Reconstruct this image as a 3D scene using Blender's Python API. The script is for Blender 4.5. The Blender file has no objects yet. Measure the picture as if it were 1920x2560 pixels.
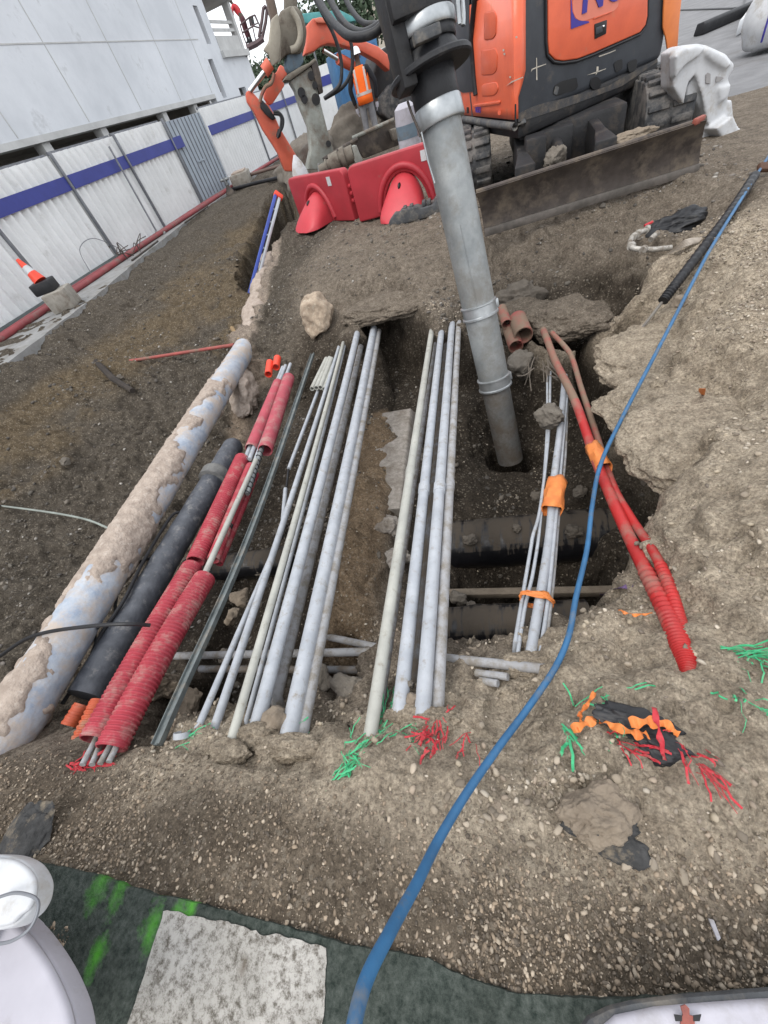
import bpy, bmesh, math, random
import numpy as np
from mathutils import Vector, Matrix
random.seed(7); rng = np.random.default_rng(7)
sc = bpy.context.scene
COL = sc.collection
R_ = math.radians

# ------------------------------------------------------------------ camera, sky, sun, exposure
CAM_H = 1.45
F_PX = 975.0
TH = R_(46.7); ROLL = math.atan2(340, 870); YAW = R_(24.5)
F0 = np.array([-math.sin(YAW), math.cos(YAW), 0.0]); R0 = np.array([math.cos(YAW), math.sin(YAW), 0.0]); ZUP = np.array([0, 0, 1.0])
FW = math.cos(TH) * F0 - math.sin(TH) * ZUP
U0 = math.sin(TH) * F0 + math.cos(TH) * ZUP
RT = math.cos(ROLL) * R0 - math.sin(ROLL) * U0
DN = -math.sin(ROLL) * R0 - math.cos(ROLL) * U0
CAM = np.array([0, 0, CAM_H])
cd = bpy.data.cameras.new('camera'); cam = bpy.data.objects.new('camera', cd); COL.objects.link(cam)
cd.sensor_fit = 'HORIZONTAL'; cd.sensor_width = 36.0; cd.lens = F_PX / 1920 * 36.0
cd.clip_start = 0.02; cd.clip_end = 1000
M = Matrix(((RT[0], -DN[0], -FW[0], 0), (RT[1], -DN[1], -FW[1], 0), (RT[2], -DN[2], -FW[2], CAM_H), (0, 0, 0, 1)))
cam.matrix_world = M
sc.camera = cam

SUN_EL, SUN_AZ = R_(58), R_(215)      # azimuth measured clockwise from +Y
w = bpy.data.worlds.new("World"); sc.world = w; w.use_nodes = True
nt = w.node_tree; nt.nodes.clear()
wo = nt.nodes.new('ShaderNodeOutputWorld'); bg = nt.nodes.new('ShaderNodeBackground')
sky = nt.nodes.new('ShaderNodeTexSky'); sky.sky_type = 'NISHITA'; sky.sun_disc = False
sky.sun_elevation = SUN_EL; sky.sun_rotation = SUN_AZ; sky.air_density = 1.0; sky.dust_density = 4.0
# overcast: cloud sheet hides most of the blue
tc = nt.nodes.new('ShaderNodeTexCoord'); nz = nt.nodes.new('ShaderNodeTexNoise'); nz.inputs['Scale'].default_value = 2.2; nz.inputs['Detail'].default_value = 6
rp = nt.nodes.new('ShaderNodeValToRGB')
rp.color_ramp.elements[0].position = .3; rp.color_ramp.elements[0].color = (8.3, 8.7, 9.2, 1)
rp.color_ramp.elements[1].position = .7; rp.color_ramp.elements[1].color = (11.0, 11.1, 11.3, 1)
mx = nt.nodes.new('ShaderNodeMix'); mx.data_type = 'RGBA'; mx.inputs[0].default_value = 0.85
nt.links.new(tc.outputs['Generated'], nz.inputs['Vector']); nt.links.new(nz.outputs[0], rp.inputs[0])
nt.links.new(sky.outputs[0], mx.inputs[6]); nt.links.new(rp.outputs[0], mx.inputs[7])
nt.links.new(mx.outputs[2], bg.inputs[0]); bg.inputs[1].default_value = 0.12
nt.links.new(bg.outputs[0], wo.inputs[0])
sl = bpy.data.lights.new('sun', 'SUN'); sl.energy = 1.1; sl.angle = R_(28); sl.color = (1, .965, .91)
so = bpy.data.objects.new('sun', sl); COL.objects.link(so)
sd = Vector((math.sin(SUN_AZ) * math.cos(SUN_EL), math.cos(SUN_AZ) * math.cos(SUN_EL), math.sin(SUN_EL)))
so.rotation_euler = sd.to_track_quat('Z', 'Y').to_euler(); so.location = (0, 0, 20)
sc.view_settings.view_transform = 'Standard'; sc.view_settings.look = 'None'; sc.view_settings.gamma = 1.0
sc.view_settings.exposure = 0.6
sc.render.engine = 'CYCLES'; sc.cycles.max_bounces = 6; sc.cycles.use_denoising = True

# ------------------------------------------------------------------ where a photographed point lies in the place
def ray(x, y): return FW * F_PX + RT * (x - 960) + DN * (y - 1280)
def P(x, y, z):                       # on the level z
    d = ray(x, y); return CAM + d * ((z - CAM_H) / d[2])
def PX(x, y, X): d = ray(x, y); return CAM + d * (X / d[0])
def PY(x, y, Y): d = ray(x, y); return CAM + d * (Y / d[1])
def C(x, y, zc): return CAM + ray(x, y) * (zc / F_PX)
def V(x, y, dist): d = ray(x, y); return CAM + d * (dist / float(d @ F0))
def PL(x, y, p0, n): d = ray(x, y); return CAM + d * (float((np.array(p0) - CAM) @ n) / float(d @ n))
def depth(p): return float((np.array(p) - CAM) @ FW)
def rad(p, wpx): return wpx * depth(p) / F_PX / 2

# ------------------------------------------------------------------ noise for shaping meshes
def _hash(i, j, k, s):
    h = (i * 374761393 + j * 668265263 + k * 2147483647 + s * 1274126177) & 0xFFFFFFFF
    h = ((h ^ (h >> 13)) * 1274126177) & 0xFFFFFFFF
    return ((h ^ (h >> 16)) & 0xFFFF) / 65535.0
def vnoise(p, s=0):
    f = np.floor(p); t = p - f; t = t * t * (3 - 2 * t); i = f.astype(np.int64)
    def c(a, b, d): return _hash(i[:, 0] + a, i[:, 1] + b, i[:, 2] + d, s)
    x, y, z = t[:, 0], t[:, 1], t[:, 2]
    l = lambda a, b, q: a + (b - a) * q
    return l(l(l(c(0,0,0), c(1,0,0), x), l(c(0,1,0), c(1,1,0), x), y), l(l(c(0,0,1), c(1,0,1), x), l(c(0,1,1), c(1,1,1), x), y), z) * 2 - 1
def fbm(p, s=0, o=4, g=.5):
    r = 0; a = 1; tot = 0
    for k in range(o):
        r = r + a * vnoise(p * (2.03 ** k) + 17.3 * k, s + k); tot += a; a *= g
    return r / tot

# ------------------------------------------------------------------ materials
MATS = {}
def mat(name, c1, c2=None, scale=6.0, rough=.6, metal=0.0, bump=.15, bscale=None, dirt=None, damt=.4, dscale=3.0, spec=.4, detail=6, coat=0):
    if name in MATS: return MATS[name]
    m = bpy.data.materials.new(name); m.use_nodes = True; MATS[name] = m
    n = m.node_tree.nodes; L = m.node_tree.links; b = n['Principled BSDF']
    g = n.new('ShaderNodeNewGeometry')
    c2 = c2 or tuple(x * .78 for x in c1)
    t = n.new('ShaderNodeTexNoise'); t.inputs['Scale'].default_value = scale; t.inputs['Detail'].default_value = detail; t.inputs['Roughness'].default_value = .65
    L.new(g.outputs['Position'], t.inputs['Vector'])
    r = n.new('ShaderNodeValToRGB'); r.color_ramp.elements[0].position = .36; r.color_ramp.elements[1].position = .66
    r.color_ramp.elements[0].color = (*c2, 1); r.color_ramp.elements[1].color = (*c1, 1)
    L.new(t.outputs[0], r.inputs[0]); out = r.outputs[0]
    if dirt:
        t2 = n.new('ShaderNodeTexNoise'); t2.inputs['Scale'].default_value = dscale; t2.inputs['Detail'].default_value = 9; t2.inputs['Roughness'].default_value = .72
        L.new(g.outputs['Position'], t2.inputs['Vector'])
        r2 = n.new('ShaderNodeValToRGB'); lo = .74 - damt * .5
        r2.color_ramp.elements[0].position = lo - .07; r2.color_ramp.elements[1].position = lo + .1
        L.new(t2.outputs[0], r2.inputs[0])
        x = n.new('ShaderNodeMix'); x.data_type = 'RGBA'; L.new(r2.outputs[0], x.inputs[0]); L.new(out, x.inputs[6]); x.inputs[7].default_value = (*dirt, 1); out = x.outputs[2]
        rr = n.new('ShaderNodeMapRange'); rr.inputs[3].default_value = rough; rr.inputs[4].default_value = .9
        L.new(r2.outputs[0], rr.inputs[0]); L.new(rr.outputs[0], b.inputs['Roughness'])
    L.new(out, b.inputs['Base Color'])
    b.inputs['Roughness'].default_value = rough; b.inputs['Metallic'].default_value = metal; b.inputs['Specular IOR Level'].default_value = spec
    b.inputs['Coat Weight'].default_value = coat
    if bump:
        bn = n.new('ShaderNodeTexNoise'); bn.inputs['Scale'].default_value = bscale or scale * 8; bn.inputs['Detail'].default_value = 5
        L.new(g.outputs['Position'], bn.inputs['Vector'])
        bb = n.new('ShaderNodeBump'); bb.inputs['Strength'].default_value = bump; bb.inputs['Distance'].default_value = .01
        L.new(bn.outputs[0], bb.inputs['Height']); L.new(bb.outputs[0], b.inputs['Normal'])
    return m
def settled(name, c, dirt, rough=.3):
    m = mat(name, c, tuple(x * .6 for x in c), 6, rough, bump=.3, bscale=20); n = m.node_tree.nodes; L = m.node_tree.links; b = n['Principled BSDF']; g = n.new('ShaderNodeNewGeometry'); sx = n.new('ShaderNodeSeparateXYZ'); L.new(g.outputs['True Normal'], sx.inputs[0])
    mp = n.new('ShaderNodeMapping'); mp.inputs['Scale'].default_value = (22, 3, 3); L.new(g.outputs['Position'], mp.inputs[0]); t = n.new('ShaderNodeTexNoise'); t.inputs['Scale'].default_value = 1.0; t.inputs['Detail'].default_value = 8; t.inputs['Roughness'].default_value = .7; L.new(mp.outputs[0], t.inputs['Vector'])
    a = n.new('ShaderNodeMath'); a.operation = 'MULTIPLY_ADD'; L.new(t.outputs[0], a.inputs[0]); a.inputs[1].default_value = 2.6; L.new(sx.outputs[2], a.inputs[2])
    r = n.new('ShaderNodeMapRange'); r.inputs[1].default_value = 1.98; r.inputs[2].default_value = 2.2; L.new(a.outputs[0], r.inputs[0])
    x = n.new('ShaderNodeMix'); x.data_type = 'RGBA'; L.new(r.outputs[0], x.inputs[0]); src = b.inputs['Base Color'].links[0].from_socket; L.new(src, x.inputs[6]); x.inputs[7].default_value = (*dirt, 1); L.new(x.outputs[2], b.inputs['Base Color'])
    q = n.new('ShaderNodeMapRange'); q.inputs[3].default_value = rough; q.inputs[4].default_value = .95; L.new(r.outputs[0], q.inputs[0]); L.new(q.outputs[0], b.inputs['Roughness']); return m
M_blackd = settled('black_pipe_muddy', (.011, .011, .013), (.066, .054, .042))
M_grey = mat('grey_pvc', (.40, .42, .45), (.31, .33, .36), 9, .5, dirt=(.24, .22, .19), damt=.27, dscale=22, bump=.05)
M_grey2 = mat('grey_pvc_cream', (.41, .41, .37), (.33, .33, .30), 7, .5, dirt=(.24, .22, .18), damt=.25, dscale=20, bump=.05)
M_grey3 = mat('grey_pvc_dusty', (.34, .345, .36), (.27, .27, .275), 8, .65, dirt=(.21, .19, .165), damt=.45, dscale=14, bump=.12)
M_greyd = mat('grey_pvc_muddy', (.25, .26, .28), (.17, .17, .175), 8, .7, dirt=(.15, .125, .1), damt=.6, dscale=9, bump=.15)
M_red = mat('red_duct', (.40, .045, .065), (.29, .035, .05), 5, .6, dirt=(.36, .2, .18), damt=.36, dscale=10, bump=.05)
M_redp = mat('red_sleeve', (.42, .075, .10), (.33, .06, .08), 6, .65, dirt=(.36, .21, .19), damt=.36, dscale=8, bump=.05)
M_red2 = mat('red_cable_duct', (.46, .025, .024), (.33, .022, .022), 5, .5, dirt=(.27, .14, .11), damt=.38, dscale=4, bump=.08)
M_redm = mat('muddy_red_duct', (.33, .06, .05), (.24, .07, .06), 5, .7, dirt=(.2, .14, .1), damt=.6, dscale=4, bump=.15)
M_oran = mat('orange_duct', (.5, .09, .03), (.38, .07, .03), 6, .55, dirt=(.28, .2, .14), damt=.35, dscale=8, bump=.05)
M_tape = mat('orange_tape', (.72, .24, .06), (.6, .18, .05), 14, .6, dirt=(.35, .24, .15), damt=.2, bump=.3, bscale=40)
M_white = mat('white_coated_pipe', (.46, .49, .53), (.27, .32, .40), 9, .8, dirt=(.44, .38, .33), damt=.46, dscale=6, bump=.5, bscale=30)
M_conc = mat('pinkish_concrete', (.42, .35, .295), (.29, .235, .195), 16, .9, dirt=(.5, .44, .385), damt=.25, dscale=24, bump=1.0, bscale=55)
M_black = mat('bitumen_pipe', (.105, .113, .13), (.05, .055, .066), 8, .5, dirt=(.25, .245, .24), damt=.27, dscale=11, bump=.4, bscale=35)
M_rub = mat('black_rubber', (.02, .021, .024), (.012, .012, .014), 8, .5, dirt=(.07, .066, .06), damt=.2, dscale=8, bump=.2)
M_rubg = mat('grey_rubber', (.085, .09, .095), (.05, .052, .056), 8, .75, dirt=(.17, .155, .135), damt=.4, dscale=7, bump=.4)
M_blue = mat('blue_hose', (.035, .14, .29), (.025, .095, .2), 7, .5, dirt=(.13, .15, .17), damt=.3, dscale=12, bump=.1)
M_alu = mat('galvanised_tube', (.34, .355, .355), (.21, .225, .23), 5, .5, metal=.5, dirt=(.24, .235, .22), damt=.36, dscale=3, bump=.06)
M_alub = mat('bright_zinc', (.47, .49, .50), (.34, .36, .37), 9, .38, metal=.75, bump=.04)
M_steel = mat('rusty_steel', (.085, .07, .06), (.05, .042, .038), 6, .6, metal=.3, dirt=(.17, .14, .11), damt=.35, dscale=5, bump=.3)
M_blade = mat('blade_steel', (.105, .088, .078), (.06, .05, .045), 5, .55, metal=.35, dirt=(.19, .155, .12), damt=.38, dscale=4, bump=.25, bscale=30)
M_rail = mat('galvanised_rail', (.2, .225, .225), (.12, .135, .135), 14, .55, metal=.5, dirt=(.28, .25, .21), damt=.3, dscale=10, bump=.2)
M_orp = mat('orange_paint', (.74, .135, .055), (.62, .105, .045), 3, .42, dirt=(.42, .2, .12), damt=.12, dscale=4, bump=.03, coat=.15)
M_orf = mat('faded_orange_paint', (.62, .125, .07), (.5, .1, .06), 3, .5, dirt=(.3, .16, .11), damt=.22, dscale=4, bump=.05)
M_dark = mat('dark_grey_paint', (.052, .058, .067), (.038, .042, .05), 4, .45, dirt=(.12, .105, .09), damt=.16, dscale=5, bump=.05)
M_darkd = mat('dirty_dark_frame', (.02, .02, .022), (.012, .012, .013), 5, .6, dirt=(.06, .05, .042), damt=.3, dscale=6, bump=.3)
M_track = mat('rubber_track', (.055, .058, .062), (.03, .031, .034), 9, .7, dirt=(.16, .15, .14), damt=.45, dscale=6, bump=.4)
M_barr = mat('red_plastic', (.40, .032, .045), (.33, .028, .038), 3, .5, dirt=(.26, .1, .09), damt=.14, dscale=5, bump=.04)
M_barr2 = mat('bright_red_plastic', (.52, .045, .06), (.42, .04, .05), 3, .45, dirt=(.3, .12, .1), damt=.14, dscale=5, bump=.04)
M_wp = mat('white_plastic', (.56, .57, .585), (.45, .46, .475), 4, .5, dirt=(.34, .31, .27), damt=.32, dscale=5, bump=.08)
M_wpl = mat('pale_lilac_plastic', (.44, .43, .475), (.36, .35, .39), 3, .6, dirt=(.28, .265, .265), damt=.3, dscale=4, bump=.05)
M_facade = mat('raw_concrete_facade', (.70, .72, .75), (.57, .59, .62), .55, .85, dirt=(.40, .41, .42), damt=.2, dscale=1.1, bump=.2, bscale=12)
M_facb = mat('concrete_frame', (.55, .55, .54), (.44, .44, .43), 1.5, .85, bump=.2, bscale=12)
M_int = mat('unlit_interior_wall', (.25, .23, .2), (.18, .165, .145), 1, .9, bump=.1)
M_sheet = mat('white_sheet_metal', (.78, .79, .79), (.68, .69, .69), 1.6, .45, dirt=(.52, .52, .5), damt=.18, dscale=2.2, bump=.02)
M_bst = mat('blue_band', (.045, .058, .28), (.038, .048, .23), 3, .5, bump=.02)
M_post = mat('grey_steel_post', (.22, .23, .25), (.16, .165, .18), 6, .5, metal=.4, bump=.05)
M_gate = mat('grey_blue_sheet', (.36, .41, .46), (.3, .34, .39), 3, .5, bump=.02)
M_slab = mat('pavement_concrete', (.30, .30, .295), (.22, .22, .215), 4, .9, dirt=(.17, .155, .135), damt=.35, dscale=2.5, bump=.3, bscale=40)
M_block = mat('concrete_block', (.34, .32, .28), (.25, .23, .2), 8, .9, dirt=(.18, .15, .12), damt=.35, dscale=6, bump=.5)
M_ductb = mat('weathered_duct_block', (.33, .30, .27), (.2, .18, .155), 26, .9, dirt=(.15, .125, .1), damt=.35, dscale=5, bump=.7, bscale=60)
M_rock = mat('pale_limestone', (.43, .345, .26), (.24, .185, .135), 14, .9, dirt=(.5, .43, .34), damt=.3, dscale=20, bump=1.0, bscale=34)
M_mud = mat('grey_mud_lump', (.17, .15, .125), (.12, .105, .088), 9, .95, bump=.9, bscale=50)
M_clod = mat('sandy_soil_clod', (.25, .205, .155), (.18, .145, .11), 9, .95, bump=.9, bscale=50)
M_tar = mat('broken_asphalt', (.06, .06, .06), (.03, .03, .03), 25, .9, dirt=(.22, .18, .13), damt=.3, dscale=14, bump=.9, bscale=60)
M_green = mat('green_net', (.06, .45, .2), (.04, .33, .15), 12, .6, dirt=(.2, .26, .17), damt=.3, dscale=30, bump=.1)
M_redn = mat('red_net', (.5, .03, .045), (.38, .025, .035), 12, .6, dirt=(.28, .14, .11), damt=.3, dscale=30, bump=.1)
M_purple = mat('purple_film', (.16, .1, .22), (.11, .07, .15), 12, .4, bump=.2)
M_hiv = mat('hi_vis_orange', (.95, .16, .015), (.85, .13, .012), 6, .7, bump=.1)
M_refl = mat('reflective_band', (.55, .48, .45), None, 6, .5, bump=0)
M_trou = mat('grey_trousers', (.22, .22, .23), (.15, .15, .16), 8, .9, bump=.3)
M_coat = mat('black_jersey', (.015, .016, .02), (.01, .01, .013), 6, .9, bump=.2)
M_skin = mat('dark_skin', (.08, .045, .03), (.06, .035, .024), 6, .6, bump=.05)
M_hat = mat('white_helmet', (.8, .82, .84), (.72, .74, .76), 6, .35, bump=0)
M_hatr = mat('red_jacket', (.5, .03, .04), (.38, .025, .03), 6, .8, bump=.2)
M_cone = mat('cone_red', (.8, .07, .035), (.7, .06, .03), 5, .5, bump=.03)
M_leaf = mat('tree_leaves', (.055, .085, .045), (.03, .05, .028), 3, .7, bump=0)
M_bark = mat('bark', (.1, .08, .06), (.06, .05, .04), 8, .9, bump=.5)
M_teal = mat('teal_tarp', (.1, .33, .33), (.07, .25, .25), 3, .6, bump=.1)
M_bluec = mat('blue_cabin', (.05, .16, .32), (.04, .12, .25), 2, .6, bump=.05)
M_dipper = mat('worn_dipper_steel', (.24, .22, .18), (.15, .135, .11), 3, .75, metal=.15, dirt=(.10, .08, .065), damt=.42, dscale=3, bump=.3, bscale=20)
M_brk = mat('breaker_plate_steel', (.34, .36, .33), (.22, .225, .2), 3, .7, metal=.15, dirt=(.17, .13, .1), damt=.42, dscale=2.5, bump=.3, bscale=20)
M_bluep = mat('dull_blue_paint', (.16, .22, .27), (.11, .15, .19), 4, .7, dirt=(.15, .13, .11), damt=.3, bump=.2)
M_wood = mat('weathered_wood', (.10, .075, .055), (.06, .045, .033), 6, .9, bump=.5)
M_lad = mat('ladder_aluminium', (.5, .53, .56), (.42, .45, .48), 6, .4, metal=.6, bump=.03)
M_ladb = mat('ladder_blue', (.05, .09, .38), (.04, .07, .3), 6, .5, bump=.03)
M_asph = mat('asphalt', (.20, .20, .205), (.145, .145, .15), 2.2, .85, dirt=(.13, .125, .12), damt=.25, dscale=1.2, bump=.5, bscale=70)
M_logo = mat('logo_blue', (.05, .035, .30), (.04, .03, .24), 5, .5, bump=0)
M_latch = mat('latch_black', (.012, .012, .013), None, 5, .4, bump=0)
M_chr = mat('chrome_bit', (.7, .7, .7), None, 5, .2, metal=1, bump=0)
M_fade = mat('pale_orange_inside', (.66, .2, .13), None, 5, .5, bump=0)
M_mark = mat('scuff_pale', (.55, .5, .42), (.4, .37, .32), 30, .8, bump=0)
M_glass = mat('dark_glass', (.02, .022, .026), None, 5, .12, bump=0)

# ------------------------------------------------------------------ mesh building
def loc_of(o):
    v = Vector((0, 0, 0))
    while o is not None: v += o.location; o = o.parent
    return v
class MB:
    def __init__(s): s.v = []; s.f = []
    def add(s, vs, fs):
        n = len(s.v); s.v += [tuple(float(c) for c in p) for p in vs]; s.f += [tuple(i + n for i in f) for f in fs]; return s
    def tube(s, pts, r, seg=12, caps=True, r2=None, hollow=None):
        pts = [np.array(p, float) for p in pts]; n = len(pts)
        rs = list(r) if hasattr(r, '__len__') else [r] * n
        T = []
        for i in range(n):
            a = pts[min(i + 1, n - 1)] - pts[max(i - 1, 0)]; T.append(a / (np.linalg.norm(a) + 1e-12))
        u = np.cross(T[0], [0, 0, 1.0]); 
        if np.linalg.norm(u) < 1e-3: u = np.cross(T[0], [1.0, 0, 0])
        u /= np.linalg.norm(u); vs = []
        for i in range(n):
            u = u - T[i] * (u @ T[i]); u /= np.linalg.norm(u); q = np.cross(T[i], u)
            for k in range(seg):
                a = 2 * math.pi * k / seg; vs.append(pts[i] + rs[i] * (math.cos(a) * u + math.sin(a) * q))
        fs = [(i * seg + k, i * seg + (k + 1) % seg, (i + 1) * seg + (k + 1) % seg, (i + 1) * seg + k) for i in range(n - 1) for k in range(seg)]
        if caps: fs += [tuple(range(seg))[::-1], tuple(range((n - 1) * seg, n * seg))]
        return s.add(vs, fs)
    def hollow(s, a, b, r, t, seg=16):
        a = np.array(a, float); b = np.array(b, float)
        return s.tube([a, b, b, a, a], [r, r, r - t, r - t, r], seg, caps=False) if False else s._hol(a, b, r, t, seg)
    def _hol(s, a, b, r, t, seg):
        T = (b - a) / np.linalg.norm(b - a); u = np.cross(T, [0, 0, 1.0]); u = u / np.linalg.norm(u) if np.linalg.norm(u) > 1e-3 else np.array([1.0, 0, 0]); q = np.cross(T, u); vs = []
        for p, rr in ((a, r), (b, r), (b, r - t), (a, r - t)):
            for k in range(seg):
                an = 2 * math.pi * k / seg; vs.append(p + rr * (math.cos(an) * u + math.sin(an) * q))
        fs = [(i * seg + k, i * seg + (k + 1) % seg, ((i + 1) % 4) * seg + (k + 1) % seg, ((i + 1) % 4) * seg + k) for i in range(4) for k in range(seg)]
        return s.add(vs, fs)
    def box(s, c, size, ax=None):
        c = np.array(c, float); X, Y, Z = ax if ax is not None else (np.array([1.0, 0, 0]), np.array([0, 1.0, 0]), ZUP)
        h = [x / 2 for x in size]
        vs = [c + X * h[0] * a + Y * h[1] * b + Z * h[2] * d for d in (-1, 1) for b in (-1, 1) for a in (-1, 1)]
        return s.add(vs, [(0, 2, 3, 1), (4, 5, 7, 6), (0, 1, 5, 4), (2, 6, 7, 3), (0, 4, 6, 2), (1, 3, 7, 5)])
    def prism(s, outl, ext):
        o = [np.array(p, float) for p in outl]; e = np.array(ext, float); n = len(o)
        return s.add(o + [p + e for p in o], [tuple(range(n))[::-1], tuple(range(n, 2 * n))] + [(i, (i + 1) % n, n + (i + 1) % n, n + i) for i in range(n)])
    def loft(s, rings, caps=True):
        n = len(rings[0]); vs = [p for r in rings for p in r]
        fs = [(i * n + k, i * n + (k + 1) % n, (i + 1) * n + (k + 1) % n, (i + 1) * n + k) for i in range(len(rings) - 1) for k in range(n)]
        if caps: fs += [tuple(range(n))[::-1], tuple(range((len(rings) - 1) * n, len(rings) * n))]
        return s.add(vs, fs)
    def build(s, name, m, parent=None, base=None, bev=0, smooth=40, sub=0, segs=2):
        me = bpy.data.meshes.new(name)
        off = loc_of(parent) if parent is not None else Vector(base if base is not None else s.base())
        me.from_pydata([(a - off.x, b - off.y, c - off.z) for a, b, c in s.v], [], s.f)
        bm = bmesh.new(); bm.from_mesh(me)
        bmesh.ops.recalc_face_normals(bm, faces=bm.faces)
        if bev: bmesh.ops.bevel(bm, geom=[e for e in bm.edges if len(e.link_faces) == 2 and e.calc_face_angle(0) > .5], offset=bev, segments=segs, affect='EDGES', profile=.5)
        bm.to_mesh(me); bm.free()
        me.materials.append(m)
        o = bpy.data.objects.new(name, me); COL.objects.link(o)
        if parent is not None: o.parent = parent
        else: o.location = off
        if smooth:
            me.polygons.foreach_set('use_smooth', [True] * len(me.polygons)); me.set_sharp_from_angle(angle=R_(smooth))
        return o
    def base(s):
        a = np.array(s.v); return ((a[:, 0].min() + a[:, 0].max()) / 2, (a[:, 1].min() + a[:, 1].max()) / 2, a[:, 2].min())
def tag(o, label, cat, group=None):
    o['label'] = label; o['category'] = cat
    if group: o['group'] = group
    return o
def struct(o): o['kind'] = 'structure'; return o
def empty(name, loc, label, cat, group=None):
    o = bpy.data.objects.new(name, None); COL.objects.link(o); o.location = [float(c) for c in loc]; o.empty_display_size = .1
    return tag(o, label, cat, group)
def spline(pts, n=8):
    p = [np.array(q, float) for q in pts]; p = [2 * p[0] - p[1]] + p + [2 * p[-1] - p[-2]]; out = []
    for i in range(1, len(p) - 2):
        for k in range(n):
            t = k / n
            out.append(.5 * (2 * p[i] + (p[i + 1] - p[i - 1]) * t + (2 * p[i - 1] - 5 * p[i] + 4 * p[i + 1] - p[i + 2]) * t * t + (3 * p[i] - p[i - 1] - 3 * p[i + 1] + p[i + 2]) * t ** 3))
    return out + [p[-2]]
def lerp(a, b, t): return np.array(a) * (1 - t) + np.array(b) * t
def line(a, b, n): return [lerp(a, b, i / n) for i in range(n + 1)]
_ico = {}
def ico(sub):
    if sub not in _ico:
        bm = bmesh.new(); bmesh.ops.create_icosphere(bm, subdivisions=sub, radius=1)
        _ico[sub] = (np.array([v.co[:] for v in bm.verts]), np.array([[v.index for v in f.verts] for f in bm.faces])); bm.free()
    return _ico[sub]
def lump(name, m, c, size, seed, label=None, cat=None, group=None, parent=None, rough=.35, sub=4, rot=None, planes=14):
    v, f = ico(sub + (1 if max(size) > .09 else 0)); rl = np.random.default_rng(seed)
    for _ in range(planes):
        n_ = rl.normal(0, 1, 3); n_ /= np.linalg.norm(n_); dd_ = v @ n_; lim = rl.uniform(.62, .9); v = v - np.maximum(dd_ - lim, 0)[:, None] * n_ * .92
    v = v * (1 + rough * 1.5 * fbm(v * 1.7 + seed * 3.1, seed, 3, .5)[:, None] + min(.16, .5 * rough) * fbm(v * 6 + seed, seed + 3, 4, .6)[:, None])
    v = v * np.array(size)
    a = rot if rot is not None else seed * 1.7; cs, sn = math.cos(a), math.sin(a)
    v = np.stack([v[:, 0] * cs - v[:, 1] * sn, v[:, 0] * sn + v[:, 1] * cs, v[:, 2]], 1) + np.array(c)
    b = MB(); b.add(v.tolist(), f.tolist()); o = b.build(name, m, parent, smooth=60)
    if label: tag(o, label, cat, group)
    return o
def dupe(o, name=None):
    c = o.copy(); COL.objects.link(c); return c

# ------------------------------------------------------------------ terrain: the dug street
ctrl = []
def cp(*t):
    for x, y, z in t: ctrl.append(P(x, y, z))
def cw(*t):
    for q in t: ctrl.append(np.array(q, float))
# gravelly near bank
cp((0,2100,-.02),(400,2050,0),(800,2050,0),(1200,2100,.02),(1600,2130,.02),(1900,2130,.03),(1900,1850,.05),(1650,1850,.03),(1300,1880,0),(1000,1960,0),(700,1985,-.02),(470,1970,-.05),(250,2010,-.05),(30,1980,-.06),
   (1900,2350,.0),(1500,2330,0),(960,2270,.012),(500,2200,.012),(1200,2410,.012),(250,2150,.01),(760,2290,.012),(1420,2465,.012))
cw((-4,-1,0),(-2.5,-.4,0),(0,-1,0),(3,-1,0),(-8,-3,0),(8,-3,0),(0,-4,0),(-1,-.5,0),(1,-.5,0))
# near rim of the pit
cp((0,1890,-.12),(110,1895,-.12),(270,1915,-.14),(340,1890,-.12),(440,1868,-.12),(560,1862,-.11),(650,1850,-.14),(745,1865,-.14),(830,1875,-.10),(930,1850,-.12),(1020,1780,-.13),(1110,1745,-.15),
   (1180,1705,-.2),(1290,1665,-.27),(1390,1640,-.2),(1440,1575,-.2),(1480,1560,-.2),(1540,1580,-.2),(1610,1450,-.3))
# pit floor behind the near rim
cp((240,1700,-.75),(330,1720,-.7),(400,1790,-.42),(470,1760,-.55),(540,1700,-.6),(640,1720,-.5),(760,1790,-.36),(850,1790,-.3),(870,1700,-.42),(830,1600,-.55),(920,1590,-.55),(1000,1640,-.4),(1050,1690,-.28),
   (1180,1655,-.33),(1230,1640,-.38),(1330,1640,-.33),(1120,1600,-.6),(1180,1580,-.75),(1300,1560,-.85),(1400,1530,-.8),(1240,1480,-1.55),(1350,1470,-1.5),(1450,1500,-.9),(1500,1440,-1.25),
   (1150,1480,-1.3),(1150,1380,-1.25),(1300,1390,-1.25),(1450,1400,-1.35),(1540,1420,-.8))
# ridge under the grey ducts and left floor
cp((930,1050,-.68),(905,1200,-.55),(872,1330,-.5),(852,1430,-.47),(848,1530,-.5),(890,1300,-.56),(880,1430,-.53),(930,1480,-.62),(760,1450,-.85),(700,1500,-.8),(640,1600,-.72),(580,1650,-.75),(560,1500,-1.0),(640,1400,-1.0),(640,1280,-1.08),(740,1200,-1.1),(800,1050,-1.1),(740,1020,-1.05),(700,1100,-1.1),(500,1600,-.9),(450,1680,-.8))
# right-hand floor
cp((1160,1060,-1.05),(1150,1150,-1.1),(1150,1270,-1.15),(1240,1250,-1.15),(1330,1300,-1.2),(1450,1280,-1.25),(1450,1180,-1.25),(1200,1150,-1.3),(1260,1110,-1.5),(1310,1130,-1.45),(1290,1180,-1.35),(1380,1050,-1.2),(1480,1100,-1.3),(1530,1000,-1.3),(1520,920,-1.2),(1400,950,-1.1))
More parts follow.
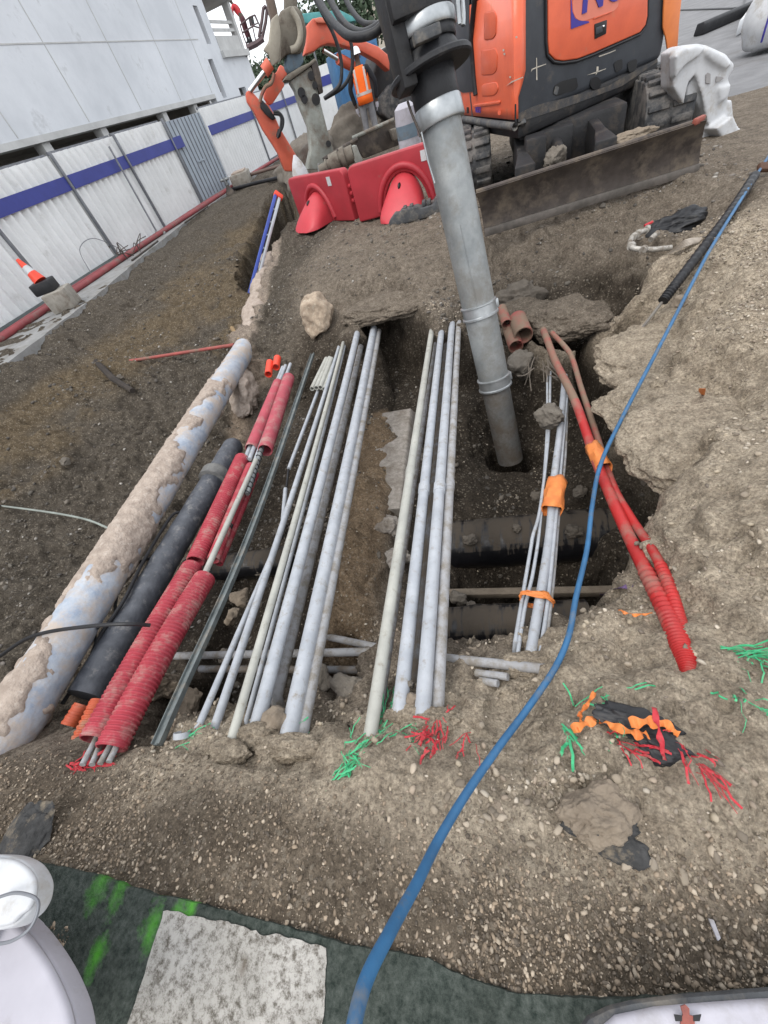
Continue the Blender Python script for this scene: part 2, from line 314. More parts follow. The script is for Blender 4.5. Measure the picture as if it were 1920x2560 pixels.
# back wall (faces the camera)
cp((640,750,-.4),(600,790,-.45),(700,820,-.5),(760,840,-.5),(830,850,-.5),(930,850,-.52),(1110,850,-.52),(880,800,-.3),(1060,785,-.26),(960,765,-.22),(850,835,-.41),(900,818,-.35),(940,828,-.37),(1085,808,-.36),(1150,798,-.37),(1115,790,-.31),(800,830,-.41),(960,850,-.75),(1000,880,-.85),(960,950,-1.0),(1010,960,-1.0),(1000,1040,-.9),
   (690,900,-.6),(690,960,-.9),(640,980,-.8),(760,930,-.85),
   (1160,790,-.45),(1180,900,-.95),(1150,950,-1.05),(1240,860,-.85),(1330,850,-.55),(1390,870,-.6),(1330,950,-1.0),(1450,860,-.6),(1440,930,-.85),(1500,850,-.85))
# hump the barriers stand on
cp((660,650,-.2),(720,640,-.12),(690,580,-.05),(770,560,0),(850,590,0),(950,600,0),(1060,610,-.02),(800,690,-.12),(900,700,-.1),(1000,700,-.1),(720,720,-.22),(780,490,0),(900,520,0),(1030,540,0),(1140,680,-.2),(1100,740,-.3))
# bank under the blade, the hollow with fittings, ridge
cp((1210,605,-.05),(1350,570,-.05),(1500,520,-.05),(1650,470,-.03),(1740,440,0),(1260,690,-.42),(1330,750,-.55),(1330,620,-.2),(1400,660,-.40),(1420,760,-.6),(1450,590,-.16),(1500,640,-.32),(1570,590,-.15),(1540,650,-.42),(1620,620,-.33),(1700,600,-.3),(1650,560,-.12),(1740,570,-.14),(1500,740,-.64),
   (1640,660,-.2),(1590,730,-.3),(1540,790,-.45),(1530,900,-.75),(1560,850,-.6),(1620,800,-.4))
# right bank
cp((1760,640,-.1),(1830,540,-.04),(1900,470,0),(1900,700,0),(1800,820,-.05),(1720,850,-.12),(1650,930,-.18),(1590,1000,-.3),(1570,1050,-.45),(1660,1100,-.2),(1800,1100,-.04),(1900,1100,0),(1650,1220,-.25),(1600,1330,-.35),(1760,1300,-.08),(1900,1350,0),(1700,1500,-.14),(1850,1550,0),(1560,1660,-.16),(1680,1700,-.1),(1820,1720,0),(1450,1720,-.12))
cw((1.0,2.3,-1.1),(.9,2.6,-1.25),(.78,1.9,-1.2),(.62,1.45,-1.1),(1.25,3.3,-.35))
cw((2.5,3,0),(2.5,1,0),(4,2,0),(4,5,0),(2.6,5,0),(6,4,0))
# left bank from the pavement edge to its toe
cp((0,940,-.03),(120,855,-.03),(250,752,-.03),(360,648,-.03),(450,570,-.03),(560,490,-.02),(100,1000,-.35),(250,880,-.35),(400,740,-.32),(500,640,-.3),(0,1130,-.45),(150,1150,-.6),(300,1000,-.6),(430,860,-.55),(540,750,-.45),(600,640,-.42),
   (0,1330,-.7),(0,1560,-.8),(60,1480,-.8),(150,1360,-.82),(260,1200,-.8),(370,1060,-.78),(480,930,-.68),(560,830,-.55),(612,850,-.40),(645,760,-.30),(672,690,-.22),(650,580,-.42),(690,520,-.3),(720,470,-.12),(700,430,-.05),(640,430,-.02),
   (250,1480,-.85),(350,1300,-.9),(450,1150,-.95),(560,1050,-.95),(620,1000,-.85),(100,1720,-.6),(170,1750,-.6),(40,1850,-.32),(150,1830,-.42))
cw((-7.4,4.3,0),(-7.2,2,0),(-7.3,0,-.1),(-6.3,2,-.45),(-6.2,0,-.5),(-4.8,-.2,-.5),(-3.4,.1,-.35),(-7.6,-2,0),(-9,5,0),(-9,9,0),(-9.2,14,0),(-9.6,20,0),(-12,8,0))
# far ground
for x in (-16, -8, -4, 0, 3, 8, 16, 40):
    for y in (14, 20, 35, 70): cw((x, y, .0 if y > 14 else 0.0))
cw((-6,20,0),(-3.2,13.8,.22),(-4.5,14,.2),(-2.2,14.6,.2),(-4,12.3,.1),(-1,10,0),(1,8,0),(-.5,7,0),(3,9,0),(-3,9.5,0),(-40,20,0),(-40,-20,0),(40,-20,0),(0,-30,0),(-20,70,0))
ctrl = np.array(ctrl)
# merge crowded points
keep = []
for i, q in enumerate(ctrl):
    if all(np.hypot(*(q[:2] - ctrl[j][:2])) > .045 for j in keep): keep.append(i)
ctrl = ctrl[keep]
N = len(ctrl)
dd = np.hypot(ctrl[:, None, 0] - ctrl[None, :, 0], ctrl[:, None, 1] - ctrl[None, :, 1])
A = np.zeros((N + 3, N + 3)); A[:N, :N] = dd - np.eye(N) * .004; A[:N, N] = A[N, :N] = 1; A[:N, N + 1:] = ctrl[:, :2]; A[N + 1:, :N] = ctrl[:, :2].T
coef = np.linalg.solve(A, np.concatenate([ctrl[:, 2], [0, 0, 0]]))
def hraw(x, y):
    x = np.asarray(x, float); y = np.asarray(y, float); out = np.empty(x.size); xf, yf = x.ravel(), y.ravel()
    for i in range(0, x.size, 20000):
        s = slice(i, i + 20000)
        out[s] = np.hypot(xf[s, None] - ctrl[None, :, 0], yf[s, None] - ctrl[None, :, 1]) @ coef[:N] + coef[N] + xf[s] * coef[N + 1] + yf[s] * coef[N + 2]
    return out.reshape(x.shape)
def axis(lo, hi, d, far0, far1, g):
    a = list(np.arange(lo, hi, d)); s = d; q = lo
    left = []
    while q > far0: s *= g; q -= s; left.append(q)
    s = d; q = a[-1]; right = []
    while q < far1: s *= g; q += s; right.append(q)
    return np.array(left[::-1] + a + right)
gx = axis(-4.6, 1.9, .0155, -60, 60, 1.022); gy = axis(-.35, 4.7, .0155, -30, 110, 1.02)
NX, NY = len(gx), len(gy)
XX, YY = np.meshgrid(gx, gy)
ZZ = np.clip(hraw(XX, YY), -1.75, .35)
far = np.clip((np.hypot(XX, YY - 4) - 16) / 10, 0, 1); ZZ = ZZ * (1 - far)
# dug faces: steep-sided pits cut into the surface
def sdist(poly, x, y):
    d2 = np.full(x.shape, 1e9); ins = np.zeros(x.shape, bool); n = len(poly)
    for i in range(n):
        ax_, ay_ = poly[i]; bx_, by_ = poly[(i + 1) % n]; ex_, ey_ = bx_ - ax_, by_ - ay_
        t = np.clip(((x - ax_) * ex_ + (y - ay_) * ey_) / (ex_ * ex_ + ey_ * ey_ + 1e-12), 0, 1)
        d2 = np.minimum(d2, (x - ax_ - t * ex_) ** 2 + (y - ay_ - t * ey_) ** 2)
        c_ = ((ay_ > y) != (by_ > y)) & (x < (bx_ - ax_) * (y - ay_) / (by_ - ay_ + 1e-12) + ax_); ins ^= c_
    return np.where(ins, -1, 1) * np.sqrt(d2)
def carve(rim, floor, wall, wob=.05, seed=0, undul=.08):
    global ZZ
    poly = [tuple(P(*q)[:2]) for q in rim]; xs = [q[0] for q in poly]; ys = [q[1] for q in poly]
    i0, i1 = np.searchsorted(gx, [min(xs) - .5, max(xs) + .5]); j0, j1 = np.searchsorted(gy, [min(ys) - .5, max(ys) + .5])
    X, Y, Z = XX[j0:j1, i0:i1], YY[j0:j1, i0:i1], ZZ[j0:j1, i0:i1]
    p3 = np.stack([X.ravel(), Y.ravel(), np.zeros(X.size)], 1)
    sd_ = sdist(poly, X, Y) + wob * fbm(p3 * 5, 200 + seed, 4).reshape(X.shape)
    t = np.clip(-sd_ / wall, 0, 1); t = t * t * (3 - 2 * t)
    fl = floor + undul * fbm(p3 * 3, 230 + seed, 4).reshape(X.shape)
    ZZ[j0:j1, i0:i1] = np.minimum(Z, Z * (1 - t) + np.minimum(fl, Z) * t)
# main pit on the right
carve([(1040,870,-.6),(1110,850,-.5),(1200,820,-.5),(1300,870,-.6),(1380,880,-.55),(1450,860,-.5),(1500,800,-.45),(1560,850,-.4),(1556,979,-.35),(1572,1042,-.32),(1650,1050,-.28),(1765,1100,-.25),(1765,1165,-.25),(1715,1240,-.27),(1643,1335,-.28),(1569,1415,-.3),(1547,1458,-.3),(1535,1530,-.22),(1480,1560,-.22),(1420,1560,-.3),(1300,1585,-.4),(1180,1600,-.45),(1090,1620,-.5),(1020,1560,-.55),(1010,1480,-.6),(1030,1300,-.7),(1045,1100,-.75),(1020,1000,-.8)], -1.05, .10, .06, 1, .05)
# void between the crossing pipes, hole under the suction tube, burrow behind the red ducts
carve([(1090,1500,-1.1),(1140,1425,-1.1),(1350,1410,-1.1),(1535,1390,-1.1),(1560,1450,-1.0),(1490,1510,-.95),(1300,1530,-.9),(1120,1540,-.9)], -1.95, .10, .03, 2, .03)
carve([(1210,1120,-1.2),(1225,1085,-1.2),(1290,1070,-1.2),(1365,1090,-1.2),(1375,1120,-1.2),(1330,1150,-1.2),(1220,1165,-1.2)], -1.9, .10, .03, 3, .02)
carve([(1440,830,-.7),(1500,850,-.6),(1560,870,-.5),(1560,980,-.5),(1540,1030,-.7),(1450,1010,-1.0),(1420,930,-1.0)], -1.75, .12, .05, 4, .03)
# notch behind the ducts at the back
carve([(868,800,-.42),(960,778,-.38),(1075,795,-.42),(1090,850,-.55),(1060,1000,-.8),(1040,1150,-.85),(975,1080,-.9),(955,960,-.9),(945,880,-.6)], -1.05, .08, .05, 5)
# left pit under the wide bundle
carve([(655,960,-.75),(700,905,-.6),(770,872,-.52),(830,885,-.55),(905,900,-.6),(895,980,-.75),(880,1060,-.75),(868,1200,-.66),(830,1350,-.58),(808,1480,-.55),(805,1600,-.55),(790,1720,-.45),(700,1760,-.4),(600,1770,-.4),(500,1810,-.33),(400,1830,-.3),(340,1790,-.45),(430,1600,-.65),(520,1400,-.8),(590,1200,-.9),(620,1060,-.88)], -1.12, .12, .08, 6)
carve([(830,1760,-.34),(880,1740,-.36),(915,1700,-.4),(920,1600,-.5),(900,1540,-.55),(840,1540,-.55),(790,1600,-.55),(780,1720,-.42)], -.66, .1, .05, 7, .04)
carve([(760,1815,-.18),(850,1850,-.14),(905,1835,-.14),(905,1780,-.25),(800,1750,-.3)], -.36, .12, .04, 8, .03)
# side trench with the ladder
carve([(760,535,-.05),(715,585,-.08),(672,650,-.16),(648,715,-.25),(640,760,-.38),(596,735,-.42),(596,660,-.40),(632,575,-.38),(672,510,-.3),(725,465,-.12)], -1.5, .22, .07, 9, .1)
# hollow with fittings
carve([(1560,640,-.2),(1590,590,-.14),(1650,565,-.1),(1730,575,-.1),(1760,610,-.1),(1700,635,-.2),(1620,650,-.28)], -.42, .12, .05, 10, .05)
# scoops along the near rim
carve([(1430,1740,-.1),(1350,1790,-.08),(1290,1840,-.05),(1330,1870,-.03),(1400,1830,-.05)], -.16, .12, .04, 11, .02)
carve([(1220,1700,-.18),(1330,1680,-.22),(1370,1720,-.15),(1320,1790,-.1),(1230,1810,-.08),(1170,1760,-.1)], -.24, .16, .05, 12, .03)
pts = np.stack([XX.ravel(), YY.ravel(), ZZ.ravel()], 1)
def grid_normals(pt):
    g = pt.reshape(NY, NX, 3); du = np.gradient(g, axis=1); dv = np.gradient(g, axis=0); n = np.cross(du, dv); n /= np.linalg.norm(n, axis=2, keepdims=True) + 1e-12; return n.reshape(-1, 3)
nrm = grid_normals(pts)
near = pts[:, 1] < .25 + .1 * pts[:, 0] * 0
amp = np.where(pts[:, 1] < .1, .38, 1.0) * np.clip(1 - far.ravel(), .1, 1)
smoothroad = ((pts[:, 0] > 2.3) & (pts[:, 1] > 5.0)) | (pts[:, 0] < -7.6)
amp = np.where(smoothroad, .05, amp)
leftb = np.clip((-2.3 - pts[:, 0]) / .8, 0, 1) * (pts[:, 1] > .3); amp = np.where(smoothroad, amp, amp * (1 + 1.5 * leftb)); crumb = 1.0 * ((pts[:, 1] > .12) & (pts[:, 2] > -.6) & (pts[:, 0] > -1.8) & ((pts[:, 1] < 1.2) | (pts[:, 0] > .5)) & (pts[:, 1] < 4.6)); amp = amp * (1 + .8 * ((pts[:, 1] > .12) & (pts[:, 1] < 1.2) & (pts[:, 0] > -1.8) & (pts[:, 2] > -.5)))
n1 = fbm(pts * np.array([2.6, 2.6, 2.6]), 1, 3); n2 = fbm(pts * 9, 11, 3); n3 = fbm(pts * 26, 21, 3)
rid = 1 - 2 * np.abs(fbm(pts * np.array([5, 5, 8]), 31, 3))
steep = np.clip((1 - nrm[:, 2]) * 3, 0, 1)
d = (n1 * .045 + n2 * .03 + n3 * .014 + (rid - .5) * .03 * steep) * amp
d = d + crumb * .022 * (np.abs(fbm(pts * 11, 81, 3)) * 2 - .35)
d = d + leftb * .07 * (.5 - np.abs(fbm(pts * np.array([2.2, 3.6, 4.5]), 91, 4)) * 2)
pts = pts + nrm * d[:, None]
nrm = grid_normals(pts)
TG = pts.reshape(NY, NX, 3)
def ground(x, y):
    i = int(np.clip(np.searchsorted(gx, x), 0, NX - 1)); j = int(np.clip(np.searchsorted(gy, y), 0, NY - 1)); return float(TG[j, i, 2])
# what the soil is made of, place by place; pit tones carry shade too
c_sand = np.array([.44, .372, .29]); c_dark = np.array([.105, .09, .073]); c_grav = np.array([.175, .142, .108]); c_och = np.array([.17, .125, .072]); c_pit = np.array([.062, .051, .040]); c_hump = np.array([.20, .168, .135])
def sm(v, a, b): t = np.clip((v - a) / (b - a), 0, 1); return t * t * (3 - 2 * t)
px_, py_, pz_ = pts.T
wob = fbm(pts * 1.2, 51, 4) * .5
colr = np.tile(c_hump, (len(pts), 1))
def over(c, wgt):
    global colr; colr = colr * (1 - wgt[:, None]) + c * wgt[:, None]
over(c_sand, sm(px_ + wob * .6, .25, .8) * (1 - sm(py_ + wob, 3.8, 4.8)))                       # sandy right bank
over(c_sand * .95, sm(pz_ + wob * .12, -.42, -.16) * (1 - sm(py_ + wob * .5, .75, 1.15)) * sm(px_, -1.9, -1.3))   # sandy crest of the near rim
over(c_pit, (1 - sm(pz_ + wob * .25, -.95, -.45)) * sm(px_, -3.0, -2.2))                       # damp fill at the bottom, darkened further in place of pit shade
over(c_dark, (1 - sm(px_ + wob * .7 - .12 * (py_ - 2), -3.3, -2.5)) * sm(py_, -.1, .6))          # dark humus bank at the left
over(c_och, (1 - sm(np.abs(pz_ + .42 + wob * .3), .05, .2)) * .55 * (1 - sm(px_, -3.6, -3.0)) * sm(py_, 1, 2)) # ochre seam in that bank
over(c_pit * 1.2, sm(pz_ + wob * .2, -1.0, -.3) * 0 + (1 - sm(pz_ + wob * .2, -.52, -.30)) * sm(py_ + wob * .3, 3.7, 4.2) * (1 - sm(py_, 5.2, 6.2)) * sm(px_, -2.6, -2.2))  # back face and bank below the blade, shade put into the soil colour
over(c_grav, (1 - sm(py_ + wob * .35, -.14, .03)))                                     # brown gravel next to the pavement
def near_line(pl, wd, soft):
    q = [P(*p) for p in pl]; d2 = np.full(len(pts), 1e9)
    for a, b in zip(q[:-1], q[1:]):
        e = (b - a)[:2]; t = np.clip(((pts[:, 0] - a[0]) * e[0] + (pts[:, 1] - a[1]) * e[1]) / (e @ e), 0, 1); d2 = np.minimum(d2, (pts[:, 0] - a[0] - t * e[0]) ** 2 + (pts[:, 1] - a[1] - t * e[1]) ** 2)
    return 1 - sm(np.sqrt(d2) + wob * .12, wd, wd + soft)
over(np.array([.26, .19, .125]), near_line([(930,1020,-.7),(905,1200,-.55),(870,1330,-.5),(850,1450,-.48),(848,1570,-.52)], .10, .16) * .9)   # brown ridge between the two bundles
over(np.array([.36, .30, .25]), near_line([(585,905,-.5),(625,800,-.38),(660,700,-.28),(690,630,-.2)], .10, .14) * .85)   # crumbled concrete over the buried pipe
over(np.array([.34, .27, .21]), near_line([(560,1080,-.8),(600,980,-.75),(640,930,-.7)], .12, .15) * .8)
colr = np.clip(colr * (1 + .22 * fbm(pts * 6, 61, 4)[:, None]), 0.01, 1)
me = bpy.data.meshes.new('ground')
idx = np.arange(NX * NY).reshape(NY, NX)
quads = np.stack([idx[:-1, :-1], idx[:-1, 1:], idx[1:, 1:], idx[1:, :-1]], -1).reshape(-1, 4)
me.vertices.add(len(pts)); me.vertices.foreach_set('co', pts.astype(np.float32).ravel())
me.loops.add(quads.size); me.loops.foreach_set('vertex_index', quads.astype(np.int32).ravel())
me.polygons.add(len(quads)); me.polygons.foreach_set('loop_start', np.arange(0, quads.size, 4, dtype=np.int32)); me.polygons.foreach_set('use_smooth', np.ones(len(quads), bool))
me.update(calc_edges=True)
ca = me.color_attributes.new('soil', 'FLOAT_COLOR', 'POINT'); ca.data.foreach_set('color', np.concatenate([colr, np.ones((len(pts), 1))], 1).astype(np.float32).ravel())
def soil_material(name):
    m = bpy.data.materials.new(name); m.use_nodes = True; n = m.node_tree.nodes; L = m.node_tree.links; b = n['Principled BSDF']
    at = n.new('ShaderNodeAttribute'); at.attribute_name = 'soil'; g = n.new('ShaderNodeNewGeometry')
    def noise(sc_, det=8, ro=.7):
        t = n.new('ShaderNodeTexNoise'); t.inputs['Scale'].default_value = sc_; t.inputs['Detail'].default_value = det; t.inputs['Roughness'].default_value = ro; L.new(g.outputs['Position'], t.inputs['Vector']); return t
    def mul(a, f):
        x = n.new('ShaderNodeMix'); x.data_type = 'RGBA'; x.blend_type = 'MULTIPLY'; x.inputs[0].default_value = 1; L.new(a, x.inputs[6]); L.new(f, x.inputs[7]); return x.outputs[2]
    def ramp(src, p0, v0, p1, v1):
        r = n.new('ShaderNodeValToRGB'); r.color_ramp.elements[0].position = p0; r.color_ramp.elements[0].color = (*v0, 1); r.color_ramp.elements[1].position = p1; r.color_ramp.elements[1].color = (*v1, 1); L.new(src, r.inputs[0]); return r.outputs[0]
    o = mul(at.outputs[0], ramp(noise(14).outputs[0], .33, (.62, .6, .58), .68, (1.3, 1.3, 1.28)))
    o = mul(o, ramp(noise(70, 4).outputs[0], .35, (.6, .6, .6), .68, (1.3, 1.3, 1.3)))
    vo = n.new('ShaderNodeTexVoronoi'); vo.inputs['Scale'].default_value = 75; L.new(g.outputs['Position'], vo.inputs['Vector'])
    sep = n.new('ShaderNodeSeparateColor'); L.new(vo.outputs['Color'], sep.inputs[0])
    grit = n.new('ShaderNodeMath'); grit.operation = 'GREATER_THAN'; grit.inputs[1].default_value = .92; L.new(sep.outputs[0], grit.inputs[0])
    x = n.new('ShaderNodeMix'); x.data_type = 'RGBA'; L.new(o, x.inputs[6]); x.inputs[7].default_value = (.4, .35, .28, 1)
    mm = n.new('ShaderNodeMath'); mm.operation = 'MULTIPLY'; mm.inputs[1].default_value = .3; L.new(grit.outputs[0], mm.inputs[0]); L.new(mm.outputs[0], x.inputs[0])
    L.new(x.outputs[2], b.inputs['Base Color']); b.inputs['Roughness'].default_value = .95; b.inputs['Specular IOR Level'].default_value = .15
    b1 = n.new('ShaderNodeBump'); b1.inputs['Strength'].default_value = .9; b1.inputs['Distance'].default_value = .045; L.new(noise(22, 8, .75).outputs[0], b1.inputs['Height'])
    b2 = n.new('ShaderNodeBump'); b2.inputs['Strength'].default_value = .7; b2.inputs['Distance'].default_value = .008; b2.invert = True; L.new(vo.outputs['Distance'], b2.inputs['Height']); L.new(b1.outputs[0], b2.inputs['Normal'])
    L.new(b2.outputs[0], b.inputs['Normal']); return m
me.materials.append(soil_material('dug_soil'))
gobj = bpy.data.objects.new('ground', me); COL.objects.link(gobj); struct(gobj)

# loose pebbles over the soil
def scatter(name, count, weight, smin, smax, seed, cols, sub=1):
    r = np.random.default_rng(seed)
    area = np.abs(np.gradient(XX, axis=1) * np.gradient(YY, axis=0)).ravel()
    wv = area * weight; pr = wv / wv.sum(); k = r.choice(len(pts), count, p=pr)
    c = pts[k] + nrm[k] * .001 + r.normal(0, .007, (count, 3)) * np.array([1, 1, 0])
    s = smin + (smax - smin) * r.random(count) ** 3
    v, f = ico(sub); nv = len(v)
    sc3 = np.stack([1 + .5 * r.random(count), .7 + .4 * r.random(count), .45 + .35 * r.random(count)], 1) * s[:, None]
    jit = 1 + (.22 if sub == 1 else .17) * r.normal(0, 1, (count, nv, 1)).clip(-1.3, 1.3)
    q = v[None] * jit * sc3[:, None]
    a = r.random(count) * 6.283; t = r.normal(0, .5, count); ca_, sa_ = np.cos(a)[:, None], np.sin(a)[:, None]; ct, st = np.cos(t)[:, None], np.sin(t)[:, None]
    q = np.stack([q[..., 0], q[..., 1] * ct - q[..., 2] * st, q[..., 1] * st + q[..., 2] * ct], -1)
    q = np.stack([q[..., 0] * ca_ - q[..., 1] * sa_, q[..., 0] * sa_ + q[..., 1] * ca_, q[..., 2]], -1) + c[:, None]
    fa = (f[None] + (np.arange(count) * nv)[:, None, None]).reshape(-1, 3)
    m = bpy.data.meshes.new(name); m.vertices.add(count * nv); m.vertices.foreach_set('co', q.astype(np.float32).ravel())
    m.loops.add(fa.size); m.loops.foreach_set('vertex_index', fa.astype(np.int32).ravel()); m.polygons.add(len(fa)); m.polygons.foreach_set('loop_start', np.arange(0, fa.size, 3, dtype=np.int32)); m.polygons.foreach_set('use_smooth', np.ones(len(fa), bool)); m.update(calc_edges=True)
    cols = np.array(cols); cc = cols[r.integers(0, len(cols), count)] * (.7 + .6 * r.random((count, 1)))
    cc = np.repeat(np.concatenate([cc, np.ones((count, 1))], 1), nv, 0)
    at = m.color_attributes.new('soil', 'FLOAT_COLOR', 'POINT'); at.data.foreach_set('color', cc.astype(np.float32).ravel())
    pm = bpy.data.materials.get('pebble') or bpy.data.materials.new('pebble')
    if not pm.use_nodes:
        pm.use_nodes = True; n = pm.node_tree.nodes; an = n.new('ShaderNodeAttribute'); an.attribute_name = 'soil'; pm.node_tree.links.new(an.outputs[0], n['Principled BSDF'].inputs[0]); n['Principled BSDF'].inputs['Roughness'].default_value = .8
    m.materials.append(pm)
    o = bpy.data.objects.new(name, m); COL.objects.link(o); o['kind'] = 'stuff'
    return o
rr_ = np.hypot(px_, py_)
patch = sm(fbm(pts * 2.2, 71, 3), -.1, .35)
up = np.clip(nrm[:, 2], .15, 1)
wn = (1 - sm(py_ + wob * .35, -.14, .12)) * (py_ > -.75) * (px_ > -2.2) * (px_ < 1.8)
tag(scatter('gravel', 52000, wn * (.35 + .65 * patch), .0016, .0068, 3, [(.22,.17,.12),(.15,.115,.08),(.28,.22,.16),(.10,.08,.06),(.36,.3,.23),(.18,.145,.11),(.12,.095,.07)]), 'brown gravel spread between the pit and the green pavement', 'gravel')
wr = ((px_ > -1.6) & (px_ < 2.6) & (py_ < 4.4) & (py_ > .1)) * up * np.where(px_ > .3, 1, .8) * (.12 + patch) * np.where(pz_ > -.55, 1, .12)
tag(scatter('rubble_grit', 15000, wr, .0025, .011, 4, [(.33,.28,.21),(.26,.21,.16),(.42,.37,.3),(.2,.165,.13)]), 'pale grit and pebbles strewn over the sandy bank and pit', 'gravel')
wl = ((px_ > -7.5) & (px_ < 2.4) & (py_ > .5) & (py_ < 10) & ((px_ < -1.6) | (py_ > 4))) * up * (.15 + patch) / (1 + .03 * rr_ ** 2)
tag(scatter('stone_chips', 7500, wl, .003, .02, 5, [(.17,.15,.13),(.12,.105,.09),(.3,.28,.25),(.09,.08,.07),(.08,.07,.06)]), 'stone chips lying in the dark soil of the back and left banks', 'gravel')

wc = ((px_ > -1.8) & (px_ < 2.6) & (py_ < 4.6) & (py_ > .02) & (pz_ > -.7)) * up * np.where(px_ > .4, 1, np.where(py_ < .9, 1.2, .25)) * (.2 + patch)
tag(scatter('soil_crumbs', 5000, wc, .003, .013, 6, [(.32,.27,.21),(.27,.225,.17),(.20,.165,.125)], 2), 'crumbs of broken sandy soil on the rim and right bank', 'soil')
wd_ = ((px_ > -7) & (px_ < 1.5) & (py_ > .6) & (py_ < 9) & ((px_ < -2) | (py_ > 4.1) | (pz_ < -.6))) * up * (.2 + patch) / (1 + .03 * rr_ ** 2)
tag(scatter('dark_crumbs', 3500, wd_, .006, .028, 7, [(.10,.088,.072),(.075,.066,.056),(.13,.112,.09)], 2), 'crumbs of dark damp soil on the left bank and in the pit', 'soil')

# overhanging lips of soil above the undercut places
def lip(c, size, rot, seed, col):
    v, f = ico(6); v = v * (1 + .35 * fbm(v * 1.6 + seed, seed, 4)[:, None] + .10 * fbm(v * 7 + seed, seed + 5, 4, .6)[:, None]) * np.array(size); cs, sn = math.cos(rot), math.sin(rot)
    v = np.stack([v[:, 0] * cs - v[:, 1] * sn, v[:, 0] * sn + v[:, 1] * cs, v[:, 2]], 1) + np.array(c); b = MB(); b.add(v.tolist(), f.tolist()); o = b.build('ground', me.materials[0], smooth=180)
    at = o.data.color_attributes.new('soil', 'FLOAT_COLOR', 'POINT'); cc = np.array(col) * (1 + .2 * fbm(v * 6, 61, 4)[:, None]); at.data.foreach_set('color', np.concatenate([cc, np.ones((len(v), 1))], 1).astype(np.float32).ravel()); struct(o)
lip(P(1600, 900, -.42) + np.array([.12,0,-.03]), (.42, .48, .13), .5, 301, c_sand * .9)
lip(P(1690, 1110, -.27) + np.array([.10,0,-.04]), (.36, .42, .12), .3, 302, c_sand * .95)
lip(P(1625, 1030, -.36) + np.array([.12,0,-.03]), (.34, .4, .11), .6, 303, c_sand * .9)
lip(P(965, 775, -.28) + np.array([0,.22,-.05]), (.62, .36, .12), .0, 304, c_hump)
lip(P(1420, 800, -.50) + np.array([0,.12,-.05]), (.40, .34, .14), -.2, 305, c_hump * .9)
lip(P(1310, 790, -.50) + np.array([0,.12,-.05]), (.34, .3, .12), .1, 306, c_hump * .85)
for (px, py, z, sz, rt, k) in ((720, 1868, -.16, (.16, .05, .06), .1, 311), (640, 1845, -.17, (.10, .05, .06), .2, 312), (565, 1880, -.13, (.10, .05, .05), .0, 313), (1075, 1805, -.16, (.13, .05, .06), .1, 314), (1005, 1790, -.17, (.08, .04, .05), .3, 315), (925, 1868, -.14, (.09, .05, .05), .0, 316), (1325, 1668, -.28, (.12, .06, .06), .1, 317)):
    lip(P(px, py, z), sz, rt, k, c_sand * .92)
#=SECTION2
# ------------------------------------------------------------------ ducts and pipes in the pit
G3 = 'grey ducts tied with orange tape'; G1 = 'grey telecom ducts of the middle-left bundle'; G2 = 'four grey ducts of the centre bundle'
def pipe(name, pts, w, m, label, cat='pipe', group=None, seg=14, coll=None, base_i=0, sag=0, n=18):
    """pts: (px, py, z) triples; w: apparent width at pts[base_i] -> true radius"""
    q = [P(*p) for p in pts]; r = rad(q[base_i], w)
    if group in (G1, G2, 'lower row of the centre bundle'): q[1] = q[1] + (q[1] - q[0]) * .05
    if group in (G1, G2, 'lower row of the centre bundle', G3):
        dq = (q[0] - q[1]); dq /= np.linalg.norm(dq); bury = q[0] + dq * .07; bury[2] = min(ground(bury[0], bury[1]), q[0][2]) - .06
    else: bury = None
    path = line(q[0], q[1], n) if len(q) == 2 else spline(q, 8)
    if sag:
        L_ = len(path) - 1
        path = [p - ZUP * sag * 4 * (i / L_) * (1 - i / L_) for i, p in enumerate(path)]
    if bury is not None: path = [bury, lerp(bury, path[0], .6)] + list(path)
    o = MB().tube(path, r, seg).build(name, m)
    tag(o, label, cat, group)
    if coll:
        for t in coll:
            k = min(int(t * (len(path) - 1)) + 2, len(path) - 2); a, b = path[k], path[k + 1]; dr = (b - a) / np.linalg.norm(b - a)
            c = lerp(a, b, .5)
            MB().tube([c - dr * .002, c, c + dr * .07, c + dr * .075], [r * 1.0, r * 1.14, r * 1.14, r * 1.0], seg).build('socket', m, o)
    return o, path, r
b1 = [ # near end, far end, width at near end, material, label
 ((537,1818,-.20),(842,885,-.50),20,M_grey,'slim grey duct on the outer left edge of the wide bundle'),
 ((573,1869,-.12),(854,872,-.47),21,M_grey2,'cream-tinted slim duct second from the left in the wide bundle'),
 ((617,1800,-.24),(861,868,-.50),12,M_grey,'thinnest grey duct tucked low between cream and thick ducts'),
 ((640,1822,-.18),(893,832,-.42),33,M_grey,'thick duct of the wide bundle whose far end reaches highest'),
 ((690,1740,-.30),(902,866,-.54),28,M_grey3,'dusty thick duct in the middle of the wide bundle, half sunk between neighbours'),
 ((722,1838,-.17),(931,838,-.45),39,M_grey,'broad pale duct near the right side of the wide bundle, ending under green net'),
 ((752,1842,-.20),(944,845,-.49),30,M_grey3,'outermost right dusty duct of the wide bundle'),
]
for a, b, wd, m, lab in b1: pipe('grey_duct', [a, b], wd * 1.2, m, lab, 'duct', G1, sag=.02)
G2 = 'four grey ducts of the centre bundle'
b2 = [((924,1850,-.12),(1081,815,-.45),33,M_grey2,'greenish-cream leftmost duct of the four-duct centre bundle',.335),
 ((1000,1775,-.15),(1105,815,-.46),37,M_grey,'second duct from the left of the four-duct centre bundle, speckled white',.26),
 ((1055,1800,-.13),(1130,807,-.45),39,M_grey,'widest pale duct of the four-duct centre bundle with a knot hole near its end',.27),
 ((1092,1775,-.17),(1147,803,-.48),33,M_grey3,'dull right-hand duct of the four-duct centre bundle lying a little lower',.25)]
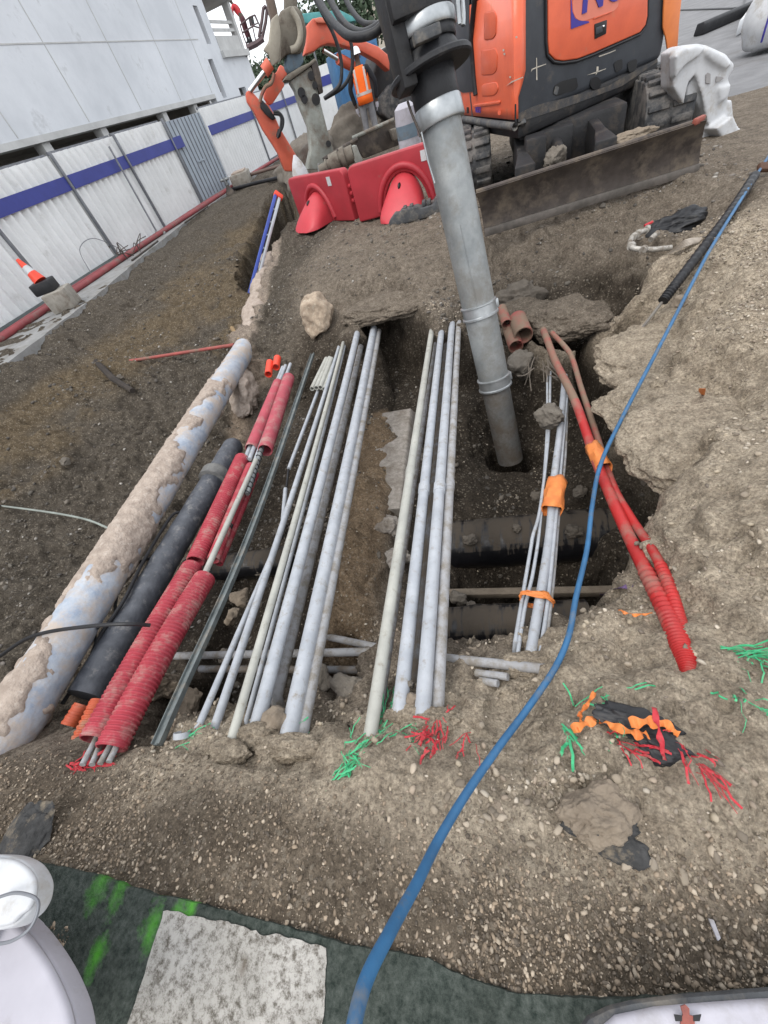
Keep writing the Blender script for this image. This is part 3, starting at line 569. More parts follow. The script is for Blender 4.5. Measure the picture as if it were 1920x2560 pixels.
for a, b, wd, m, lab, t in b2: pipe('grey_duct', [a, b], wd * 1.1, m, lab, 'duct', G2, coll=[t])
for i, (a, b, wd, m, lab) in enumerate([((945,1800,-.22),(1093,830,-.55),22,M_grey3,'muddy duct lying under the gap between first and second centre ducts'),
                                         ((1040,1700,-.30),(1118,830,-.58),26,M_greyd,'dark muddy duct hidden beneath the middle of the centre bundle')]):
    pipe('grey_duct', [a, b], wd, m, lab, 'duct', 'lower row of the centre bundle')
# right small bundle
G3 = 'grey ducts tied with orange tape'
for pts_, wd, m, lab in [
 ([(1326,1640,-.27),(1371,1360,-.45),(1385,1200,-.52),(1402,1060,-.6),(1412,940,-.66)],28,M_grey,'thick grey duct in the middle of the orange-taped bundle'),
 ([(1291,1655,-.27),(1312,1520,-.36),(1334,1424,-.42),(1352,1290,-.5),(1367,1080,-.62),(1368,935,-.7)],11,M_grey,'thin grey duct second from left in the orange-taped bundle'),
 ([(1288,1605,-.30),(1305,1500,-.38),(1327,1370,-.44),(1332,1340,-.44),(1352,1260,-.5),(1372,1080,-.62),(1376,930,-.7)],11,M_grey,'thin leftmost kinked duct of the orange-taped bundle'),
 ([(1352,1630,-.27),(1372,1480,-.37),(1391,1285,-.48),(1405,1140,-.57),(1420,960,-.66)],12,M_grey,'thin grey duct hugging the right of the thick orange-taped duct'),
 ([(1366,1600,-.30),(1384,1440,-.42),(1397,1285,-.52),(1413,1140,-.6),(1418,1000,-.66)],11,M_grey3,'dusty thin duct on the far right of the orange-taped bundle')]:
    pipe('grey_duct', pts_, wd, m, lab, 'duct', G3, seg=12)
def wrap(name, px0, px1, z0, z1, hw, m, label, th=.011, seg=20, drape=0):
    a, b = P(*px0, z0), P(*px1, z1); ax = (b - a) / np.linalg.norm(b - a); s = np.cross(ax, ZUP); s /= np.linalg.norm(s); u = np.cross(s, ax)
    w2 = rad(a, hw); hh = .05
    rings = []
    nr = 9
    for i in range(nr):
        c = lerp(a, b, i / (nr - 1)); ring = []
        for k in range(seg):
            an = 2 * math.pi * k / seg; jit = 1 + .07 * math.sin(5 * an + i) + .05 * random.uniform(-1, 1)
            ring.append(c + s * w2 * math.cos(an) * jit + u * hh * math.sin(an) * jit + ax * .012 * math.sin(3 * an + i * .6) * (i in (0, nr - 1)))
        rings.append(ring)
    o = MB().loft(rings, caps=False).build(name, m, smooth=30)
    sol = o.modifiers.new('thick', 'SOLIDIFY'); sol.thickness = .003
    return tag(o, label, 'tape', 'orange warning tape on ducts')
wrap('warning_tape', (1379,1278), (1392,1202), -.49, -.53, 50, M_tape, 'wide orange tape wrapped round the small grey bundle')
wrap('warning_tape', (1340,1508), (1343,1494), -.37, -.38, 80, M_tape, 'narrow orange tape band tying the lower end of the small grey bundle')
# red cable ducts on the right
main_z = lambda q: q
main = [(1723,1712,-.20),(1721,1667,-.18),(1699,1606,-.2),(1656,1510,-.24),(1591,1380,-.3),(1535,1259,-.38),(1486,1139,-.43),(1438,1004,-.48),(1390,907,-.5),(1368,850,-.48),(1358,825,-.5)]
def laid(pts_, n, lift):
    out = []
    for i, p in enumerate(pts_):
        q = P(*p); lf = (-.03, .002, .010, .012, .016, .018)[min(i, 5)]
        if i < n:
            for _ in range(5): q = P(p[0], p[1], max(p[2], ground(q[0], q[1]) + lf, ground(q[0] - .03, q[1]) + lf) if i > 1 else ground(q[0], q[1]) + lf)
        out.append(q)
    return out
q = laid(main, 6, .018)
pass; path = spline(q, 40); r0 = .031
rs = []
for i in range(len(path)):
    f = i / len(path); rs.append(r0 * (1 + (.10 if (i % 4) < 2 else -.06)) if f < .36 else r0)
rs = [r_ * (.55 + .45 * min(1, i / (.16 * len(path)))) for i, r_ in enumerate(rs)]
mixr = empty('red_duct', q[0], 'thick red duct curving down the right side, ribbed at its near end', 'duct', 'red ducts along the right bank')
k36 = int(.36 * len(path))
MB().tube(path[:k36 + 1], rs[:k36 + 1], 14).build('ribbed_sleeve', M_red2, mixr)
k75 = int(.70 * len(path))
MB().tube(path[k36 - 2:k75 + 1], r0 * .95, 14).build('smooth_tube', M_red2, mixr)
MB().tube(path[k75:], r0 * .95, 14).build('muddy_end', M_redm, mixr)
sec = [(1712,1600,-.22),(1699,1554,-.2),(1673,1467,-.24),(1634,1380,-.28),(1575,1290,-.36),(1530,1206,-.42),(1486,1071,-.5),(1453,970,-.54),(1432,900,-.52),(1415,870,-.5),(1380,832,-.5)]
q = laid(sec, 6, .018); path = spline(q, 40); r1 = .022
sec_o = empty('red_duct', q[0], 'thinner red duct running beside the thick one with a torn ribbed end', 'duct', 'red ducts along the right bank')
k36 = int(.26 * len(path)); k60 = int(.55 * len(path))
MB().tube(path[:k36 + 1], [r1 * (1.12 if i % 4 < 2 else .95) for i in range(k36 + 1)], 12).build('ribbed_sleeve', M_red2, sec_o)
MB().tube(path[k36 - 2:k60 + 1], r1 * .95, 12).build('smooth_tube', M_red2, sec_o)
MB().tube(path[k60:], r1 * .95, 12).build('muddy_end', M_redm, sec_o)
wrap('warning_tape', (1511,1172), (1482,1118), -.405, -.435, 38, M_tape, 'orange tape knotted round the two red ducts')
# red corrugated ducts of the left bundle
def corr(a, b, w, m, label, group, wi=0, pitch=.021, seg=20, bend=None, name='ribbed_duct', depthr=.13, cat='duct'):
    a3, b3 = P(*a), P(*b); L_ = np.linalg.norm(b3 - a3); n = int(L_ / pitch) * 4; r = rad(a3, w)
    path = []; rs = []
    for i in range(n + 1):
        t = i / n; p = lerp(a3, b3, t)
        if bend is not None: p = p + np.array(bend) * 4 * t * (1 - t)
        path.append(p); rs.append(r * (1 + depthr * (1 if i % 4 in (1, 2) else -1) * .5))
    v = MB(); v.tube(path, rs, seg, caps=False)
    # open mouths with a wall thickness
    for e, o_ in ((0, 1), (-1, -2)):
        dr = path[o_] - path[e]; dr /= np.linalg.norm(dr); v._hol(path[e] , path[e] + dr * .05, r * 1.0, r * .1, seg)
    return tag(v.build(name, m), label, cat, group)
GR = 'red ribbed ducts of the left bundle'
corr((235,1850,-.16),(482,1416,-.33),68,M_red,'long red ribbed duct, lower left section beside the orange stubs',GR,bend=(0,0,.01))
corr((277,1872,-.14),(513,1444,-.31),72,M_red,'fat red ribbed duct, lower right section with a dusty open mouth',GR,bend=(0,0,.015))
corr((489,1404,-.35),(606,1146,-.42),44,M_red,'red ribbed duct, middle section against the black pipe',GR)
corr((533,1400,-.36),(628,1165,-.43),30,M_red,'narrow split red ribbed strip beside the bare grey cables',GR)
corr((547,1410,-.45),(640,1185,-.5),20,M_red,'red ribbed strip hanging low behind the bare cable',GR)
corr((628,1122,-.42),(696,958,-.47),31,M_redp,'smooth-looking red duct, upper left section',GR,depthr=.03)
corr((663,1126,-.42),(722,945,-.47),36,M_redp,'smooth-looking red duct, upper right section nearest the steel rail',GR,depthr=.03)
GC = 'grey cables inside the red ducts'
for a, b, wd, m, lab in [
 ((206,1912,-.12),(246,1836,-.16),15,M_grey3,'grey cable leaving the lower left red duct first from the left'),
 ((230,1912,-.12),(262,1836,-.16),15,M_grey3,'grey cable second from the left below the red ducts'),
 ((250,1910,-.11),(290,1838,-.14),15,M_grey3,'grey cable third from the left below the red ducts'),
 ((272,1905,-.11),(305,1838,-.14),15,M_grey3,'grey cable farthest right below the red ducts'),
 ((612,1150,-.41),(707,918,-.48),11,M_grey,'grey cable bared between upper and middle red ducts on the left'),
 ((624,1148,-.41),(714,914,-.48),11,M_grey,'grey cable bared between upper and middle red ducts in the middle'),
 ((635,1160,-.42),(726,910,-.48),11,M_grey,'grey cable bared between red ducts whose far tip sticks out most'),
 ((500,1462,-.31),(640,1150,-.38),16,M_grey2,'cream cable lying bare beside the split red strip')]:
    pipe('grey_cable', [a, b], wd, m, lab, 'cable', GC, seg=10)
# black-and-silver twisted tape on the bare cable
tw = line(P(618,1235,-.40), P(655,1118,-.41), 60); cable_r = .021
v = MB(); v.tube([p + ZUP * .0 for p in tw], [cable_r * (1.0 if i % 2 else .9) for i in range(61)], 12); o = v.build('cable_splice', M_alu); tag(o, 'cable splice wrapped in black and silver twisted tape between red ducts', 'cable splice')
ax = tw[-1] - tw[0]; ax /= np.linalg.norm(ax); s_ = np.cross(ax, ZUP); s_ /= np.linalg.norm(s_); u_ = np.cross(s_, ax)
hel = [lerp(tw[0], tw[-1], i / 160) + (cable_r + .001) * (math.cos(i * .42) * s_ + math.sin(i * .42) * u_) for i in range(161)]
MB().tube(hel, .005, 6).build('black_winding', M_rub, o)
for a, b, lab in [((571,1322),(576,1312),'black clip on the bare cable beside the split red strip')]:
    tag(MB().tube([P(*a, -.38), P(*b, -.385)], .022, 12).build('cable_clip', M_rub), lab, 'clip')
# orange ribbed stubs
corr((188,1878,-.26),(248,1752,-.27),42,M_oran,'orange ribbed duct stub in front, open end up','orange ribbed stubs',name='ribbed_stub')
corr((172,1815,-.34),(206,1762,-.34),38,M_oran,'short orange ribbed stub behind the longer one','orange ribbed stubs',name='ribbed_stub')
# small orange-red sleeves on the hump edge
for a, b, lab in [((671,936,-.47),(676,908,-.46),'orange-red duct sleeve lying on its side at the hump edge'),((690,918,-.46),(695,897,-.46),'orange-red duct sleeve tipped with its dark mouth to the viewer')]:
    a3, b3 = P(*a), P(*b); tag(MB()._hol(a3, b3 + ZUP * .01, .042, .006, 18).build('duct_sleeve', M_cone), lab, 'duct sleeve', 'orange-red sleeves')
# steel rail
rp_ = [P(392,1862,-.16), P(642,1290,-.36), P(782,885,-.5)]
pth = spline(rp_, 10); v = MB(); rings = []
for i, p in enumerate(pth):
    T = pth[min(i + 1, len(pth) - 1)] - pth[max(i - 1, 0)]; T /= np.linalg.norm(T); s_ = np.cross(T, ZUP); s_ /= np.linalg.norm(s_); u_ = np.cross(s_, T); h = .021
    rings.append([p + s_ * a * h + u_ * b * h for a, b in ((-1, -.7), (-1, .7), (-.82, .7), (-.72, .1), (.3, .1), (.4, .7), (1, .7), (1, -.7))])
tag(v.loft(rings).build('steel_rail', M_rail), 'dark galvanised channel rail lying between the red ducts and the thin broken pipe', 'rail')
# thin broken white pipe
bp = empty('broken_duct', P(487,1835,-.18), 'thin white duct broken in two places with black joints', 'duct')
sg = [((702,1336,-.42),(487,1838,-.18)),((714,1222,-.46),(706,1320,-.43)),((797,972,-.5),(722,1172,-.47))]
for a, b in sg:
    MB().tube(line(P(*a), P(*b), 4), .0165, 12).build('duct_length', M_grey, bp)
MB().tube([P(704,1328,-.425), P(706,1318,-.43)], .02, 12).build('black_joint', M_rub, bp)
MB().tube([P(703,1338,-.42), P(702,1343,-.418)], .019, 12).build('black_joint', M_rub, bp)
MB().tube([P(716,1218,-.46), P(721,1174,-.47)], .009, 10).build('bare_core', M_rub, bp)
tag(MB()._hol(P(455,1845,-.16), P(463,1832,-.17) + ZUP * .02, .035, .006, 16).build('duct_stub', M_grey), 'short pale grey duct stub with green net at the near rim', 'duct stub')
# cut stubs in a row
for i, (a, b, lab) in enumerate([((780,972,-.46),(816,897,-.5),'cut pale duct stub, leftmost of the short row, open end to the viewer'),((791,970,-.45),(824,895,-.5),'cut pale duct stub in the middle of the short row'),((801,969,-.45),(829,897,-.5),'cut pale duct stub lying top right in the short row'),((811,973,-.47),(835,910,-.51),'cut pale duct stub on the far right of the short row')]):
    a3, b3 = P(*a), P(*b); r = rad(a3, 12); v = MB(); v._hol(a3, b3, r, r * .28, 14); tag(v.build('duct_stub', M_grey2), lab, 'duct stub', 'row of cut duct stubs')
# white coated pipe with its rough concrete coat
wa, wb = P(-50, 1945, -.27), P(612, 872, -.50); rW = .135
n_, sg_ = 150, 40
def rough_tube(a, b, r, n, seg, f):
    T = (b - a) / np.linalg.norm(b - a); s = np.cross(T, ZUP); s /= np.linalg.norm(s); u = np.cross(s, T); vs = []
    for i in range(n + 1):
        for k in range(seg):
            an = 2 * math.pi * k / seg; vs.append((i / n, an, a + (b - a) * i / n, s * math.cos(an) + u * math.sin(an)))
    p0 = np.array([c + d * r for _, _, c, d in vs]); dirs = np.array([d for _, _, _, d in vs]); tt = np.array([t for t, _, _, _ in vs]); an = np.array([a_ for _, a_, _, _ in vs])
    p = p0 + dirs * f(p0, tt, an)[:, None]
    fs = [(i * seg + k, i * seg + (k + 1) % seg, (i + 1) * seg + (k + 1) % seg, (i + 1) * seg + k) for i in range(n) for k in range(seg)] + [tuple(range(seg))[::-1], tuple(range(n * seg, (n + 1) * seg))]
    return MB().add(p.tolist(), fs)
wpipe = empty('water_pipe', wa, 'large white-wrapped pipe patched with rough pinkish concrete along the left bank', 'pipe')
rough_tube(wa, wb, rW, n_, sg_, lambda p, t, a: .006 * fbm(p * 9, 5, 3)).build('wrapped_barrel', M_white, wpipe, smooth=60)
def coat(p, t, a):
    # the coat clings to the upper left flank and comes off in patches
    side = np.cos(a - 2.55); m = fbm(p * np.array([3.6, 3.6, 3.6]), 8, 5, .6) * 1.9 + .55 * side - .1
    near_ = np.exp(-((t - .40) / .13) ** 2) * .75 + np.exp(-((t - .76) / .09) ** 2) * .5 - np.exp(-((t - .62) / .07) ** 2) * .6 - np.exp(-((t - .95) / .08) ** 2) * 1.3 - np.exp(-((t - .19) / .06) ** 2) * .7 + np.exp(-((t - .27) / .06) ** 2) * .5 + np.exp(-((t - .06) / .05) ** 2) * .4
    m = m + near_
    m = m + .55 * fbm(p * 15, 12, 3)
    return np.clip(m * .06, -.02, .016) + np.where(m > 0, .013 * fbm(p * 24, 9, 4) * np.clip(m * 3, 0, 1), 0)
rough_tube(wa, wb, rW, 330, 80, coat).build('concrete_coat', M_conc, wpipe, smooth=70)
# broken concrete casing at its far end
ca_, cb_ = wb - (wb - wa) / np.linalg.norm(wb - wa) * .03 - ZUP * .09, P(676, 650, -.38)
o = rough_tube(ca_, cb_, .19, 90, 60, lambda p, t, a: .10 * fbm(p * 2.4, 61, 4) + .018 * fbm(p * 22, 62, 3) - .05 * np.abs(2 * t - 1) ** 3).build('concrete_casing', M_conc, smooth=70); tag(o, 'broken pinkish concrete casing round the far end of the white pipe', 'casing')
lump('concrete_casing', M_conc, P(610, 985, -.78), (.2, .5, .24), 22, 'pale concrete mass under the white pipe above the black pipe', 'casing', rough=.3, rot=.3)
# black bitumen pipe with collar
ba, bb = P(213, 1740, -.50), P(590, 1105, -.62); rB = .105; kb = lerp(ba, bb, .77); T = (bb - ba) / np.linalg.norm(bb - ba)
blk = empty('bitumen_pipe', ba, 'black tarred pipe with a thick collar between the white pipe and the red ducts', 'pipe')
rough_tube(ba, kb, rB * .95, 60, 28, lambda p, t, a: .006 * fbm(p * 12, 15, 3)).build('barrel', M_black, blk, smooth=60)
rough_tube(kb + T * .06, bb, rB * .92, 60, 28, lambda p, t, a: .005 * fbm(p * 12, 16, 3) - .05 * np.clip((t - .82) / .18, 0, 1) ** 2).build('barrel', M_black, blk, smooth=60)
MB().tube([kb - T * .03, kb - T * .02, kb + T * .07, kb + T * .09, kb + T * .12], [rB * .96, rB * 1.24, rB * 1.27, rB * 1.2, rB * .94], 28).build('collar', mat('dusty_collar', (.2, .2, .19), (.1, .1, .1), 8, .8, dirt=(.3, .27, .23), damt=.3, bump=.4), blk)
# cables round the black pipe
def cable(name, pp, r, m, label, cat='cable', group=None, seg=8, nn=10):
    q = [P(*p) if len(p) == 3 else C(p[0], p[1], p[2]) for p in pp]; o = MB().tube(spline(q, nn), r, seg).build(name, m); return tag(o, label, cat, group)
cable('black_cable', [(155,1760,-.5),(215,1670,-.48),(250,1590,-.42),(310,1500,-.4),(360,1400,-.42),(425,1295,-.46),(450,1280,-.5),(470,1275,-.58)], .012, M_rub, 'thin black cable running along the left of the tarred pipe')
cable('black_cable', [(0,1640,-.28),(60,1600,-.2),(120,1580,-.12),(220,1566,-.06),(310,1560,-.06),(375,1563,-.16)], .011, M_rub, 'black cable arching over the white pipe to the red ducts')
cable('black_cable', [(375,1395,-.45),(330,1415,-.46),(300,1460,-.45),(288,1520,-.46),(295,1545,-.5)], .010, M_rub, 'loop of black cable curling between white and black pipes')
cable('black_cable', [(240,1620,-.5),(238,1580,-.46),(250,1565,-.3),(262,1562,-.2)], .009, M_rub, 'short black cable end dropping beside the arching cable')
cable('grey_cable', [(-20,1262,-.62),(60,1272,-.55),(150,1285,-.52),(220,1300,-.55),(270,1320,-.62)], .010, mat('pale_green_cable', (.28, .31, .28), (.2, .22, .2), 8, .6, bump=.05), 'pale green-grey cable sticking out of the left bank')
# red bar and wooden stake on the left bank
bar = MB().tube([P(262,912,-.48), P(585,862,-.44)], .022, 12).build('reinforcing_bar', mat('rusty_red_bar', (.36, .085, .075), (.25, .07, .06), 9, .7, dirt=(.2, .13, .1), damt=.3, bump=.2)); tag(bar, 'straight reddish bar spanning from the stake to the white pipe', 'bar')
tag(MB().tube([g_ + ZUP * .05 for g_ in (P(195,855,-.33), P(240,905,-.42), P(290,955,-.50), P(338,985,-.56))], [.034, .042, .048, .036], 8).build('wooden_stake', mat('wet_dark_wood', (.05, .04, .033), (.028, .023, .02), 6, .9, bump=.5)), 'dark weathered stake lying down the left bank', 'stake')
tag(MB().tube([P(580,820,-.36), P(598,850,-.42)], [.03, .022], 7).build('wooden_peg', mat('cut_wood', (.34, .24, .12), (.22, .15, .08), 9, .8, bump=.3)), 'short cut wooden peg by the concrete casing', 'peg')
# weathered concrete duct block between the two grey bundles
v = MB(); a3, b3 = P(965,1310,-.86), P(1000,1060,-1.0); T = b3 - a3; T /= np.linalg.norm(T); s_ = np.cross(T, ZUP); s_ /= np.linalg.norm(s_); rings = []
for i in range(40):
    c = lerp(a3, b3, i / 39); ring = []
    for k in range(33):
        an = math.pi * k / 32; ring.append(c + s_ * .19 * math.cos(an) * (1 + .06 * math.sin(an)) + ZUP * (.17 * min(1, math.sin(an) * 1.5)))
    ring += [c - s_ * .19 - ZUP * .3, c + s_ * .19 - ZUP * .3]; rings.append(ring)
o = v.loft(rings).build('duct_block', M_ductb, smooth=50); tag(o, 'long rounded weathered concrete block lying between the two grey duct bundles', 'concrete block')
lump('rubble_stone', M_ductb, P(968, 1318, -.72), (.13, .1, .09), 31, 'grey rubble stone butting the near end of the concrete duct block', 'stone')
lump('rubble_stone', M_ductb, P(975, 1395, -.76), (.12, .14, .1), 32, 'pale stone lying in the ridge just left of the centre bundle', 'stone')
# black crossing pipes on the right
def mud_pipe(a, b, r, label, name='crossing_pipe', m=M_blackd, group='black pipes crossing the pit'):
    o = rough_tube(P(*a), P(*b), r, 60, 30, lambda p, t, an: .012 * fbm(p * 7, 44, 3)).build(name, m, smooth=60); return tag(o, label, 'pipe', group)
mud_pipe((1080,1368,-1.24),(1620,1325,-1.24),.2,'large black pipe crossing the pit behind the dark void, mud-caked on top')
mud_pipe((1060,1575,-.78),(1470,1555,-.78),.13,'black muddy pipe with a blue scrape crossing under the small grey bundle')
mud_pipe((470,1430,-1.0),(720,1400,-1.0),.12,'black pipe glimpsed crossing under the steel rail on the left')
tag(MB().box(P(1400,1480,-.93), (1.5, .05, .06), (np.array([1.0, .03, 0]), np.array([-.03, 1.0, 0]), ZUP)).build('timber_batten', mat('muddy_timber', (.2, .165, .125), (.13, .105, .08), 8, .9, bump=.6), bev=.008), 'muddy timber batten spanning the pit in front of the dark void', 'batten')
# thin crossing ducts near the front
GX = 'thin grey ducts crossing low at the front'
for a, b, wd, lab in [((430,1640,-.52),(985,1628,-.50),18,'thin crossing duct passing under the wide bundle, upper one'),((500,1672,-.56),(955,1675,-.54),17,'thin dark crossing duct, lowest of the crossing ones'),
                      ((800,1588,-.58),(990,1628,-.49),17,'thin crossing duct slanting down to meet the upper one'),((1060,1640,-.36),(1385,1675,-.20),22,'grey crossing duct ending on the sand beneath the blue hose'),
                      ((1190,1682,-.27),(1270,1692,-.22),18,'short buried duct end just below the crossing one in the gravel'),((1200,1702,-.25),(1245,1709,-.22),18,'lowest short duct end poking from the gravel')]:
    pipe('crossing_duct', [a, b], wd, M_greyd if 'dark' in lab else M_grey3, lab, 'duct', GX)
# suction tube
sa, sb = C(1098, 288, 2.5), C(1276, 1150, 3.85); T = (sb - sa) / np.linalg.norm(sb - sa)
su = empty('suction_tube', sb, 'long galvanised suction tube reaching down into the pit from the black head', 'suction tube')
k1, k2 = sa + T * np.linalg.norm(C(1216, 772, 3.3) - sa), sa + T * np.linalg.norm(C(1257, 960, 3.6) - sa)
def proj(p): p = np.array(p) - CAM; z = p @ FW; return 960 + F_PX * (p @ RT) / z, 1280 + F_PX * (p @ DN) / z
def at_row(y):
    lo, hi = 0., np.linalg.norm(sb - sa)
    for _ in range(50):
        m_ = (lo + hi) / 2
        if proj(sa + T * m_)[1] < y: lo = m_
        else: hi = m_
    return sa + T * lo
k1, k2 = at_row(775), at_row(955); rS = .128
MB().tube([sa, k1], rS, 40).build('tube_section', M_alu, su)
MB().tube([k1, k2], rS * .985, 40).build('tube_section', M_alu, su)
MB().tube([k2, sb], rS * .93, 40).build('tube_section', mat('stained_tube', (.22, .22, .215), (.14, .14, .135), 5, .55, metal=.4, dirt=(.13, .11, .09), damt=.5, bump=.1), su)
for kk in (k1, k2):
    MB().tube([kk - T * .055, kk - T * .05, kk - T * .04, kk - T * .035, kk + T * .03, kk + T * .035, kk + T * .047, kk + T * .052], [rS, rS * 1.1, rS * 1.1, rS * 1.04, rS * 1.04, rS * 1.12, rS * 1.12, rS], 40).build('clamp_ring', M_alub, su)
    sx = np.cross(T, FW); sx /= np.linalg.norm(sx)
    MB().box(kk + sx * rS * 1.12 * (1 if (sx @ RT) > 0 else -1), (.03, .05, .07), (sx, np.cross(T, sx), T)).build('clamp_latch', M_alub, su, bev=.006)
# the side seam of the tube
u_ = -FW - T * (-FW @ T); u_ /= np.linalg.norm(u_); s_ = np.cross(T, u_)
MB().tube([at_row(560) + (u_ * .9 + s_ * .45) * rS, k1 + (u_ * .9 + s_ * .45) * rS - T * .06], .004, 6).build('weld_seam', M_alu, su)
# suction head above it
hd = empty('suction_coupler', sa, 'black hydraulic suction head clamped on top of the galvanised tube', 'suction head')
def ring(t0, t1, r0, r1, m, name, bev=.01):
    MB().tube([sa - T * t0, sa - T * (t0 + .008), sa - T * (t1 - .008), sa - T * t1], [r0 * .97, r0, r1, r1 * .97], 44).build(name, m, hd)
ring(-.05, .055, .155, .15, M_alub, 'clamp_band')
ring(.05, .20, .142, .142, M_rub, 'neck')
ring(.19, .225, .255, .255, M_rub, 'flange'); ring(.222, .29, .2, .175, M_rub, 'cone')
ring(.29, .34, .185, .185, M_rub, 'sleeve'); ring(.335, .40, .20, .20, M_alub, 'silver_band'); ring(.40, .56, .19, .19, M_rub, 'barrel')
ring(.555, 1.0, .20, .17, mat('grey_motor_casing', (.12, .12, .125), (.08, .08, .083), 5, .5, bump=.1), 'motor_casing'); ring(.55, .575, .215, .215, M_rubg, 'casing_rim')
left = np.cross(T, FW); left = left / np.linalg.norm(left); left = left if left @ RT < 0 else -left
fr = np.cross(left, T); fr = fr if fr @ FW < 0 else -fr
for t, wd, hh_ in ((.42, .16, .55),):
    MB().box(sa - T * t + left * .185 + fr * .06, (.09, .17, hh_), (left, fr, T)).build('bracket', M_darkd, hd, bev=.012)
MB().box(sa - T * .50 + left * .12 + fr * .16, (.2, .07, .2), (left, fr, T)).build('valve_block', M_darkd, hd, bev=.01)
MB().box(sa - T * .30 + left * .06 + fr * .2, (.16, .05, .05), (left, fr, T)).build('fitting', M_rubg, hd, bev=.008)
MB().tube([sa - T * .12 + left * .18, sa - T * .06 + left * .18 + fr * .02, sa + T * .06 + left * .165 + fr * .05], .008, 8).build('pull_rod', M_steel, hd)
MB().tube([sa + T * .05 + left * .16 + fr * .06, sa + T * .2 + left * .16 + fr * .06, sa + T * .32 + left * .15 + fr * .06], .006, 8).build('chain_tail', M_alub, hd)
rgt = -left
lp = [sa - T * a + rgt * b + fr * c for a, b, c in ((.30, .16, .15), (.42, .17, .16), (.55, .17, .15), (.58, .2, .12), (.5, .23, .1), (.36, .22, .1), (.30, .2, .11))]
MB().tube(spline(lp, 6), .012, 8).build('clamp_lever', M_alub, hd)
HZ = 2.42
for pp, r, lab in [([(905,-60,2.4),(930,0,2.4),(975,55,2.4),(1000,85,2.4),(955,95,2.35)],.0, '')]: pass
hoses = [([(760,-60,2.75),(800,10,2.7),(838,62,2.6),(880,92,2.5),(935,82,2.42),(975,42,2.38),(1010,24,2.35),(1040,45,2.33),(1062,110,2.33),(1074,185,2.35)], .024, 'thick black hydraulic hose looping from the upper left into the suction head'),
         ([(800,-60,2.8),(828,5,2.75),(862,60,2.65),(905,82,2.55),(950,62,2.45),(990,30,2.4),(1018,40,2.36),(1040,90,2.34),(1052,180,2.35)], .022, 'second black hydraulic hose looping just behind the first'),
         ([(845,-60,2.9),(870,10,2.85),(905,55,2.75),(940,60,2.65),(985,60,2.5)], .017, 'short black hose arching behind the two loops')]
for pp, r, lab in hoses: cable('hydraulic_hose', [(a, b, c) for a, b, c in pp], r, M_rub, lab, 'hose', 'hydraulic hoses on the suction head', seg=12) if False else tag(MB().tube(spline([C(*p) for p in pp], 10), r, 12).build('hydraulic_hose', M_rub), lab, 'hose', 'hydraulic hoses on the suction head')
# red duct mouths in the back wall
for a, b, r, lab in [((1303,822,-.5),(1285,765,-.55),.085,'muddy red duct mouth, upper and larger, in the back wall right of the suction tube'),((1284,850,-.58),(1270,815,-.66),.068,'muddy red duct mouth, lower one, just right of the suction tube'),((1262,795,-.46),(1255,775,-.56),.05,'dark red duct mouth half hidden behind the suction tube')]:
    a3, b3 = P(*a), P(*b); dr = np.array([-.12, .95, .10]); dr /= np.linalg.norm(dr); a3 = a3 - dr * .12
    v = MB(); v._hol(a3, a3 + dr * .30, r, r * .1, 24); v.tube([a3 + dr * .26, a3 + dr * .29], r * .95, 24); tag(v.build('duct_mouth', M_redm), lab, 'duct', 'red duct mouths')
lump('mud_clump', M_mud, P(1300, 915, -.72), (.15, .12, .15), 41, 'rounded mud clump below the red duct mouths', 'mud clump', rough=.2)
lump('mud_clump', M_mud, P(1378, 1035, -.52), (.12, .1, .1), 42, 'big grey mud clump stuck on the small grey bundle', 'mud clump', rough=.3)
lump('mud_clump', M_clod, P(1285, 752, -.5), (.26, .12, .13), 43, 'damp soil slumped over the back of the red duct mouths', 'mud clump', rough=.4, planes=4, rot=.1).data.materials[0] = mat('damp_back_soil', (.13, .112, .092), (.085, .073, .06), 12, .95, bump=1.0, bscale=40)
for i in range(14):
    a = P(1320 + random.uniform(0, 50), 890 + random.uniform(0, 35), -.6); b = a + np.array([random.uniform(-.15, .22), random.uniform(-.25, 0), random.uniform(-.22, .02)])
    if i == 0: rt_ = MB()
    rt_.tube(spline([a, lerp(a, b, .5) + np.array([0, 0, random.uniform(-.04, .05)]), b], 5), .005, 5)
tag(rt_.build('root_tangle', mat('dry_root', (.2, .17, .14), (.13, .11, .09), 8, .9, bump=.3)), 'tangle of dry roots under the red duct mouths', 'roots')
# blue hose, black ribbed hose, probe rod
hp = [(870,2700,.30),(905,2480,.24),(975,2330,.18),(1041,2210,.11),(1099,2095,-.01),(1169,1979,-.03),(1250,1863,-.06),(1319,1771,-.09),(1389,1667,-.13),(1423,1585,-.13),(1440,1493,-.16),(1468,1370,-.22),(1481,1261,-.25),(1502,1160,-.27),(1551,1053,-.25),(1666,833,-.1),(1740,690,-.03),(1782,613,.02),(1875,463,.06),(1925,385,.06)]
hpts = [C(*q) for q in ((850,2760,.48),(905,2480,.58),(975,2330,.68),(1041,2210,.80),(1099,2095,.92),(1169,1979,1.04),(1250,1863,1.18),(1319,1771,1.30),(1389,1667,1.42))] + [P(*p) for p in hp[9:]]
tag(MB().tube(spline(hpts, 10), .0114, 14).build('air_hose', M_blue), 'long blue compressed-air hose snaking over the pit and the gravel', 'hose')
pp = spline([P(*p) for p in [(1886,440,.06),(1830,525,.02),(1770,605,-.04),(1700,697,-.12),(1658,752,-.2)]], 30)
bh = empty('ribbed_hose', P(1658, 752, -.2), 'black ribbed hose ending in a thin grey probe rod above the right bank', 'hose')
MB().tube(pp, [.034 * (1.1 if i % 4 < 2 else .92) for i in range(len(pp))], 14).build('ribbed_sheath', M_rub, bh)
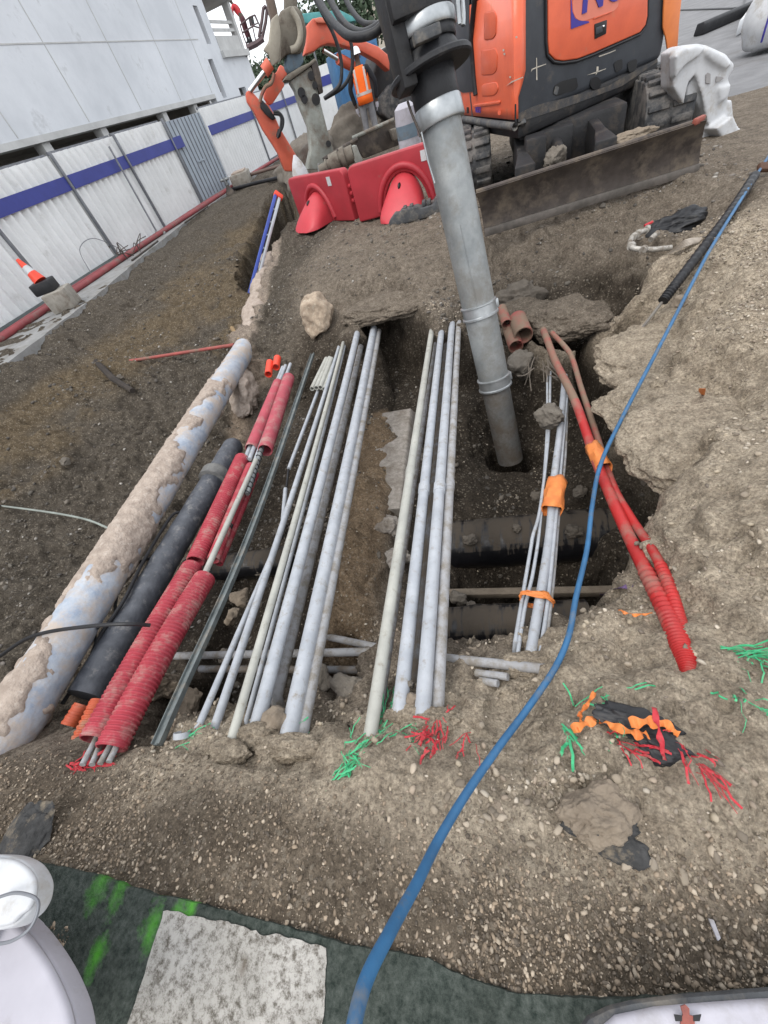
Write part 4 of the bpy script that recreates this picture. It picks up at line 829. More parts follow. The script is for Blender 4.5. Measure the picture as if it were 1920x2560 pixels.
MB().tube([P(1664,744,-.19), P(1590,840,-.42), P(1519,935,-.7)], .011, 8).build('probe_rod', mat('dull_rod', (.25, .235, .21), (.17, .155, .14), 8, .7, bump=.1), bh)
tag(MB().box(P(1912,418,.06), (.12, .07, .05), (RT, np.cross(FW, RT), FW)).build('hose_coupling', mat('rusty_coupling', (.12, .06, .035), (.08, .04, .025), 9, .7, bump=.4), bev=.02), 'rusty coupling where the black hose leaves the frame at the right edge', 'coupling')
# stones and clods
lump('boulder', M_rock, P(796, 790, -.3), (.29, .22, .25), 51, 'big pale limestone boulder stuck in the back bank', 'boulder', rough=.16)
for px, z, s, sd, m, lab in [((880,1728),-.42,(.11,.09,.09),52,M_mud,'grey boulder between the two grey bundles near the front'),((800,1700),-.44,(.07,.07,.06),53,M_mud,'small dark stone beside the wide bundle at the front'),
     ((1165,1655),-.42,(.075,.06,.075),54,M_clod,'blocky clod right of the centre bundle at the crossing duct'),((1125,1660),-.42,(.05,.05,.05),55,M_mud,'dark clod squeezed against the right duct of the centre bundle'),
     ((690,1800),-.17,(.065,.06,.06),56,M_clod,'sandy clod on the near ends of the wide bundle'),((1030,1752),-.14,(.03,.028,.028),57,M_clod,'sandy clod wedged between two centre ducts'),((1026,1710),-.16,(.018,.018,.03),58,M_mud,'small upright stone between two centre ducts'),
     ((600,1495),-.9,(.09,.07,.06),59,M_clod,'flat clod behind the thin broken duct'),((580,1540),-.85,(.07,.06,.05),60,M_clod,'lower clod left of the thin broken duct'),((410,1710),-.58,(.1,.09,.1),61,M_clod,'large clod under the steel rail near the front'),((460,1780),-.48,(.12,.09,.07),62,M_clod,'broad soil lump between rail and thin duct at the front'),((1145,1495),-.85,(.07,.05,.05),63,M_mud,'mud stone beside the centre bundle at the void'),
     ((330,1722),-.17,(.012,.012,.012),64,M_clod,'pebble clod sitting on the two red ribbed ducts'),((717,1488),-.33,(.02,.02,.02),65,M_clod,'small clod resting on the wide grey bundle'),((1700,755),-.1,(.06,.05,.04),66,M_clod,'sandy clod on the right bank near the hoses'),((300,945),-.5,(.05,.05,.04),67,M_mud,'flat pale stone in the left bank by the stake'),((163,1155),-.58,(.07,.06,.05),68,M_mud,'stone set in the left bank above the cable'),
     ((850,700),-.2,(.02,.02,.016),69,M_rock,'small white pebble pair on the hump'),((858,735),-.24,(.03,.025,.02),70,M_rock,'pale stone below the white pebbles on the hump'),((1240,2035),.0,(.05,.04,.03),71,M_clod,'sandy clod left of the asphalt lump in front'),((600,2130),.0,(.012,.012,.009),72,M_rock,'pale pebble in the front gravel')]:
    lump('stone' if m is not M_clod else 'soil_clod', m, P(*px, z), s, sd, lab, 'stone' if m is not M_clod else 'clod', 'loose stones and clods', rough=.32)
o = lump('asphalt_lump', M_tar, P(1515, 2085, -.01), (.10, .07, .075), 73, 'broken lump of dark asphalt with a sandy crust in the front gravel', 'asphalt lump', rough=.3, planes=4, rot=.3, sub=5)
lump('sandy_crust', M_clod, P(1492, 2040, .01), (.10, .065, .075), 74, parent=o, rough=.3, planes=2, rot=.3, sub=5)
lump('asphalt_lump', M_tar, P(60, 2100, .0), (.12, .11, .035), 75, 'dark asphalt slab edge with lime paint at the left front', 'asphalt lump', rough=.2)
tag(MB().prism([P(1768,2295,.022), P(1782,2298,.022), P(1800,2345,.022), P(1792,2352,.022)], (0, 0, .008)).build('plastic_sliver', M_wpl, bev=.002), 'pale plastic sliver lying in the gravel at the lower right', 'scrap')
# net shreds, tapes, film
def shreds(name, m, pts_, label, n, spread, wd=.0016, seed=1, thick=.002, cat='net shreds', rise=.05):
    r = random.Random(seed); v = MB()
    for _ in range(int(n * .8)):
        i = r.randrange(len(pts_) - 1); t = r.random(); c = lerp(pts_[i], pts_[i + 1], t) + np.array([r.gauss(0, spread), r.gauss(0, spread), 0])
        c[2] = ground(c[0], c[1]) + .005
        d = np.array([r.gauss(0, 1), r.gauss(0, 1), 0]); main_ = pts_[i + 1] - pts_[i]; d = d * .38 + main_ / (np.linalg.norm(main_) + 1e-9); d /= np.linalg.norm(d); L_ = r.uniform(.04, .12)
        q = [c + d * L_ * k / 5 + np.array([r.gauss(0, .0022), r.gauss(0, .0022), rise * .5 * r.random() * math.sin(math.pi * k / 5)]) for k in range(6)]
        for w_ in q: w_[2] = max(w_[2], ground(w_[0], w_[1]) - .004)
        s = np.cross(d, ZUP); s /= np.linalg.norm(s); ww = wd * r.uniform(.4, 1.9)
        v.loft([[p - s * ww, p + s * ww, p + s * ww + ZUP * thick * .4, p - s * ww + ZUP * thick * .4] for p in q])
    return tag(v.build(name, m, smooth=0), label, cat, 'shreds of warning net')
def G(x, y, dz=.01):
    p = P(x, y, -.1)
    for _ in range(6): p = P(x, y, ground(p[0], p[1]))
    return p + ZUP * dz
shreds('net_shreds', M_green, [G(855,1910), G(900,1870), G(945,1830), G(985,1740)], 'long green net shreds trailing from the left end of the centre bundle', 62, .02, seed=1)
shreds('net_shreds', M_green, [G(865,1880), G(885,1900), G(870,1920)], 'dense green net tuft at the foot of the trailing shreds', 30, .015, seed=11)
shreds('net_shreds', M_green, [G(985,1830), G(1040,1810), G(1085,1780)], 'single green strands reaching toward the right centre duct', 7, .004, seed=2)
shreds('net_shreds', M_green, [G(1022,1835), G(1030,1850)], 'tiny green net star beside the red shreds', 6, .006, seed=3)
shreds('net_shreds', M_green, [G(650,1835), G(700,1830), G(735,1845)], 'green net strands at the near end of the wide bundle', 12, .01, seed=4)
shreds('net_shreds', M_green, [G(440,1862), G(475,1845)], 'green net tuft at the short grey duct stub', 10, .01, seed=5)
shreds('net_shreds', M_green, [G(1795,1628), G(1850,1635), G(1900,1640), G(1915,1670)], 'green net bunch at the right edge of the sandy bank', 34, .012, seed=6)
shreds('net_shreds', M_green, [G(1770,1725), G(1830,1745), G(1915,1790)], 'thin green strands on the pebbles below the right bunch', 9, .006, seed=7)
shreds('net_shreds', M_green, [G(1830,1690), G(1875,1745), G(1905,1775)], 'green strand crossing the pebbles at the right edge', 5, .004, seed=17)
shreds('net_shreds', M_green, [G(1400,1800), G(1420,1840), G(1415,1880)], 'bent green strip left of the orange tape', 8, .006, seed=8, wd=.003)
shreds('net_shreds', M_green, [G(1500,1765), G(1530,1800), G(1545,1850)], 'green strands falling over the orange tape', 16, .03, seed=9)
shreds('net_shreds', M_green, [G(1430,1770), G(1500,1745), G(1590,1715)], 'long green strand behind the orange tape', 9, .006, seed=10)
shreds('net_shreds', M_redn, [G(1130,1745), G(1105,1790), G(1085,1840), G(1070,1860)], 'red net shreds fanned over the end of the centre bundle', 46, .022, seed=12, wd=.0022)
shreds('net_shreds', M_redn, [G(1175,1840), G(1165,1870)], 'small red shreds in the sand right of the fan', 9, .015, seed=13)
shreds('net_shreds', M_redn, [G(1695,1860), G(1730,1890), G(1750,1920)], 'red net loop frayed at the right of the black scrap', 24, .012, seed=14)
shreds('net_shreds', M_redn, [G(1530,1850), G(1570,1870), G(1600,1880)], 'red net fringe under the orange tape', 14, .012, seed=15)
shreds('net_shreds', M_redn, [G(165,1915), G(205,1918), G(250,1912)], 'flattened red net under the grey cable ends at the left', 40, .006, seed=16, wd=.004)
def ribbon(name, pp, wpx, m, label, cat='tape', group='orange warning tape scraps'):
    q = [G(*p[:2], p[2]) for p in pp]; r = rad(q[0], wpx); path = spline(q, 8); rings = []
    for i, p in enumerate(path):
        T = path[min(i + 1, len(path) - 1)] - path[max(i - 1, 0)]; T /= np.linalg.norm(T) + 1e-9; s = np.cross(T, ZUP); s /= np.linalg.norm(s) + 1e-9; k = r * (.75 + .3 * math.sin(i * .8)); up_ = ZUP * .004 + ZUP * .012 * math.sin(i * 1.3)
        rings.append([p - s * k, p + up_ * .6, p + s * k + up_, p + s * k + up_ + ZUP * .002, p + up_ * .6 + ZUP * .002, p - s * k + ZUP * .002])
    return tag(MB().loft(rings).build(name, m, smooth=50), label, cat, group)
ribbon('tape_scrap', [(1428,1828,.02),(1465,1815,.04),(1490,1805,.05),(1530,1825,.04),(1580,1842,.04),(1612,1845,.03)], 24, M_tape, 'crumpled orange tape strip lying left in the tape knot')
ribbon('tape_scrap', [(1565,1818,.05),(1610,1818,.06),(1650,1822,.05),(1688,1845,.03)], 30, M_tape, 'broad orange tape lying over the black scrap on the right')
ribbon('tape_scrap', [(1480,1745,.06),(1462,1775,.07),(1446,1795,.05),(1450,1812,.03)], 11, M_tape, 'orange tape end standing up behind the knot')
ribbon('tape_scrap', [(1540,1540,.05),(1580,1546,.03),(1625,1540,.02)], 8, M_tape, 'thin orange tape strip hanging over the sandy rim')
ribbon('tape_scrap', [(1748,985,.03),(1752,1010,.04),(1748,1028,.02),(1755,1045,.02)], 13, M_tape, 'crumpled orange tape scrap on the right bank')
ribbon('tape_scrap', [(1615,1790,.09),(1635,1850,.06),(1655,1905,.02)], 15, M_redn, 'bright red tape strip crossing the orange tape', group=None)
ribbon('plastic_film', [(1500,1498,.02),(1540,1480,.03),(1580,1470,.02)], 16, M_purple, 'purplish plastic film by the batten below the hose', 'film', None)
for i, (x, y, z, r_) in enumerate(((1175,1350,-1.02,.06),(1290,1320,-1.03,.045),(1430,1330,-1.03,.07),(1120,1240,-1.02,.05),(1340,1240,-1.03,.05),(1180,1520,-.74,.05),(1260,1560,-.7,.04),(1060,1180,-.98,.05),(1450,1230,-1.03,.06),(700,1330,-1.05,.06),(660,1420,-1.0,.07),(760,1300,-1.06,.05),(800,1610,-.6,.05),(860,1720,-.4,.04),(560,1640,-.78,.06))):
    lump('soil_clod', MATS['damp_back_soil'] if y < 1600 else M_mud, P(x, y, z), (r_, r_ * .8, r_ * .6), 120 + i, 'dark damp clod lying loose on the floor of the pit', 'clod', 'damp clods on the pit floor', rough=.35, planes=8)
lump('rubber_scrap', M_rub, G(1590, 1815, 0), (.13, .05, .03), 81, 'black rubber scrap buried under the orange tape, left piece', 'rubber scrap', 'black rubber scraps', rough=.3, rot=-.3)
lump('rubber_scrap', M_rub, G(1655, 1868, 0), (.11, .045, .03), 82, 'black rubber scrap under the red strip, right piece', 'rubber scrap', 'black rubber scraps', rough=.3, rot=-.3)
#=SECTION3
# ------------------------------------------------------------------ pavement in front, road and pavement beyond
def sheet(name, outl, z, m, thick=None, wob=0, sub=.04, seed=0):
    r = random.Random(seed); o2 = []; ph = [(r.uniform(8, 120), r.uniform(0, 6)) for _ in range(9)]; acc = 0.0
    for i in range(len(outl)):
        a, b = np.array(outl[i][:2]), np.array(outl[(i + 1) % len(outl)][:2]); L_ = np.linalg.norm(b - a); n = max(1, int(L_ / sub)) if wob else 1; nn = np.array([b[1] - a[1], a[0] - b[0]]) / (L_ + 1e-9)
        for k in range(n):
            acc += L_ / n; q = a + (b - a) * k / n + nn * (wob * sum(math.sin(acc * f_ + p_) / (1 + f_ / 40) for f_, p_ in ph) + r.gauss(0, wob * .25) if k else 0); o2.append((q[0], q[1], z))
    v = MB()
    if thick: v.prism(o2, (0, 0, -thick))
    else: v.add(o2, [tuple(range(len(o2)))])
    return v.build(name, m, base=(0, 0, 0), smooth=0)
def worn(name, c1, c2, lo, hi, sc_=14, bscale=60, rough=.9, spots=None):
    m = bpy.data.materials.new(name); m.use_nodes = True; n = m.node_tree.nodes; L = m.node_tree.links; b = n['Principled BSDF']; g = n.new('ShaderNodeNewGeometry')
    def noise(s, d=8, r=.7):
        t = n.new('ShaderNodeTexNoise'); t.inputs['Scale'].default_value = s; t.inputs['Detail'].default_value = d; t.inputs['Roughness'].default_value = r; L.new(g.outputs['Position'], t.inputs['Vector']); return t.outputs[0]
    def ramp(src, p0, v0, p1, v1):
        r = n.new('ShaderNodeValToRGB'); r.color_ramp.elements[0].position = p0; r.color_ramp.elements[0].color = (*v0, 1); r.color_ramp.elements[1].position = p1; r.color_ramp.elements[1].color = (*v1, 1); L.new(src, r.inputs[0]); return r.outputs[0]
    o = ramp(noise(sc_, 10, .78), lo, c2, hi, c1)
    big = ramp(noise(3.5, 5, .6), .3, (.68, .68, .66), .7, (1.15, 1.15, 1.15))
    x = n.new('ShaderNodeMix'); x.data_type = 'RGBA'; x.blend_type = 'MULTIPLY'; x.inputs[0].default_value = 1; L.new(o, x.inputs[6]); L.new(big, x.inputs[7]); o = x.outputs[2]
    for (c, pos, rad_, sx_, col_) in spots or []:
        mp = n.new('ShaderNodeMapping'); mp.vector_type = 'POINT'; L.new(g.outputs['Position'], mp.inputs['Vector']); mp.inputs['Location'].default_value = (-pos[0] * sx_[0], -pos[1] * sx_[1], 0); mp.inputs['Scale'].default_value = (sx_[0], sx_[1], 0)
        ln = n.new('ShaderNodeVectorMath'); ln.operation = 'LENGTH'; L.new(mp.outputs[0], ln.inputs[0])
        ad = n.new('ShaderNodeMath'); ad.operation = 'MULTIPLY_ADD'; L.new(noise(16, 6), ad.inputs[0]); ad.inputs[1].default_value = rad_ * 2.4; L.new(ln.outputs['Value'], ad.inputs[2])
        rr = ramp(ad.outputs[0], 0, (1, 1, 1), 1, (0, 0, 0)); rmp = n.new('ShaderNodeMapRange'); rmp.inputs[1].default_value = rad_ * 1.0; rmp.inputs[2].default_value = rad_ * 2.0; rmp.inputs[3].default_value = c; rmp.inputs[4].default_value = 0; L.new(ad.outputs[0], rmp.inputs[0])
        x = n.new('ShaderNodeMix'); x.data_type = 'RGBA'; L.new(rmp.outputs[0], x.inputs[0]); L.new(o, x.inputs[6]); x.inputs[7].default_value = (*col_, 1); o = x.outputs[2]
    L.new(o, b.inputs['Base Color']); b.inputs['Roughness'].default_value = rough; b.inputs['Specular IOR Level'].default_value = .2
    bb = n.new('ShaderNodeBump'); bb.inputs['Strength'].default_value = .9; bb.inputs['Distance'].default_value = .01; L.new(noise(bscale, 6, .7), bb.inputs['Height']); L.new(bb.outputs[0], b.inputs['Normal'])
    return m
LIME = (.12, .55, .03)
spots = []
for px, py, k in ((250,2215,.05),(290,2240,.05),(375,2325,.05),(440,2290,.035),(240,2390,.04),(480,2270,.03)):
    p = P(px, py, .03); spots.append((.55, p, k, (1.0, .6), LIME))
m_gp = worn('worn_green_asphalt', (.105, .12, .107), (.02, .03, .025), .36, .66, 55, 110, spots=spots)
m_wm = worn('worn_white_marking', (.50, .48, .45), (.14, .125, .105), .39, .54, 52, 110, spots=[(.85, P(1000 - 390, 2410, .034), .02, (1, .6), (.1, .075, .05))])
edge = [P(x, y, .03) for x, y in ((-500,2080),(-200,2110),(90,2155),(240,2185),(380,2235),(440,2245),(560,2275),(690,2310),(760,2330),(880,2365),(960,2375),(1010,2385),(1070,2395),(1130,2430),(1200,2455),(1270,2480),(1330,2487),(1420,2492),(1500,2500),(1700,2490),(2000,2470),(2500,2400))]
outl = [e for e in edge] + [np.array([3, -3, .03]), np.array([-6, -3, .03])]
struct(sheet('pavement', outl, .03, m_gp, .06, .0013, .012))
stripe = [P(x, y, .034) for x, y in ((408,2278),(480,2290),(560,2302),(640,2325),(720,2345),(790,2360),(815,2370))] + [P(x, y, .034) for x, y in ((805,2560),(790,2800))] + [P(x, y, .034) for x, y in ((200,2800),(318,2560),(370,2400))]
struct(sheet('road_marking', stripe, .034, m_wm, None, .0025, .012, 3))
struct(sheet('road', [(2.6,5.3),(3.6,3.6),(14,2.0),(60,2),(60,100),(3,100),(2.2,12),(2.15,7)], .012, M_asph, .06, .01, .1, 2))
struct(sheet('left_pavement'.replace('left_', 'back_'), [(-60,-8),(-6.95,-8),(-6.95,4.3),(-7.25,7.1),(-7.9,10),(-8.35,12.9),(-8.5,17),(-8.4,30),(-60,30)], .03, M_slab, .14, .012, .15, 4))
# ------------------------------------------------------------------ building under construction
FX = -11.5
bl = empty('concrete_building', (FX, 20, 0), 'raw grey concrete building shell behind the hoarding, with slit windows and an open corner loggia', 'building')
def wallx(name, y0, y1, z0, z1, th=.3, m=M_facade, dx=0): return MB().box((FX - th / 2 + dx, (y0 + y1) / 2, (z0 + z1) / 2), (th, y1 - y0, z1 - z0)).build(name, m, bl, smooth=0)
slits = [(25.85, 26.35, 4.12, 5.16), (25.35, 25.8, 2.5, 3.64)]
wallx('upper_wall', -14, 25.3, 2.62, 9)
wallx('upper_wall', 25.3, 27.0, 5.2, 9); wallx('upper_wall', 25.3, 25.85, 3.66, 5.2); wallx('upper_wall', 26.3, 27, 3.66, 5.2); wallx('upper_wall', 25.85, 26.3, 3.66, 4.1)
wallx('upper_wall', 25.8, 30.15, 2.62, 3.66); wallx('upper_wall', 24.6, 25.35, 0, 2.62); wallx('upper_wall', 25.35, 27.5, 0, 2.42); wallx('upper_wall', 25.8, 27.5, 2.42, 2.62); wallx('upper_wall', 28.4, 30.15, 0, 2.62); wallx('upper_wall', 27.5, 28.4, 0, 1.7)
wallx('upper_wall', 27.0, 30.15, 7.2, 9)
MB().box((FX - .2, 5.3, 2.55), (.42, 38.6, .14)).build('edge_beam', M_facb, bl, smooth=0)
for y in (-6, -3, 0, 2.6, 5.2, 7.8, 10.5, 13.3, 16.0, 19.95, 22.6):
    MB().box((FX - .25, y, 1.24), (.3, .32, 2.48)).build('column', M_facb, bl, bev=.015)
MB().box((FX - 4, 5, 1.4), (.2, 40, 2.8)).build('inner_wall', M_int, bl, smooth=0); MB().box((FX - 2.2, 5, 2.78), (3.75, 40, .25)).build('ceiling_slab', M_int, bl, smooth=0)
MB().box((FX - 2.2, 24.45, 1.4), (3.7, .2, 2.8)).build('inner_wall', M_int, bl, smooth=0)
for y0, y1, z0, z1 in slits: MB().box((FX - .22, (y0 + y1) / 2, (z0 + z1) / 2), (.04, y1 - y0, z1 - z0)).build('slit_window', mat('brown_slit', (.12, .10, .095), (.09, .075, .07), 4, .7, bump=0), bl, smooth=0)
MB().box((FX - .25, 27.95, 2.15), (.04, .9, .95)).build('window', mat('dark_opening', (.06, .055, .05), None, 3, .8, bump=0), bl, smooth=0)
MB().box((FX - .16, 30.0, 5.4), (.32, .3, 3.6)).build('corner_column', M_facb, bl, smooth=0)
MB().box((FX - 2.0, 30.05, 4.5), (3.4, .2, 9.0)).build('side_wall', M_facade, bl, smooth=0) if False else MB().box((FX - 2.0, 30.05, 1.8), (3.4, .2, 3.6)).build('side_wall', M_facade, bl, smooth=0)
for z in (3.75, 5.55): MB().box((FX - 1.5, 28.6, z), (3.3, 3.3, .22)).build('loggia_slab', M_facb, bl, smooth=0)
MB().box((FX - .1, 28.55, 4.1), (.16, 2.9, .5)).build('parapet', M_facb, bl, smooth=0)
for z in (4.55, 4.8): MB().box((FX - .12, 28.5, z), (.06, 2.7, .1)).build('guard_plank', M_facb, bl, smooth=0)
MB().box((FX - 2.9, 27.2, 4.6), (.2, 3, 1.8)).build('inner_wall', M_int, bl, smooth=0); MB().box((FX - 1.6, 27.1, 4.7), (3, .15, 1.9)).build('inner_wall', M_int, bl, smooth=0)
for y in range(-6, 25, 3): MB().box((FX + .004, y + .4, 5.8), (.012, .025, 6.3)).build('formwork_seam', M_facb, bl, smooth=0)
MB().box((FX + .005, 5.6, 4.25), (.014, 39, .03)).build('formwork_seam', M_facb, bl, smooth=0)
# ------------------------------------------------------------------ hoarding
HX = -8.9
def panel(y0, y1, z0, z1, label, stripe=True, flat=False, zs=(1.44, 1.68), st=None, m=None):
    h = empty('hoarding_panel', (HX, (y0 + y1) / 2, z0), label, 'hoarding panel', 'white hoarding panels along the building')
    n = int((y1 - y0) / .02); pts2 = [(HX + (0 if flat else .042 * math.sin((y0 + (y1 - y0) * i / n) * 2 * math.pi / .225)), y0 + (y1 - y0) * i / n) for i in range(n + 1)]
    v = MB(); vs = [(x, y, z0) for x, y in pts2] + [(x, y, z1) for x, y in pts2] + [(x - .004, y, z0) for x, y in pts2] + [(x - .004, y, z1) for x, y in pts2]; k = n + 1
    fs = []
    for i in range(n): fs += [(i, i + 1, k + i + 1, k + i), (2 * k + i + 1, 2 * k + i, 3 * k + i, 3 * k + i + 1), (k + i, k + i + 1, 3 * k + i + 1, 3 * k + i), (i + 1, i, 2 * k + i, 2 * k + i + 1)]
    v.add(vs, fs).build('corrugated_sheet' if not flat else 'flat_sheet', m or M_sheet, h, smooth=60)
    MB().box((HX + .07, y1, (z0 + z1) / 2 - .02), (.06, .05, z1 - z0 + .12)).build('post', M_post, h, bev=.005)
    MB().box((HX - .08, (y0 + y1) / 2, z1 + .01), (.05, y1 - y0 - .06, .06)).build('top_rail', M_post, h)
    MB().box((HX + .03, (y0 + y1) / 2, z0 + .02), (.05, y1 - y0 - .06, .04)).build('bottom_rail', M_post, h)
    if stripe:
        a, b = st or (y0, y1); MB().box((HX + .055, (a + b) / 2, sum(zs) / 2), (.012, b - a - .052, zs[1] - zs[0])).build('blue_band', M_bst, h)
    return h
panel(3.0, 5.3, .05, 2.04, 'white corrugated hoarding panel farthest left, mostly outside the frame')
panel(5.3, 7.66, .05, 2.04, 'white corrugated hoarding panel behind the traffic cone')
panel(7.72, 10.05, .05, 2.04, 'white corrugated hoarding panel with a tangle of wire at its foot')
panel(10.11, 12.4, .05, 2.06, 'white corrugated hoarding panel behind the leaning thin pole')
panel(12.46, 14.87, .05, 2.08, 'white corrugated hoarding panel just left of the grey-blue gate')
panel(17.45, 21.65, .05, 2.12, 'long white corrugated hoarding panel right of the grey-blue gate')
panel(21.71, 25.95, .1, 2.12, 'smooth white hoarding panel behind the orange boom', flat=True)
panel(26.01, 28.4, .1, 2.12, 'smooth white hoarding panel farthest along the building', flat=True)
tag(MB().box((HX + .075, 15.15, 1.56), (.012, .62, .26)).build('blue_board', M_bst), 'blue board overhanging from the last panel onto the gate', 'board')
g = empty('site_gate', (HX, 16.1, .1), 'grey-blue ribbed metal gate between the white hoarding panels', 'gate')
v = MB(); v.box((HX, 16.16, 1.08), (.02, 2.44, 1.92)); v.build('gate_sheet', M_gate, g)
for i in range(10): MB().box((HX + .02, 15.08 + i * .24, 1.08), (.022, .025, 1.9)).build('rib', M_post, g)
MB().box((HX + .035, 17.41, 1.05), (.06, .06, 2.1)).build('post', M_sheet, g); MB().box((HX + .035, 14.97, 1.05), (.05, .05, 2.0)).build('post', M_post, g)
MB().box((HX + .04, 16.1, 1.0), (.02, .5, .03)).build('latch_bar', M_gate, g)
# second hoarding far behind the worker
for i in range(4):
    a = V(790 + i * 55, 270 - i * 16, 30); b = V(790 + (i + 1) * 55, 270 - (i + 1) * 16, 30); t_ = V(790 + i * 55, 168 - i * 16, 30)
    L_ = np.linalg.norm((b - a)[:2]); dxy = (b - a); dxy[2] = 0; dxy /= np.linalg.norm(dxy); nn = np.array([dxy[1], -dxy[0], 0]); zt = t_[2]
    h = empty('hoarding_panel', (*((a + b) / 2)[:2], .0), ['far white hoarding panel left of the worker, next to the breaker', 'far white hoarding panel just left of the worker', 'far white hoarding panel directly behind the worker', 'far white hoarding panel right of the worker behind machines'][i], 'hoarding panel', 'far hoarding behind the worker')
    c = (a + b) / 2; MB().box((c[0], c[1], zt / 2), (L_ - .03, .03, zt), (dxy, nn, ZUP)).build('flat_sheet', M_sheet, h)
    MB().box(np.array([c[0], c[1], zt - .55]) + nn * .025, (L_ - .03, .02, .35), (dxy, nn, ZUP)).build('blue_band', M_bst, h)
    MB().box(np.array([a[0], a[1], zt / 2]) + nn * .04, (.05, .05, zt + .1), (dxy, nn, ZUP)).build('post', M_post, h)
# ------------------------------------------------------------------ small things along the hoarding
tag(MB().tube([(HX + .25, 11.7, .05), (HX + .12, 11.94, 1.9)], .022, 8).build('leaning_pole', M_post), 'thin dark pole leaning on the hoarding by the blue band', 'pole')
tag(MB().tube([(HX + .45, 11.75, .03), (HX + .3, 11.7, .08), (HX + .22, 11.66, .12)], .05, 10).build('pole_foot', M_slab), 'pale lump at the foot of the leaning pole', 'block')
def runpipe(name, pts_, r, m, label, cat='pipe', group='pipes along the foot of the hoarding', name_=None): return tag(MB().tube(spline(pts_, 6), r, 10).build(name, m), label, cat, group)
M_rl = mat('dusty_red_pipe', (.30, .06, .065), (.22, .05, .055), 4, .6, dirt=(.2, .16, .14), damt=.3, bump=.1)
runpipe('red_pipe', [(-8.2,2.5,.08),(-8.3,5,.08),(-8.35,8,.08),(-8.5,11,.09),(-8.55,14,.08),(-8.6,17,.08),(-8.55,20,.09),(-8.3,25,.08)], .055, M_rl, 'dusty red pipe running along the hoarding foot, outer one')
runpipe('red_pipe', [(-8.36,2.5,.07),(-8.42,5,.08),(-8.5,8,.1),(-8.62,11,.08),(-8.66,14.5,.1),(-8.7,17.2,.08)], .045, M_rl, 'dusty red pipe running along the hoarding foot, inner one')
runpipe('black_pipe', [(-8.55,2.5,.09),(-8.62,5,.09),(-8.68,7.5,.09),(-8.75,10,.09)], .065, mat('dark_green_pipe', (.06,.075,.075), (.04,.05,.05), 5, .5, bump=.1), 'dark grey pipe tight against the hoarding foot')
runpipe('thin_bar', [(-7.9,9.3,.05),(-8.1,10.8,.05)], .02, M_steel, 'short steel bar lying on the pavement edge', 'bar'); runpipe('thin_bar', [(-8.15,12.4,.05),(-8.3,14.2,.05)], .022, M_steel, 'longer steel bar lying on the pavement beyond the pole', 'bar')
tag(MB().tube(spline([(-8.6,8.7,.1),(-8.65,8.9,.55),(-8.6,9.4,.62),(-8.6,9.9,.3),(-8.55,10,.1)], 6), .008, 6).build('wire_loop', M_post), 'bent wire hoop standing against the hoarding', 'wire')
r = random.Random(5); v = MB()
for i in range(9): a = np.array([-8.3 + r.uniform(-.15, .2), 9.8 + r.uniform(-.3, .5), .06]); v.tube(spline([a, a + np.array([r.uniform(-.2,.2), r.uniform(-.3,.3), r.uniform(.1,.35)]), a + np.array([r.uniform(-.3,.3), r.uniform(-.5,.5), r.uniform(0,.2)])], 5), .009, 5)
tag(v.build('wire_tangle', M_steel), 'tangle of rusty wires at the hoarding post', 'wire')
runpipe('black_hose', [(-8.1,15.9,.1),(-7,15.6,.08),(-6,15,.08),(-5,14.2,.1),(-4.2,13.2,.12)], .05, M_rub, 'black hose running from the standpipe to the machines', 'hose', None)
runpipe('grey_hose', [(-8.0,17.3,.2),(-7,17.4,.16),(-6,17,.14),(-5,16.2,.14)], .05, mat('brown_hose', (.16,.11,.09), (.12,.08,.07), 5, .7, bump=.1), 'brownish hose running from the concrete box', 'hose', None)
bx = empty('concrete_box', (-8.2, 17.0, .03), 'pale concrete box lying on the pavement by the gate', 'box')
MB().box((-8.15, 16.9, .21), (.62, .9, .34), (np.array([.96,.28,0]), np.array([-.28,.96,0]), ZUP)).build('box_body', M_block, bx, bev=.03); MB().box((-8.15, 16.9, .40), (.45, .7, .05), (np.array([.96,.28,0]), np.array([-.28,.96,0]), ZUP)).build('box_lid', M_conc, bx, bev=.01)
sp = empty('standpipe', (-8.15, 15.7, .03), 'small metal standpipe with a bell foot on the pavement edge', 'standpipe')
MB().tube([(-8.15,15.7,.03),(-8.15,15.7,.08),(-8.15,15.7,.2),(-8.15,15.7,.26)], [.16,.14,.06,.05], 14).build('bell_foot', M_steel, sp); MB().tube([(-8.15,15.7,.25),(-8.15,15.7,.45)], .045, 10).build('riser', M_alu, sp); MB().tube([(-8.3,15.7,.4),(-8.0,15.7,.4)], .04, 10).build('valve_arm', M_alu, sp)
# traffic cone on its black base, standing on a concrete block
cb = np.array([-7.75, 6.75, 0.03])
o = MB().box(cb + np.array([.1, 0, .16]), (.42, .5, .32), (np.array([.9,.43,0]), np.array([-.43,.9,0]), ZUP)).build('concrete_block', M_block, bev=.03); tag(o, 'stained concrete block under the cone at the pavement edge', 'block')
cb2 = PX(90, 730, -7.95); cz = cb + np.array([-.05, 0, .32])
tc_ = empty('traffic_cone', cz, 'small red and white traffic cone on a black square base', 'cone')
MB().box(cz + ZUP * .09, (.36, .36, .18), (np.array([.9,.43,0]), np.array([-.43,.9,0]), ZUP)).build('cone_base', M_rub, tc_, bev=.02)
lean = np.array([-.16, .05, 0])
def cone_seg(t0, t1, m, nm): 
    f = lambda t: cz + ZUP * (.18 + .37 * t) + lean * t; MB().tube([f(t0), f(t1)], [.115 - .085 * t0, .115 - .085 * t1], 20).build(nm, m, tc_)
cone_seg(0, .38, M_cone, 'cone_bottom'); cone_seg(.38, .66, M_wp, 'white_collar'); cone_seg(.66, 1.0, M_cone, 'cone_tip')
